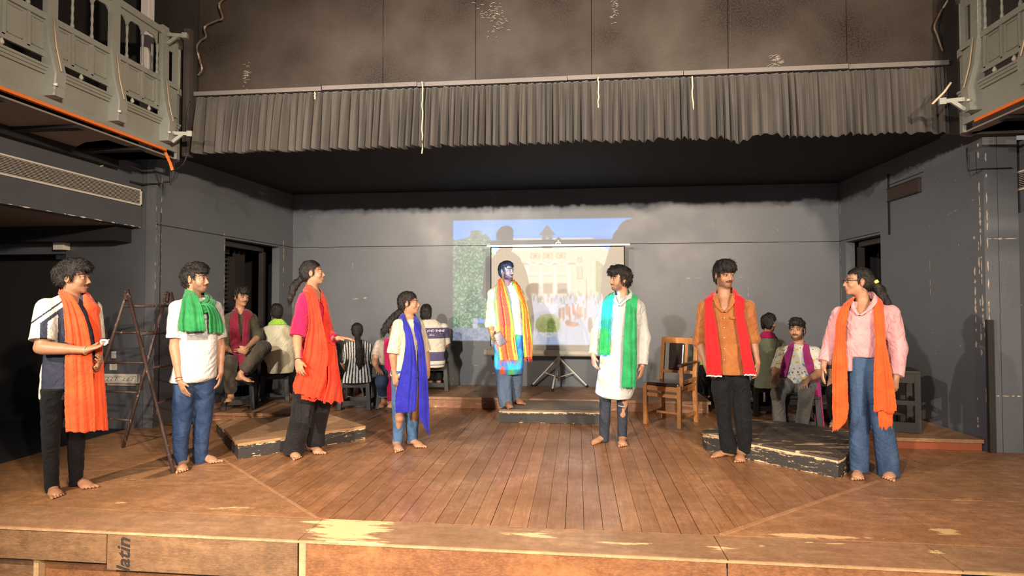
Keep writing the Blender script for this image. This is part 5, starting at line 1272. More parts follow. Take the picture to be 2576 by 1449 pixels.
s.hair('long', .006, 22, .004, 14, tail=[s.P(*t) for t in T], tail_r=(.032, .028, .030, .030, .030, .028, .018), line=.055, side=.0, lift=.12, curl=.010, slen=.030)
Mcr = cloth('cream_cotton', (.64, .57, .42), (.56, .49, .35))
c, cut = sleeve(s, 0, .95, .058, .062); c2, cut2 = sleeve(s, 1, .9, .052, .056)
s.cloth('tee_shirt', Mcr, [s.rows([(803, 1008, 1048, .14), (813, 998, 1058, .22), (835, 990, 1066, .24), (870, 992, 1072, .26), (910, 988, 1074, .27), (945, 981, 1073, .27)])], c + c2, [], .005, 7, 7)
Mj2 = jean('bright_blue_denim', (.045, .09, .19), (.10, .20, .35))
s.cloth('jeans', Mj2, [legrows(s, [(930, 983, 1040), (1000, 985, 1026), (1050, 987, 1020), (1090, 988, 1015), (1124, 989, 1011)], -.03, -.03), legrows(s, [(930, 1018, 1070), (1000, 1022, 1060), (1050, 1020, 1055), (1090, 1022, 1052), (1116, 1027, 1049)], .04, .06)], fold=.004, ff=10, seed=8, aniso=(1.3, 1.3, .8))
Mbl = cloth('royal_blue_scarf_cloth', (.022, .024, .38), (.012, .012, .24), rough=.65, weave=420, wr=.28)
s.scarf([[U(1040, 996, 1046, -.17, -.19, 1034), U(1000, 995, 1049, -.17, -.19), U(950, 1005, 1050, -.18, -.19), U(900, 1016, 1047, -.18), U(860, 1020, 1041, -.17), U(830, 1017, 1034, -.14, -.16), U(808, 1008, 1024, -.09, -.12), U(798, 1004, 1016, .0, -.04, 790), U(797, 1016, 1020, .10, .08, 786), U(800, 1040, 1034, .10, .08, 788), U(806, 1050, 1038, .0, -.05), U(830, 1058, 1041, -.08, -.12), U(860, 1065, 1049, -.11, -.15), U(900, 1070, 1052, -.13, -.16), U(950, 1075, 1053, -.13, -.16), U(1000, 1078, 1054, -.13, -.16), U(1050, 1079, 1056, -.13, -.16), U(1098, 1079, 1070, -.13, -.14, 1078)]], Mbl, fold=.010, nf=2.4, seed=4, th=.004)

# 5 --- bearded man standing on the block in front of the screen
s = person('bearded person in cream kurta and fringed multicoloured scarf standing on the centre block', 1280, 7.2, .16, 'tan',
    dict(px=1274, py=682, phi=48, sz=.218, beard=2, stache=2), (1274, 712, .02), [(1239, 738, -.02), (1305, 738, .05)], [(1266, 930, -.02), (1298, 930, .03)],
    [dict(el=(1234, 815, -.04), wr=(1240, 850, -.12), tip=(1258, 872, -.15), palm=(90, 10), th=(30, 40), curl=.7, r=(.05, .042, .028)),
     dict(el=(1322, 815, .06), wr=(1322, 862, .0), tip=(1318, 895, -.03), palm=(-90, 0), th=(0, 0), curl=.4, r=(.05, .04, .027))],
    [{'knee': (1266, 975, -.03), 'heel': (1275, 1022), 'toe': (1289, 1031), 'in': -1}, {'knee': (1300, 972, .03), 'heel': (1297, 1013), 'toe': (1318, 1020), 'in': 1}], h=.0055)
s.hair('short', .003, 30, .006, 15, line=.068, side=.0, lift=.04, slen=.03, curl=.002)
def ckur(P):
    z = P[:, 2]; C = np.tile(np.array([.60, .56, .46]), (len(P), 1)); w1 = wobble(3, 4, 1.5)(P[:, 0], P[:, 1], P[:, 2]); m = z < 1.02 + .02 * w1
    C[m] = (.05, .17, .38); C[m & (w1 > .05)] = (.04, .33, .40); C[m & (w1 > .33)] = (.10, .38, .12); C[m & (w1 < -.38)] = (.50, .10, .05); return C
c, cut = sleeve(s, 0, 1.12, .064, .060, .066); c2, cut2 = sleeve(s, 1, 1.1, .062, .058, .062)
s.cloth('kurta', vcol('kurta_cloth', .85), [s.rows([(711, 1258, 1292, .14), (719, 1244, 1304, .20), (735, 1236, 1310, .24), (780, 1238, 1312, .26), (830, 1240, 1318, .27), (880, 1243, 1318, .28), (925, 1243, 1317, .28), (940, 1244, 1316, .28)])], c + c2, [('cone', s.P(1280, 708, -.06), s.P(1284, 730, -.115), .052, .034)], .005, 6, 9, color=ckur)
Mj3 = jean('grey_blue_denim', (.07, .11, .18), (.16, .22, .32))
s.cloth('jeans', Mj3, [legrows(s, [(920, 1247, 1290), (960, 1248, 1287), (1000, 1252, 1288), (1022, 1257, 1289)], -.02, -.02), legrows(s, [(920, 1275, 1316), (960, 1283, 1314), (990, 1287, 1310), (1011, 1289, 1307)], .03, .05)], fold=.005, ff=9, seed=10, aniso=(1.3, 1.3, .8))
def cfest(Ua):
    si, u, tt, tm = Ua.T; C = np.tile(np.array([.88, .13, .025]), (len(Ua), 1)); uu = u * 6 + .3 * np.sin(tm * 9)
    C[(uu % 2.4) < .9] = (.92, .50, .03); C[(uu % 3.1) > 2.4] = (.78, .04, .02); C[(u < .10) | (u > .93)] = (.25, .38, .06); C[(np.sin(tm * 210) > .75) & (u > .3) & (u < .8)] *= .75; return C
Mfe = vcol('woven_festive_cloth', .8, .3, 20)
s.scarf([[U(905, 1257, 1304, -.18, -.19), U(870, 1254, 1299, -.18, -.20), U(830, 1249, 1294, -.18, -.20), U(780, 1244, 1287, -.16, -.19), U(745, 1244, 1281, -.13, -.17), U(718, 1250, 1272, -.06, -.12), U(705, 1254, 1264, .02, -.02, 700), U(706, 1272, 1275, .12, .10, 697), U(708, 1294, 1286, .10, .06, 702), U(725, 1308, 1294, -.02, -.08), U(750, 1320, 1306, -.06, -.12), U(780, 1328, 1312, -.07, -.14), U(830, 1336, 1314, -.08, -.16), U(870, 1340, 1316, -.08, -.16), U(898, 1338, 1318, -.08, -.16)]], Mfe, fold=.009, nf=2.4, seed=5, color=cfest, fringe=[(0, 0, .06, 26), (0, 1, .06, 16)])
bp = s.P(1257, 853, -.21); fx = Vector(s.l.tolist() + [0]); mb = MB()
M_ = Matrix.Translation(Vector(bp)) @ Matrix.Rotation(YAW, 4, 'Z') @ Matrix.Rotation(math.radians(-32), 4, 'Y')
bk = empty('wallet', bp); bk.matrix_world = M_; tag(bk, 'brown striped folded pouch held by the bearded man on the block', 'pouch')
MB().box((-.055, -.018, -.08), (.055, .018, .08), None, .008).build('cover', plain('brown_leather', (.07, .03, .015), .5), bk)
mb = MB()
for k in range(5): mb.box((-.057, -.0205, -.068 + k * .03), (.057, .0205, -.056 + k * .03), None, .002)
o = mb.build('stripe', plain('tan_stripe', (.13, .075, .04), .6), bk); o['kind'] = 'stuff'

# 6 --- man in white kurta, green scarf, looking left
s = person('person in knee-length white kurta and ripped dark jeans with a bright green scarf', 1545, 5.95, 0, 'mid',
    dict(px=1560, py=703, phi=-66, sz=.218, smile=True, beard=1, stache=1), (1566, 744, .02), [(1522, 775, -.02), (1608, 775, .03)], [(1530, 960, 0), (1572, 960, 0)],
    [dict(el=(1500, 840, -.03), wr=(1492, 893, -.08), tip=(1496, 933, -.10), palm=(120, 0), th=(-20, 0), curl=.45, r=(.044, .036, .025)),
     dict(el=(1622, 850, .03), wr=(1616, 918, -.02), tip=(1612, 958, -.05), palm=(-110, 0), th=(-30, 0), curl=.4, r=(.044, .036, .025))],
    [{'knee': (1522, 1030, 0), 'heel': (1518, 1112), 'toe': (1484, 1118), 'in': 1}, {'knee': (1566, 1040, 0), 'heel': (1566, 1114), 'toe': (1567, 1132), 'in': -1}])
s.hair('curly', .006, 22, .014, 16, fringe=.06, side=-.02, back=-.085, vol=1.06, lift=.12, slen=.036)
Mwh = cloth('white_kurta_cloth', (.50, .49, .465), (.44, .43, .405))
c, cut = sleeve(s, 0, 1.95, .062, .048, .052); c2, cut2 = sleeve(s, 1, 1.98, .064, .052, .056)
kt = s.cloth('kurta', Mwh, [s.rows([(742, 1540, 1594, .15), (752, 1522, 1608, .20), (770, 1514, 1616, .23), (820, 1514, 1612, .25), (880, 1511, 1606, .27), (930, 1506, 1603, .29), (970, 1499, 1598, .30), (990, 1496, 1592, .30), (1001, 1520, 1586, .28)])], c + c2, [('cone', s.P(1565, 732, -.06), s.P(1557, 760, -.115), .060, .040)], .006, 6, 11, (1, 1, .6))
collar(s, Mwh, (1543, 748, 1547, 734), (1590, 744, 1584, 730), (1556, 768))
mb = MB()
for k in range(3): p_ = Vector(s.P(1554, 768 + k * 15, -.137 - .003 * k)); mb = MB().tube([p_, p_ + Vector((0, -.006, 0))], .006, 10); s.part(mb, 'button', plain('shirt_button', (.55, .5, .42), .4))
Mj4 = jean('dark_grey_denim', (.02, .025, .035), (.06, .072, .095))
jn = s.cloth('jeans', Mj4, [legrows(s, [(960, 1508, 1545), (1020, 1508, 1536), (1060, 1508, 1535), (1111, 1507, 1531)], 0, 0), legrows(s, [(960, 1546, 1582), (1010, 1551, 1580), (1060, 1553, 1578), (1111, 1554, 1576)], 0, 0)], fold=.004, ff=11, seed=12, aniso=(1.3, 1.3, .8))
kp = s.P(1564, 1021, -.075); mb = MB().tube([Vector(s.P(1555, 1020, -.072)), Vector(s.P(1564, 1023, -.085)), Vector(s.P(1576, 1021, -.068))], .006, 8); s.part(mb, 'knee_rip', plain('frayed_thread', (.35, .34, .33), .9))
Mgr2 = cloth('bright_green_scarf_cloth', (.022, .33, .11), (.012, .21, .06), rough=.65, weave=420, wr=.28)
s.scarf([[U(892, 1506, 1534, -.17, -.18), U(850, 1510, 1535, -.17, -.18), U(800, 1513, 1538, -.15, -.17), U(765, 1516, 1542, -.11, -.15), U(748, 1524, 1546, -.05, -.10), U(738, 1544, 1554, .08, .05, 732), U(738, 1572, 1574, .12, .10, 728), U(742, 1590, 1582, .05, .02, 732), U(760, 1598, 1576, -.06, -.11), U(800, 1601, 1573, -.12, -.16), U(850, 1602, 1569, -.15, -.18), U(900, 1603, 1567, -.16, -.19), U(950, 1601, 1564, -.17, -.20), U(975, 1600, 1563, -.17, -.20)]], Mgr2, fold=.010, nf=2.2, seed=6, fringe=[(0, 1, .03, 8)])

# 7 --- man in brown shirt, red scarf
s = person('person in brown linen shirt and black trousers with a red white-edged scarf', 1835, 5.48, 0, 'tan',
    dict(px=1822, py=692, phi=32, sz=.220, up=-6, beard=1, stache=2), (1822, 738, .02), [(1772, 772, -.02), (1882, 772, .02)], [(1812, 930, 0), (1858, 930, 0)],
    [dict(el=(1760, 860, .0), wr=(1774, 915, -.09), tip=(1789, 955, -.12), palm=(120, 0), th=(30, 0), curl=.4, r=(.046, .036, .025)),
     dict(el=(1893, 855, .02), wr=(1906, 912, -.04), tip=(1905, 950, -.08), palm=(-110, 0), th=(10, 0), curl=.4, r=(.046, .036, .025))],
    [{'knee': (1822, 1035, -.02), 'heel': (1832, 1149), 'toe': (1784, 1150), 'in': 1}, {'knee': (1866, 1035, -.02), 'heel': (1866, 1153), 'toe': (1858, 1170), 'in': -1}])
s.hair('curly', .005, 20, .016, 17, fringe=.07, side=.0, vol=1.05, lift=.10, slen=.036)
Mbr = cloth('brown_linen', (.36, .135, .038), (.26, .085, .024))
c, cut = sleeve(s, 0, 1.08, .062, .052, .056); c2, cut2 = sleeve(s, 1, 1.04, .064, .056, .06)
shb = s.cloth('shirt', Mbr, [s.rows([(738, 1800, 1846, .15), (748, 1780, 1868, .20), (765, 1768, 1884, .23), (810, 1775, 1886, .24), (860, 1778, 1886, .25), (910, 1778, 1886, .26), (930, 1779, 1886, .27), (941, 1782, 1884, .27)])], c + c2, [('cone', s.P(1822, 734, -.07), s.P(1822, 774, -.115), .066, .040)], .0055, 6, 13)
collar(s, Mbr, (1796, 750, 1802, 732), (1850, 746, 1843, 728), (1822, 784))
for y in (800, 825, 850, 878, 905): p_ = Vector(s.P(1822, y, -.134)); s.part(MB().tube([p_, p_ + Vector((0, -.004, 0))], .0055, 10), 'button', bpy.data.materials['shirt_button'])
q = [Vector(s.P(a, b, -.132)) for a, b in ((1836, 795), (1862, 800), (1862, 806), (1836, 801))]; mb = MB(); mb.add(q + [v + Vector((0, -.006, 0)) for v in q], [(0, 1, 2, 3), (4, 5, 6, 7), (0, 1, 5, 4), (1, 2, 6, 5), (2, 3, 7, 6), (3, 0, 4, 7)]); s.part(mb, 'pocket_flap', Mbr)
s.cloth('trousers', Mblk, [legrows(s, [(918, 1790, 1850), (980, 1789, 1839), (1030, 1800, 1839), (1075, 1806, 1843), (1110, 1809, 1850), (1137, 1813, 1855)], 0, -.05), legrows(s, [(918, 1820, 1880), (980, 1843, 1887), (1030, 1844, 1889), (1075, 1850, 1892), (1110, 1855, 1892), (1137, 1857, 1889)], 0, -.05)], fold=.006, ff=8, seed=14, aniso=(1.3, 1.3, .8))
Mred = cloth('red_scarf_cloth', (.68, .010, .012), (.50, .005, .008), rough=.7, weave=420, wr=.28)
sc = s.scarf([[U(946, 1777, 1816, -.18, -.19), U(900, 1776, 1813, -.18, -.19), U(850, 1773, 1807, -.17, -.18), U(800, 1772, 1799, -.14, -.17), U(765, 1774, 1793, -.09, -.13), U(748, 1782, 1797, .02, -.04, 738), U(738, 1805, 1808, .12, .10, 728), U(732, 1842, 1838, .10, .08, 722), U(742, 1858, 1843, .0, -.06, 732), U(770, 1868, 1847, -.07, -.12), U(800, 1874, 1850, -.11, -.15), U(850, 1884, 1858, -.14, -.16), U(900, 1893, 1865, -.14, -.17), U(943, 1902, 1872, -.14, -.17)]], Mred, fold=.009, nf=2.2, seed=7, edge=(M_white, [(0, 0), (0, 1)]))

# 8 --- woman in pale pink shirt with glasses, orange scarf
s = person('person with glasses in pale pink shirt and wide jeans with a long orange scarf', 2190, 5.03, 0, 'mid',
    dict(px=2157, py=708, phi=-70, sz=.215, female=True, glasses=True), (2172, 762, .02), [(2112, 790, -.04), (2238, 790, .04)], [(2150, 930, 0), (2200, 930, 0)],
    [dict(el=(2090, 858, -.02), wr=(2072, 918, -.12), tip=(2066, 972, -.16), palm=(100, 0), th=(-20, 0), curl=.25, spread=.2, r=(.044, .036, .025)),
     dict(el=(2258, 875, .05), wr=(2254, 950, -.06), tip=(2252, 992, -.08), palm=(-120, 0), th=(-30, 0), curl=.7, r=(.044, .036, .025))],
    [{'knee': (2160, 1050, 0), 'heel': (2160, 1196), 'toe': (2157, 1211), 'in': -1}, {'knee': (2222, 1055, 0), 'heel': (2238, 1196), 'toe': (2234, 1218), 'in': 1}])
T = [(2190, 705, .02), (2203, 714, .02), (2214, 728, .02), (2220, 744, .02), (2232, 760, .03), (2248, 778, .05), (2262, 800, .08), (2268, 830, .1)]
s.hair('long', .003, 12, .0, 18, tail=[s.P(*t) for t in T], tail_r=(.036, .026, .034, .034, .022, .012, .008, .005), line=.066, side=.0, lift=.04, curl=.002, slen=.05)
s.part(MB().tube([Vector(s.P(2203, 706, -.02)), Vector(s.P(2207, 712, -.025))], [.017, .016], 12), 'hair_tie', plain('lime_elastic', (.62, .75, .12), .5))
mb = MB()
for sx in (-1, 1):
    c0 = [s.hl(sx * .034 + .021 * math.cos(t), .094, .004 + .015 * math.sin(t)) for t in np.linspace(0, 2 * math.pi, 21)]; mb.tube([Vector(p) for p in c0], .0019, 6, False)
    mb.tube([Vector(s.hl(sx * .055, .093, .010)), Vector(s.hl(sx * .070, .075, .011)), Vector(s.hl(sx * .079, .02, .008)), Vector(s.hl(sx * .080, -.005, .004))], .0020, 6)
mb.tube([Vector(s.hl(-.013, .096, .006)), Vector(s.hl(0, .1, .009)), Vector(s.hl(.013, .096, .006))], .0019, 6)
s.part(mb, 'glasses', plain('dark_spectacle_frame', (.02, .016, .014), .3))
Mpp = cloth('pale_pink_cotton', (.68, .36, .36), (.60, .27, .28))
c, cut = sleeve(s, 0, 1.88, .064, .052, .058); c2, cut2 = sleeve(s, 1, 1.95, .074, .050, .068)
s.cloth('shirt', Mpp, [s.rows([(758, 2144, 2204, .16), (768, 2122, 2226, .21), (785, 2110, 2240, .24), (820, 2112, 2236, .25), (860, 2120, 2222, .25), (888, 2126, 2212, .25), (897, 2130, 2208, .24)]), s.rows([(860, 2118, 2146, .10, -.06), (900, 2120, 2146, .10, -.07), (934, 2124, 2146, .09, -.08)])], c + c2, [('cone', s.P(2172, 754, -.07), s.P(2163, 782, -.115), .068, .040)], .008, 6, 15)
collar(s, Mpp, (2140, 762, 2147, 748), (2206, 756, 2198, 738), (2162, 792))
Mj5 = jean('washed_blue_denim', (.024, .046, .10), (.072, .125, .22))
s.cloth('jeans', Mj5, [legrows(s, [(885, 2130, 2190), (950, 2131, 2188), (1000, 2131, 2186), (1060, 2133, 2187), (1120, 2136, 2187), (1184, 2138, 2187)], 0, 0), legrows(s, [(885, 2165, 2212), (930, 2165, 2232), (1000, 2178, 2240), (1050, 2190, 2246), (1100, 2196, 2256), (1150, 2202, 2262), (1196, 2206, 2266)], 0, 0, .9)], fold=.006, ff=7, seed=16, aniso=(1.3, 1.3, .7))
Mor2 = cloth('bright_orange_scarf_cloth', (.82, .11, .018), (.70, .07, .014), rough=.75, weave=420, wr=.28)
s.scarf([[U(1082, 2093, 2108, -.19, -.19), U(1060, 2096, 2128, -.19, -.20), U(1040, 2094, 2133, -.19, -.20), U(980, 2094, 2132, -.19, -.20), U(920, 2094, 2131, -.19, -.20), U(850, 2101, 2127, -.17, -.18), U(800, 2106, 2130, -.15, -.17), U(775, 2116, 2136, -.12, -.15), U(758, 2132, 2148, -.02, -.06, 750), U(752, 2158, 2162, .12, .10, 744), U(746, 2196, 2192, .12, .10, 740), U(756, 2218, 2202, .0, -.04, 750), U(785, 2223, 2198, -.11, -.14), U(820, 2225, 2200, -.15, -.17), U(860, 2228, 2202, -.16, -.18), U(920, 2240, 2199, -.18, -.19), U(980, 2250, 2198, -.18, -.19), U(1036, 2256, 2198, -.18, -.19)],
         [U(960, 2242, 2204, -.17, -.18), U(1035, 2246, 2208, -.17, -.18), U(1076, 2244, 2212, -.17, -.18)]], Mor2, fold=.010, nf=2.4, seed=8, fray=.012)
# ---------------------------------------------------------------- seated people at the sides (smaller in the picture)
def stool(pxc, base, z0, rz, w=.36, hh=.45, label=""):
    r = ray(*base); t = (z0 - CAM_H) / r[2]; g = np.array([r[0] * t, r[1] * t])
    o = empty('stool', (g[0], g[1], z0), rz); tag(o, label, 'stool', 'black wooden stools at the back of the stage'); a = w / 2; b = a * 1.08
    MB().box((-a, -a, hh - .035), (a, a, hh), None, .006).build('seat', M_stool, o)
    for sx in (-1, 1):
        for sy in (-1, 1):
            mb = MB(); mb.beam((sx * (a - .03), sy * (a - .03), hh - .036), (sx * (b - .02), sy * (b - .02), .002), .055, .045, (0, 1, 0), .003); mb.build('leg', M_stool, o)
    for sx in (-1, 1):
        for nm, z in (('apron', hh - .075), ('stretcher', .09)):
            MB().box((sx * (a - .03) - .012, -a + .035, z - .03), (sx * (a - .03) + .012, a - .035, z + .03), None, .002).build(nm, M_stool, o)
            MB().box((-a + .035, sx * (a - .03) - .012, z - .03), (a - .035, sx * (a - .03) + .012, z + .03), None, .002).build(nm, M_stool, o)
    return o, g
M_stool = painted('worn_black_stool_paint', (.013, .012, .012), .5, .74, (.22, .19, .16), 14)
seatg = 'people sitting at the back of the stage'

# olive shirt man on the left, legs crossed
stool(620, (604, 1026), .11, .4, .34, .40, 'black wooden stool under the seated man in olive shirt')
s = person('seated person in olive shirt with maroon scarf, ankle resting on knee', 606, 6.85, .11, 'mid',
    dict(px=607, py=747, phi=32, sz=.215, up=-4, stache=1), (603, 785, .02), [(575, 802, 0), (634, 802, .03)], [(588, 915, .0), (622, 915, .02)],
    [dict(el=(561, 872, -.06), wr=(594, 888, -.30), tip=(618, 884, -.34), palm=(150, 30), th=(20, 70), curl=.5, r=(.045, .038, .026)),
     dict(el=(650, 848, -.05), wr=(620, 876, -.30), tip=(598, 886, -.35), palm=(-150, 10), th=(0, 70), curl=.6, r=(.045, .038, .026))],
    [{'knee': (577, 912, -.40), 'heel': (580, 1008, -.36), 'toe': (572, 1030, -.50), 'in': -1}, {'knee': (662, 876, -.36), 'heel': (604, 958, -.46), 'toe': (636, 968, -.50), 'in': 1, 'pitch': 10}], h=.0062, seat=.40)
s.hair('curly', .008, 22, .016, 31, fringe=.04, side=.0, strands=1300, slen=.030, lift=.12)
Mol = cloth('olive_shirt_cloth', (.085, .075, .045), (.055, .05, .03)); Mol2 = cloth('dark_olive_trousers', (.075, .063, .045), (.045, .04, .03))
c, cut = sleeve(s, 0, 1.15, .062, .056, .062); c2, cut2 = sleeve(s, 1, 1.02, .062, .060, .064)
s.cloth('shirt', Mol, [s.rows([(782, 586, 624, .15), (790, 572, 638, .20), (810, 566, 642, .24), (850, 570, 640, .26), (890, 568, 642, .28), (925, 566, 646, .30)])], c + c2, [('cone', s.P(604, 780, -.07), s.P(607, 808, -.14), .05, .008)], .006, 7, 32, h=.006)
hp = s.hip; K = s.Lg
s.cloth('trousers', Mol2, [], [(hp[0], K[0]['knee'], .105, .082), (K[0]['knee'], K[0]['ankle'] + [0, 0, .05], .080, .066), (hp[1], K[1]['knee'], .105, .088), (K[1]['knee'], K[1]['ankle'] + (K[1]['knee'] - K[1]['ankle']) * .22, .086, .066), (hp[0], hp[1], .11, .11)], fold=.006, ff=8, seed=33, h=.006)
Mma = cloth('maroon_scarf_cloth', (.22, .012, .035), (.14, .006, .02), rough=.75)
s.scarf([[U(943, 603, 624, -.40, -.40), U(905, 598, 620, -.40), U(885, 584, 614, -.30), U(850, 578, 604, -.18, -.19), U(810, 578, 600, -.16, -.18), U(790, 582, 598, -.10, -.13), U(780, 590, 598, .04, .0, 774), U(778, 606, 606, .12, .10, 770), U(782, 622, 614, .08, .03, 776), U(800, 628, 612, -.08, -.14), U(830, 628, 610, -.15, -.18), U(872, 626, 606, -.18, -.22)]], Mma, fold=.008, nf=2.2, seed=31)

# man seen from the back in cream tee with lime scarf
stool(695, (697, 1006), .11, .3, .34, .40, 'black wooden stool under the man in cream tee seen from behind')
s = person('seated person seen from behind in cream tee with lime green scarf at the collar', 700, 7.15, .11, 'dark',
    dict(px=696, py=786, phi=188, sz=.20), (697, 815, -.01), [(666, 835, .02), (735, 835, .02)], [(682, 925, .02), (718, 925, .02)],
    [dict(el=(658, 885, .10), wr=(668, 915, .30), tip=(675, 925, .38), palm=(0, -80), th=(150, 0), curl=.4), dict(el=(742, 885, .10), wr=(735, 915, .30), tip=(730, 925, .38), palm=(0, -80), th=(180, 0), curl=.4)],
    [{'knee': (672, 935, .42), 'heel': (672, 1003, .40), 'toe': (670, 1000, .6), 'in': 1}, {'knee': (728, 935, .42), 'heel': (728, 1003, .40), 'toe': (730, 1000, .6), 'in': -1}], h=.0062, seat=.40)
s.hair('short', .003, 30, .004, 34, line=.06, strands=1300, slen=.030, lift=.12)
Mct = cloth('cream_tee_cloth', (.62, .58, .42), (.52, .48, .34))
c, cut = sleeve(s, 0, .75, .062, .066); c2, cut2 = sleeve(s, 1, .75, .062, .066)
s.cloth('tee_shirt', Mct, [s.rows([(812, 684, 712, .15), (822, 668, 730, .20), (840, 658, 742, .25), (880, 662, 742, .27), (915, 664, 742, .30), (937, 674, 738, .30)])], c + c2, [], .008, 6, 35, h=.006)
hp = s.hip; K = s.Lg
s.cloth('trousers', Mblk, [], [(hp[0], K[0]['knee'], .11, .08), (hp[1], K[1]['knee'], .11, .08), (K[0]['knee'], K[0]['ankle'], .08, .055), (K[1]['knee'], K[1]['ankle'], .08, .055), (hp[0], hp[1], .12, .12)], fold=.005, seed=36, h=.007)
Mli = cloth('lime_scarf_cloth', (.40, .72, .08), (.28, .56, .05))
s.scarf([[U(818, 674, 684, -.02, -.04, 806), U(817, 684, 690, -.08, -.08, 803), U(816, 700, 700, -.10, -.09, 803), U(817, 714, 709, -.08, -.08, 803), U(820, 722, 714, -.02, -.04, 806)]], Mli, fold=.004, nf=1.5, seed=37)

# striped girl from behind
stool(900, (900, 1026), 0, .12, .40, .40, 'black wooden stool under the girl in black and white stripes')
s = person('seated girl seen from behind in black and white vertical stripes with a long ponytail', 900, 7.55, 0, 'mid',
    dict(px=898, py=833, phi=184, sz=.205, female=True), (898, 858, -.01), [(874, 872, .02), (926, 872, .02)], [(886, 950, .02), (916, 950, .02)],
    [dict(el=(862, 912, .08), wr=(872, 935, .28), tip=(880, 940, .36), palm=(0, -80), th=(150, 0), curl=.4, r=(.036, .03, .022)), dict(el=(936, 912, .08), wr=(930, 935, .28), tip=(925, 940, .36), palm=(0, -80), th=(180, 0), curl=.4, r=(.036, .03, .022))],
    [{'knee': (880, 950, .40), 'heel': (878, 1010, .40), 'toe': (876, 1007, .6), 'in': 1}, {'knee': (922, 950, .40), 'heel': (924, 1010, .40), 'toe': (926, 1007, .6), 'in': -1}], h=.0062, seat=.40)
s.hair('long', .003, 14, .002, 38, tail=[s.P(*t) for t in ((898, 838, -.07), (900, 858, -.13), (903, 875, -.15), (905, 895, -.155), (905, 912, -.155), (904, 924, -.15))], tail_r=(.045, .035, .045, .055, .048, .02), line=.07, strands=1300, slen=.030, lift=.12)
def cstr(P):
    u = (P[:, :2] - s.G) @ s.l; z = P[:, 2]; uu = u / (1 + np.clip(.72 - z, 0, .3) * .9 + np.abs(z - .66) * .5); C = np.tile(np.array([.62, .61, .57]), (len(P), 1)); C[(uu / .030 % 1) < .42] = (.015, .015, .015); C[(np.abs(u) > .195) & (z > .6)] = (.015, .015, .018); return C
c, cut = sleeve(s, 0, .98, .05, .05); c2, cut2 = sleeve(s, 1, .98, .05, .05)
s.cloth('top', vcol('striped_cotton', .85), [s.rows([(855, 884, 914, .13), (862, 872, 928, .19), (885, 874, 930, .22), (912, 878, 928, .22), (940, 866, 934, .27), (961, 858, 938, .30)])], c + c2, [], .004, 7, 39, color=cstr, h=.005)
hp = s.hip; K = s.Lg
s.cloth('trousers', Mblk, [], [(hp[0], K[0]['knee'], .09, .07), (hp[1], K[1]['knee'], .09, .07), (K[0]['knee'], K[0]['ankle'], .07, .05), (K[1]['knee'], K[1]['ankle'], .07, .05), (hp[0], hp[1], .10, .10)], fold=.004, seed=40, h=.007)

# person in grey tee and rolled jeans behind the girl with blue scarf
stool(985, (990, 1024), 0, .1, .36, .40, 'black wooden stool under the seated person in rolled-up jeans')
s = person('seated person in pale grey tee and rolled-up jeans with a pink scarf, half hidden', 972, 7.55, 0, 'light',
    dict(px=990, py=826, phi=30, sz=.20, female=True), (988, 852, .0), [(954, 866, 0), (1012, 866, 0)], [(968, 945, .0), (1000, 945, 0)],
    [dict(el=(942, 908, -.10), wr=(949, 926, -.32), tip=(961, 944, -.50), palm=(0, -65), th=(60, 10), curl=.3, spread=.3, r=(.04, .036, .025)), dict(el=(1020, 915, -.06), wr=(1015, 936, -.30), tip=(1008, 948, -.42), palm=(0, -80), th=(-60, 10), curl=.3, r=(.04, .036, .025))],
    [{'knee': (960, 960, -.42), 'heel': (964, 1022, -.28), 'toe': (955, 1036, -.44), 'in': -1}, {'knee': (1000, 952, -.42), 'heel': (982, 1022, -.28), 'toe': (980, 1036, -.44), 'in': 1}], h=.0062, seat=.40)
s.hair('long', .006, 18, .004, 41, line=.06, strands=1300, slen=.030, lift=.12)
Mgt = cloth('pale_grey_tee_cloth', (.50, .44, .38), (.42, .36, .31))
c, cut = sleeve(s, 0, .72, .058, .062); c2, cut2 = sleeve(s, 1, .72, .058, .062)
s.cloth('tee_shirt', Mgt, [s.rows([(850, 972, 1004, .13), (858, 956, 1014, .19), (880, 950, 1018, .22), (915, 954, 1016, .22), (940, 952, 1018, .24)])], c + c2, [], .005, 7, 42, h=.006)
K = s.Lg; hp = s.hip
s.cloth('jeans', Mj1, [], [(hp[0], K[0]['knee'], .095, .078), (hp[1], K[1]['knee'], .095, .078), (K[0]['knee'], K[0]['ankle'] + [0, 0, .06], .078, .06), (K[1]['knee'], K[1]['ankle'] + [0, 0, .06], .078, .06), (hp[0], hp[1], .11, .11)], fold=.005, seed=43, h=.006)
for g in K: s.part(MB().tube([Vector(g['ankle'] + [0, 0, .03]), Vector(g['ankle'] + [0, 0, .08])], [.066, .064], 20), 'rolled_cuff', jean('pale_cuff_denim', (.2, .26, .34), (.3, .36, .42)))
Mpi = cloth('magenta_scarf_cloth', (.52, .015, .12), (.38, .01, .09))
s.scarf([[U(852, 967, 982, -.10, -.12), U(880, 967, 984, -.16), U(930, 968, 986, -.20), U(960, 972, 988, -.42, -.44), U(1010, 974, 988, -.46, -.46)]], Mpi, fold=.005, nf=1.6, seed=44)

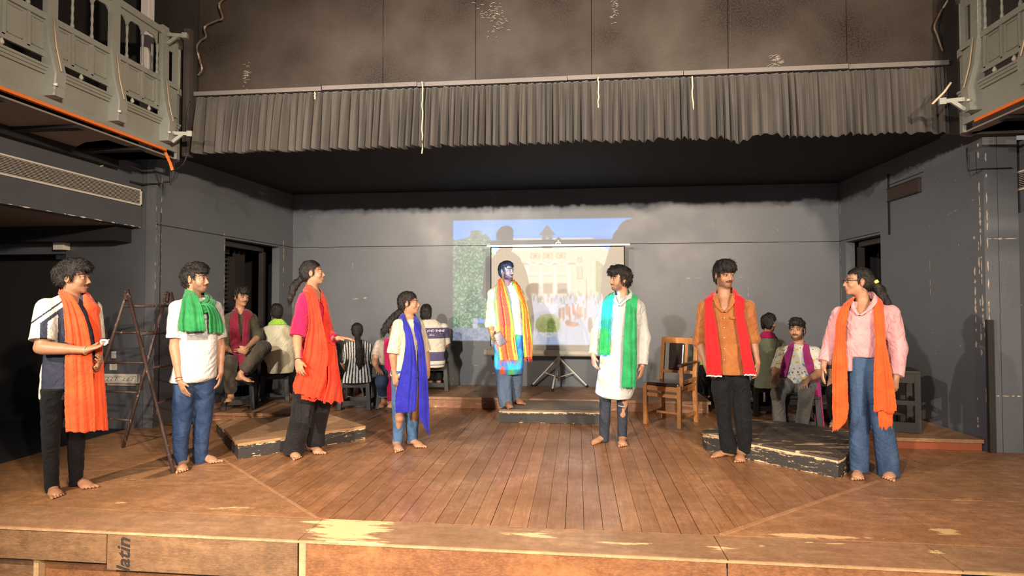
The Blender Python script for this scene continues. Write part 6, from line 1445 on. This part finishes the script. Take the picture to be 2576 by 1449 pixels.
# person in navy and cream rugby shirt seen from behind
stool(1095, (1097, 981), .15, .15, .34, .40, 'black wooden stool under the person in rugby shirt')
s = person('seated person seen from behind in cream and navy banded rugby shirt with lettering', 1090, 8.15, .15, 'tan',
    dict(px=1072, py=786, phi=170, sz=.205), (1075, 806, -.01), [(1062, 824, .02), (1116, 824, .02)], [(1078, 915, .02), (1108, 915, .02)],
    [dict(el=(1056, 868, .10), wr=(1066, 890, .30), tip=(1072, 898, .38), palm=(0, -80), th=(150, 0), curl=.4), dict(el=(1122, 868, .10), wr=(1112, 890, .30), tip=(1108, 898, .38), palm=(0, -80), th=(180, 0), curl=.4)],
    [{'knee': (1074, 915, .40), 'heel': (1082, 966, .30), 'toe': (1082, 964, .46), 'in': 1}, {'knee': (1112, 915, .40), 'heel': (1104, 966, .30), 'toe': (1104, 964, .46), 'in': -1}], h=.0062, seat=.40)
s.hair('bob', .005, 18, .006, 45, line=.06, strands=1300, slen=.030, lift=.12)
def crug(P):
    z = P[:, 2]; py = CY - (z - CAM_H - 0) * 0; zt = lambda y: float(s.P(1095, y, -.12)[2]); C = np.tile(np.array([.60, .56, .46]), (len(P), 1)); nv = np.array([.085, .075, .16]); C[(z < zt(825)) & (z > zt(852)) & ((P[:, :2] - s.G) @ s.l > -.145)] = nv; C[(z < zt(885)) & (z > zt(908))] = nv; C[(np.abs(z - zt(918)) < .005)] = nv; return C
c, cut = sleeve(s, 0, .9, .065, .07); c2, cut2 = sleeve(s, 1, .9, .065, .07)
s.cloth('rugby_shirt', vcol('banded_rugby_cloth', .85), [s.rows([(803, 1062, 1096, .15), (812, 1056, 1108, .21), (832, 1052, 1118, .25), (870, 1054, 1121, .27), (905, 1058, 1122, .29), (923, 1064, 1118, .28)])], c + c2, [], .005, 6, 46, color=crug, h=.005)
for txt, yy, sz, sh in (('E AND SHINE', 835, .047, 0.0), ('Shine', 845, .034, .35)):
    fc = bpy.data.curves.new('lettering', 'FONT'); fc.body = txt; fc.size = sz; fc.extrude = .0015; fc.shear = sh; fc.align_x = 'CENTER'; tx = bpy.data.objects.new('lettering', fc); COL.objects.link(tx)
    dg = bpy.context.evaluated_depsgraph_get(); me = bpy.data.meshes.new_from_object(tx.evaluated_get(dg)); bpy.data.objects.remove(tx); lt = bpy.data.objects.new('lettering', me); COL.objects.link(lt); me.materials.append(plain('white_print', (.8, .78, .74), .7))
    p = s.P(1093 if sh == 0 else 1086, yy, -.152); lt.matrix_world = Matrix.Translation(Vector(p)) @ Matrix.Rotation(math.atan2(s.l[1], s.l[0]), 4, 'Z') @ Matrix.Rotation(math.pi / 2, 4, 'X') if False else Matrix.Identity(4)
    Mx = Matrix.Translation(Vector(p)) @ Matrix.Rotation(math.atan2(s.l[1], s.l[0]), 4, 'Z') @ Matrix.Rotation(math.pi / 2, 4, 'X')
    me.transform(Mx); lt.parent = s.root; lt.matrix_parent_inverse = Matrix.Translation(-Vector(s.O)); lt['label'] = 'white lettering across the navy band'
K = s.Lg; hp = s.hip
s.cloth('trousers', Mblk, [], [(hp[0], K[0]['knee'], .10, .08), (hp[1], K[1]['knee'], .10, .08), (K[0]['knee'], K[0]['ankle'], .075, .055), (K[1]['knee'], K[1]['ankle'], .075, .055), (hp[0], hp[1], .11, .11)], fold=.004, seed=47, h=.007)

# man seen from behind at the right with pink scarf
stool(1925, (1918, 1040), 0, .2, .38, .40, 'black wooden stool under the man in grey-green shirt seen from behind')
s = person('seated person seen from behind in grey-green shirt with a pink scarf round the collar', 1930, 7.5, 0, 'mid',
    dict(px=1934, py=813, phi=150, sz=.205, beard=1), (1932, 846, -.01), [(1902, 866, .02), (1964, 866, .03)], [(1915, 965, .02), (1945, 965, .02)],
    [dict(el=(1896, 915, .10), wr=(1910, 940, .30), tip=(1915, 948, .38), palm=(0, -80), th=(150, 0), curl=.4), dict(el=(1968, 915, .10), wr=(1958, 940, .30), tip=(1954, 948, .38), palm=(0, -80), th=(180, 0), curl=.4)],
    [{'knee': (1905, 970, .42), 'heel': (1908, 1035, .40), 'toe': (1908, 1032, .6), 'in': 1}, {'knee': (1955, 970, .42), 'heel': (1950, 1035, .40), 'toe': (1950, 1032, .6), 'in': -1}], h=.0062, seat=.40)
s.hair('curly', .006, 24, .010, 48, line=.06, strands=1300, slen=.030, lift=.12)
Mgg = cloth('grey_green_shirt_cloth', (.20, .22, .16), (.14, .16, .115))
c, cut = sleeve(s, 0, 1.6, .058, .05, .056); c2, cut2 = sleeve(s, 1, 1.6, .058, .05, .056)
s.cloth('shirt', Mgg, [s.rows([(846, 1916, 1948, .15), (856, 1904, 1962, .21), (880, 1897, 1967, .25), (930, 1900, 1962, .26), (975, 1896, 1962, .28)])], c + c2, [], .007, 6, 49, h=.006)
K = s.Lg; hp = s.hip
s.cloth('trousers', Mblk, [], [(hp[0], K[0]['knee'], .10, .08), (hp[1], K[1]['knee'], .10, .08), (K[0]['knee'], K[0]['ankle'], .075, .055), (K[1]['knee'], K[1]['ankle'], .075, .055), (hp[0], hp[1], .11, .11)], fold=.004, seed=50, h=.007)
s.scarf([[U(852, 1910, 1916, .02, .0, 838), U(851, 1916, 1920, -.07, -.07, 835), U(850, 1932, 1932, -.10, -.09, 834), U(852, 1946, 1943, -.07, -.07, 836), U(854, 1952, 1948, .02, .0, 840)]], Mpi, fold=.005, nf=1.5, seed=51)

# bearded man facing us at the right
stool(2010, (2006, 1080), 0, -.1, .38, .40, 'black wooden stool under the bearded man in patterned tee')
s = person('seated bearded person in white patterned tee and grey trousers with a magenta scarf', 2006, 6.86, 0, 'mid',
    dict(px=2005, py=830, phi=-14, sz=.215, beard=2, stache=2), (2010, 868, .02), [(1968, 886, 0), (2050, 886, 0)], [(1985, 985, 0), (2030, 985, 0)],
    [dict(el=(1953, 936, -.10), wr=(1951, 950, -.31), tip=(1947, 974, -.47), palm=(0, -65), th=(60, 10), curl=.25, spread=.35, r=(.047, .042, .028)),
     dict(el=(2058, 940, -.10), wr=(2032, 956, -.32), tip=(2014, 982, -.46), palm=(0, -65), th=(-60, 10), curl=.25, spread=.35, r=(.047, .042, .028))],
    [{'knee': (1957, 992, -.40), 'heel': (1962, 1092), 'toe': (1956, 1101), 'in': -1}, {'knee': (2028, 994, -.40), 'heel': (2016, 1092), 'toe': (2012, 1102), 'in': 1}], h=.0058, seat=.40)
s.hair('curly', .006, 24, .016, 52, fringe=.035, side=.0, vol=1.03, strands=1300, slen=.030, lift=.12)
def cpat(P):
    C = np.tile(np.array([.66, .64, .55]), (len(P), 1)); a = wobble(71, 11, 2)(*P.T); b = wobble(72, 12, 2)(*P.T); c_ = wobble(73, 26, 2)(*P.T); C[(a > .42) & (c_ > -.1)] = (.18, .28, .42); C[(b > .45) & (c_ < .2)] = (.72, .42, .04); C[(c_ > .58)] = (.06, .06, .09); return C
c, cut = sleeve(s, 0, .88, .066, .072); c2, cut2 = sleeve(s, 1, .88, .066, .072)
s.cloth('tee_shirt', vcol('patterned_tee_cloth', .85), [s.rows([(865, 1990, 2030, .15), (875, 1972, 2050, .21), (895, 1964, 2056, .25), (930, 1968, 2050, .26), (962, 1966, 2042, .28)])], c + c2, [], .006, 6, 53, color=cpat, h=.0055)
K = s.Lg; hp = s.hip
s.cloth('trousers', cloth('grey_trouser_cloth', (.145, .13, .11), (.10, .09, .075)), [], [(hp[0], K[0]['knee'], .092, .072), (hp[1], K[1]['knee'], .092, .072), (K[0]['knee'], K[0]['ankle'], .070, .064), (K[1]['knee'], K[1]['ankle'], .070, .064), (hp[0], hp[1], .11, .11)], fold=.007, ff=8, seed=54, h=.006)
Mmg = cloth('magenta_plum_scarf_cloth', (.36, .025, .17), (.25, .015, .11), rough=.7)
s.scarf([[U(950, 1962, 1976, -.17, -.19), U(920, 1964, 1984, -.17, -.18), U(890, 1974, 1992, -.14, -.16), U(872, 1988, 1998, -.04, -.08), U(864, 2004, 2006, .12, .10, 858), U(864, 2024, 2020, .08, .05, 858), U(878, 2034, 2020, -.08, -.12), U(905, 2044, 2022, -.15, -.17), U(938, 2052, 2032, -.14, -.17), U(958, 2062, 2044, -.04, -.06), U(1010, 2068, 2047, -.02, -.04), U(1074, 2074, 2050, -.02, -.04)]], Mmg, fold=.008, nf=2, seed=55)

# mostly hidden sitter behind the woman in pink
stool(2095, (2078, 1048), 0, .1, .38, .40, 'black wooden stool behind the woman in pale pink shirt')
s = person('seated person in dark patterned top almost hidden behind the woman in pink', 2108, 7.2, 0, 'mid',
    dict(px=2130, py=835, phi=-20, sz=.19), (2122, 866, .0), [(2098, 880, 0), (2140, 880, 0)], [(2106, 985, 0), (2136, 985, 0)],
    [dict(el=(2090, 935, -.06), wr=(2090, 955, -.28), tip=(2090, 968, -.38), palm=(0, -80), th=(60, 0), curl=.3), dict(el=(2150, 940, -.06), wr=(2146, 958, -.28), tip=(2144, 970, -.38), palm=(0, -80), th=(-60, 0), curl=.3)],
    [{'knee': (2098, 988, -.42), 'heel': (2100, 1068), 'toe': (2096, 1078), 'in': -1}, {'knee': (2136, 988, -.42), 'heel': (2134, 1070), 'toe': (2132, 1082), 'in': 1}], h=.0066, seat=.40)
s.hair('short', .004, 24, .006, 56, strands=1300, slen=.030, lift=.12)
def cdp(P):
    C = np.tile(np.array([.03, .03, .035]), (len(P), 1)); a = wobble(81, 10, 2)(*P.T); C[a > .4] = (.6, .58, .5); return C
c, cut = sleeve(s, 0, .9, .055, .06); c2, cut2 = sleeve(s, 1, .9, .055, .06)
s.cloth('top', vcol('dark_patterned_cloth', .85), [s.rows([(866, 2106, 2138, .13), (874, 2096, 2148, .20), (900, 2096, 2150, .23), (960, 2094, 2152, .25)])], c + c2, [], .005, 6, 57, color=cdp, h=.007)
K = s.Lg; hp = s.hip
s.cloth('trousers', Mblk, [], [(hp[0], K[0]['knee'], .10, .08), (hp[1], K[1]['knee'], .10, .08), (K[0]['knee'], K[0]['ankle'], .08, .06), (K[1]['knee'], K[1]['ankle'], .08, .06), (hp[0], hp[1], .11, .11)], fold=.004, seed=58, h=.007)

# mostly hidden sitter behind the man in brown
stool(1795, (1797, 1010), 0, .1, .36, .40, 'black wooden stool behind the man in brown shirt')
s = person('seated person in lime green top almost hidden behind the man in brown shirt', 1790, 8.15, 0, 'light',
    dict(px=1800, py=842, phi=170, sz=.19), (1798, 868, .0), [(1775, 884, 0), (1822, 884, 0)], [(1784, 960, 0), (1812, 960, 0)],
    [dict(el=(1762, 905, -.02), wr=(1750, 880, -.03), tip=(1748, 862, -.02), palm=(60, 0), th=(90, 0), curl=.5), dict(el=(1830, 925, .06), wr=(1826, 940, .2), tip=(1822, 945, .3), palm=(0, -80), th=(180, 0), curl=.3)],
    [{'knee': (1778, 960, .4), 'heel': (1780, 1003, .38), 'toe': (1780, 1000, .52), 'in': 1}, {'knee': (1820, 960, .4), 'heel': (1815, 1003, .38), 'toe': (1815, 1000, .52), 'in': -1}], h=.0066, seat=.40)
s.hair('short', .004, 24, .006, 59, strands=1300, slen=.030, lift=.12)
c, cut = sleeve(s, 0, .8, .055, .055); c2, cut2 = sleeve(s, 1, .9, .055, .06)
s.cloth('top', Mli, [s.rows([(868, 1784, 1812, .13), (876, 1768, 1826, .20), (900, 1762, 1830, .23), (926, 1760, 1830, .25)])], c + c2, [], .006, 6, 60, h=.007)
K = s.Lg; hp = s.hip
s.cloth('trousers', Mblk, [], [(hp[0], K[0]['knee'], .12, .08), (hp[1], K[1]['knee'], .12, .08), (K[0]['knee'], K[0]['ankle'], .08, .06), (K[1]['knee'], K[1]['ankle'], .08, .06), (hp[0], hp[1], .13, .13)], fold=.004, seed=61, h=.007)
# ---------------------------------------------------------------- blocks, ladder, screen, chair, boxy stools
def gz(px, py, z=0.0):
    r = ray(px, py); t = (z - CAM_H) / r[2]; return Vector((r[0] * t, r[1] * t, z))
def block(poly, z, top_mat, side_mat, label, edge_mat):
    """polygon in world metres, height z"""
    ox, oy = poly[0]; r = empty('stage_block', (ox, oy, 0)); tag(r, label, 'block', 'low wooden blocks on the stage'); q = [(a - ox, b - oy) for a, b in poly]
    bm = bmesh.new(); vb = [bm.verts.new((x, y, z - .022)) for x, y in q]; f = bm.faces.new(vb); e = bmesh.ops.extrude_face_region(bm, geom=[f]); 
    for v in e['geom']:
        if isinstance(v, bmesh.types.BMVert): v.co.z = z
    bmesh.ops.recalc_face_normals(bm, faces=bm.faces[:]); bmesh.ops.bevel(bm, geom=bm.edges[:], offset=.004, segments=2, affect='EDGES')
    me = bpy.data.meshes.new('top'); bm.to_mesh(me); bm.free(); o = bpy.data.objects.new('top', me); COL.objects.link(o); o.parent = r; me.materials.append(top_mat)
    cx = sum(a for a, b in q) / len(q); cy = sum(b for a, b in q) / len(q)
    ins = [(a + (cx - a) * .006, b + (cy - b) * .006) for a, b in q]; MB().prism(ins, .002, z - .022).build('side', side_mat, r)
    m = MB()
    for a in ins[:2]: m.beam((a[0], a[1], .003), (a[0], a[1], z - .023), .012, .012, (0, 1, 0))
    return r
def blk_mat(name, thr, z):
    t = NT(name); n = t.noise(t.co((.9, .9, 3.2)), 7, 9, .78, .5); f = t.noise(t.co((2, 2, 9)), 12, 6, .7)
    sep = t.n('ShaderNodeSeparateXYZ'); t.l(t.tc.outputs['Object'], sep.inputs[0]); ed = t.math('MAXIMUM', t.math('SUBTRACT', sep.outputs['Z'], z - .045), t.math('SUBTRACT', .018, sep.outputs['Z'])); h = t.math('ADD', n, t.math('MULTIPLY', t.math('MAXIMUM', ed, 0.0), 7.0)); h = t.math('ADD', h, t.math('MULTIPLY', t.math('SUBTRACT', f, .5), .35))
    m = t.ramp(h, [(thr, 0.0), (thr + .03, 1.0)]); c = t.mix(m, t.mix(f, (.020, .018, .016), (.05, .045, .04)), t.mix(f, (.50, .33, .17), (.85, .62, .36))); t.bump(h, .25, .006); return t.fin(c, .6)
M_bside = blk_mat('chipped_black_block_side', .60, .14); M_bside2 = blk_mat('very_chipped_black_block_side', .565, .16); M_bside3 = blk_mat('black_block_side', .66, .14)
M_btop = wood('bare_block_top', (.66, .40, .21), (.42, .23, .11), .5, (1, 3, 3), .78, (.6, .4, .22))
M_btop2 = wood('weathered_black_top', (.135, .095, .068), (.055, .042, .034), .55, (.8, 3.2, 3), .56, (.62, .46, .27))
M_btop3 = wood('grey_brown_block_top', (.26, .20, .14), (.17, .12, .08), .5, (.6, 4, 3), .70, (.6, .42, .25))
block([(-3.045, 5.03), (-2.18, 5.92), (-2.83, 6.50), (-3.90, 6.02)][:4], .14, M_btop, M_bside, 'bare-topped block with black painted sides on the left, behind the woman in pink', None)
block([(-.927, 6.93), (.262, 6.95), (.262, 7.66), (-.80, 7.63)], .155, M_btop3, M_bside3, 'long block in the centre under the bearded man, pushed against the platform', None)
arc = [(2.07, 5.0), (2.13, 5.06), (2.42, 5.46), (2.60, 5.78), (2.62, 6.10), (2.30, 6.42), (2.02, 6.55), (1.80, 6.58), (1.60, 6.45), (1.42, 6.18), (1.20, 5.94), (1.22, 5.82)]
block(arc, .165, M_btop2, M_bside2, 'heavily chipped black block with a rounded back on the right', None)

# ladder
M_rust = painted('rust_brown_painted_steel', (.060, .034, .028), .5, .60, (.35, .27, .23), 30)
ld = empty('ladder', (-4.2, 5.2, 0)); tag(ld, 'rusty brown folding A-frame ladder standing on the left of the stage', 'ladder')
LO = Vector((-4.2, 5.2, 0))
def P3(px, py, Y): return onY(px, py, Y) - LO
feetA = [gz(306, 1128), gz(437, 1192)]
# four rails: near pair tops, far pair tops
T1 = onY(320, 735, 5.15); T2 = onY(420, 740, 5.45)
F1 = gz(437, 1190); F2 = gz(318, 1120); F3 = Vector((-5.0, 5.75, 0.0)); F3 = gz(265, 1078); F4 = Vector((F1.x + (T2.x - T1.x) * 1.15, F1.y + .42, 0))
F2b = gz(310, 1126)
rails = [(T1, F1), (T2 + Vector((.0, 0, 0)), F2b), (T1 + Vector((-.02, .03, 0)), onY(232, 1010, 5.45) * 1.0), (T2 + Vector((.02, .03, 0)), gz(506, 1128))]
def zt(a, b):  # extend a rail down to the floor
    d = b - a; return a + d * ((0.0 - a.z) / d.z)
rl = []
for a, b in rails:
    e = zt(a, b) if b.z > 0.01 else Vector((b.x, b.y, 0)); e.z = .0; rl.append((a, e)); mb = MB(); mb.tube([a - LO + Vector((0, 0, .02)), e - LO], .016, 10); mb.build('rail', M_rust, ld)
def onrail(i, z): a, b = rl[i]; t = (z - a.z) / (b.z - a.z); return a + (b - a) * t
# rungs: front frame = rails 0 and 3 ; back frame = rails 2 and 1
for z in (1.38, 1.12, .82, .53, .26):
    mb = MB(); mb.tube([onrail(0, z) - LO, onrail(3, z) - LO], .012, 8); mb.build('rung', M_rust, ld)
    mb = MB(); mb.tube([onrail(2, z) - LO, onrail(1, z) - LO], .012, 8); mb.build('rung', M_rust, ld)
for k in (0, 1):
    a = rl[k][0] - LO; mb = MB(); mb.tube([a + Vector((0, -.02, .0)), a + Vector((-.02, .03, .02)), a + Vector((-.03, .05, -.03)), a + Vector((0, .01, -.08))], .011, 8); mb.box((a.x - .025, a.y - .008, a.z - .07), (a.x + .02, a.y + .012, a.z + .015)); mb.build('hinge', M_rust, ld)

# projection screen on tripod
sc = empty('projection_screen', (-.28, 8.76, .15)); tag(sc, 'white pull-up projection screen on a tripod stand against the back wall', 'projection screen'); SO = Vector((-.28, 8.76, .15))
SY = 8.72; tl = onY(1235, 622, SY); br_ = onY(1572, 882, SY)
M_scr = plain('matt_white_screen', (.47, .45, .41), .9); M_alu = plain('pale_enamelled_metal', (.78, .76, .70), .35)
x0, x1, z0, z1 = tl.x, br_.x, br_.z, tl.z
MB().box((x0 - SO.x, SY - SO.y, z0 - SO.z), (x1 - SO.x, SY + .004 - SO.y, z1 - SO.z)).build('screen_cloth', M_scr, sc)
mb = MB()
for a in ((x0 - .008, z0 + .05, x0 + .008, z1), (x1 - .008, z0 + .05, x1 + .008, z1)): mb.box((a[0] - SO.x, SY - .003 - SO.y, a[1] - SO.z), (a[2] - SO.x, SY - .0005 - SO.y, a[3] - SO.z))
mb.box((x0 - SO.x, SY - .003 - SO.y, z1 - .012 - SO.z), (x1 - SO.x, SY - .0005 - SO.y, z1 - SO.z)); mb.build('black_border', M_black, sc)
MB().box((x0 - .06 - SO.x, SY - .018 - SO.y, z1 + .002 - SO.z), (x1 + .08 - SO.x, SY + .022 - SO.y, z1 + .032 - SO.z), None, .005).build('top_bar', M_alu, sc)
mb = MB(); mb.tube([(x0 - .09 - SO.x, SY - SO.y, z0 - .045 - SO.z), (x1 + .09 - SO.x, SY - SO.y, z0 - .045 - SO.z)], .047, 20); mb.build('case_tube', plain('cream_case', (.66, .62, .52), .4), sc)
mb = MB(); mb.tube([(x0 - .10 - SO.x, SY - SO.y, z0 - .045 - SO.z), (x0 - .05 - SO.x, SY - SO.y, z0 - .045 - SO.z)], .05, 20); mb.tube([(x1 + .05 - SO.x, SY - SO.y, z0 - .045 - SO.z), (x1 + .10 - SO.x, SY - SO.y, z0 - .045 - SO.z)], .05, 20); mb.build('end_cap', M_white, sc)
cx = onY(1405, 900, 8.78).x - SO.x
mb = MB(); mb.tube([(cx, .05, .10), (cx, .05, 2.2)], .014, 12); mb.build('upright', M_alu, sc)
mb = MB(); h0 = z1 + .03 - SO.z; mb.tube([(cx - .045, .0, h0), (cx - .03, 0, h0 + .03), (cx, 0, h0 + .045), (cx + .03, 0, h0 + .03), (cx + .045, 0, h0)], .007, 8); mb.build('hook', M_alu, sc)
mb = MB(); mb.tube([(cx, .02, .38), (cx, .02, .62)], .022, 14); mb.build('collar', M_alu, sc)
for fx_, fy_ in ((-.41, .14), (.43, .14), (-.08, -.36)):
    top = Vector((cx, .02, .46)); ft = Vector((cx + fx_, .02 + fy_, .012)); mb = MB(); mb.beam(top, ft, .022, .022, (0, 0, 1), .003); lg = mb.build('leg', M_alu, sc)
    mb = MB(); d = (ft - top).normalized(); mb.tube([ft - d * .03, ft + Vector((0, 0, 0))], [.017, .017], 10); mb.build('rubber_foot', plain('black_rubber', (.015, .015, .015), .7), lg)
    mb = MB(); m_ = top + (ft - top) * .52; mb.beam(Vector((cx, .02, .16)), m_, .012, .012); mb.build('brace', M_alu, sc)

# wooden chair with black leatherette pads
M_cw = wood('honey_chair_wood', (.66, .31, .11), (.45, .19, .06), .35, (2, 2, .5)); M_pad = plain('black_leatherette', (.035, .022, .017), .25)
p1 = gz(1618, 1066); p2 = gz(1703, 1078); p3 = gz(1668, 1043); p4 = gz(1741, 1066)
bxv = (p2 - p1); W_ = .47; ux = bxv.normalized(); uy = Vector((-ux.y, ux.x, 0)); ang = math.atan2(ux.y, ux.x)
ch = empty('armchair', p1, ang); tag(ch, 'wooden chair with black padded seat and back and one broken arm', 'chair')
Wc, Dc, Hs = .46, .45, .46; lw_ = .045
def cb(n, lo, hi, m=M_cw, par=None): return MB().box(lo, hi, None, .004).build(n, m, par or ch)
for n, x, y, h in (('leg', 0, 0, .47), ('leg', Wc - lw_, 0, .47)): cb('leg', (x, y, 0), (x + lw_, y + lw_, h))
for x in (0, Wc - lw_): MB().beam((x + lw_ / 2, Dc + .05, 0.0), (x + lw_ / 2, Dc, Hs), lw_, lw_, (0, 1, 0), .003).build('leg', M_cw, ch)
cb('seat_rail', (lw_, .008, .40), (Wc - lw_, .034, .455)); cb('seat_rail', (lw_, .010, .33), (Wc - lw_, .030, .372)); cb('seat_rail', (.008, lw_, .39), (.034, Dc, .455)); cb('seat_rail', (Wc - .034, lw_, .39), (Wc - .008, Dc, .455)); cb('seat_rail', (lw_, Dc - .02, .39), (Wc - lw_, Dc + .005, .455))
cb('stretcher', (.010, lw_, .10), (.034, Dc + .03, .135)); cb('stretcher', (Wc - .034, lw_, .10), (Wc - .010, Dc + .03, .135)); cb('stretcher', (.03, .24, .105), (Wc - .03, .262, .130))
MB().box((.035, .02, .452), (Wc - .035, Dc - .03, .492), None, .015).build('seat_pad', M_pad, ch)
for x in (0, Wc - lw_): MB().beam((x + lw_ / 2, Dc, Hs), (x + lw_ / 2, Dc + .075, .98), lw_, .036, (0, 1, 0), .003).build('back_post', M_cw, ch)
MB().beam((0, Dc + .073, .955), (Wc, Dc + .073, .955), .036, .075, (0, 0, 1), .004).build('back_rail', M_cw, ch)
MB().beam((.03, Dc + .018, .585), (Wc - .03, Dc + .018, .585), .028, .035, (0, 0, 1), .003).build('back_rail', M_cw, ch)
MB().beam((.32, Dc + .02, .59), (.32, Dc + .068, .93), .034, .022, (0, 1, 0), .002).build('back_slat', M_cw, ch)
Mt = Matrix.Translation((.205, Dc + .035, .76)) @ Matrix.Rotation(math.radians(-8), 4, 'X'); MB().box((-.095, -.022, -.165), (.095, .022, .165), Mt, .018).build('back_pad', M_pad, ch)
cb('arm_post', (Wc - .040, .06, .455), (Wc + .002, .098, .70)); MB().beam((Wc - .02, .02, .70), (Wc - .02, Dc + .03, .715), .048, .024, (0, 0, 1), .004).build('arm_rest', plain('dark_arm_wood', (.14, .065, .03), .4), ch)
MB().beam((Wc - .01, .05, .50), (Wc - .01, Dc + .02, .52), .026, .04, (0, 0, 1), .003).build('arm_rail', M_cw, ch); MB().beam((Wc - .01, .05, .44), (Wc - .01, Dc + .02, .46), .022, .03, (0, 0, 1), .003).build('arm_rail', M_cw, ch)

# tall boxy stool stand at the right on the platform (two tiers)
def boxstool(p, rz, w, hh, lab):
    o = empty('stool', p, rz); tag(o, lab, 'stool', 'black wooden stools at the back of the stage'); a = w / 2
    MB().box((-a, -a, hh - .03), (a, a, hh), None, .004).build('seat', M_stool, o)
    for sx in (-1, 1):
        for sy in (-1, 1): MB().box((min(sx * a, sx * (a - .055)), min(sy * a, sy * (a - .055)), 0.001), (max(sx * a, sx * (a - .055)), max(sy * a, sy * (a - .055)), hh - .03), None, .003).build('leg', M_stool, o)
    for sx in (-1, 1):
        for z, t in ((hh - .075, .045), (.30, .022), (.055, .05)):
            MB().box((min(sx * a, sx * (a - .03)), -a + .05, z - t), (max(sx * a, sx * (a - .03)), a - .05, z + t)).build('rail', M_stool, o); MB().box((-a + .05, min(sx * a, sx * (a - .03)), z - t), (a - .05, max(sx * a, sx * (a - .03)), z + t)).build('rail', M_stool, o)
    return o
boxstool((3.24, 6.55, .11), -.30, .44, .62, 'tall empty black boxy stool on the right platform behind the woman in pink')
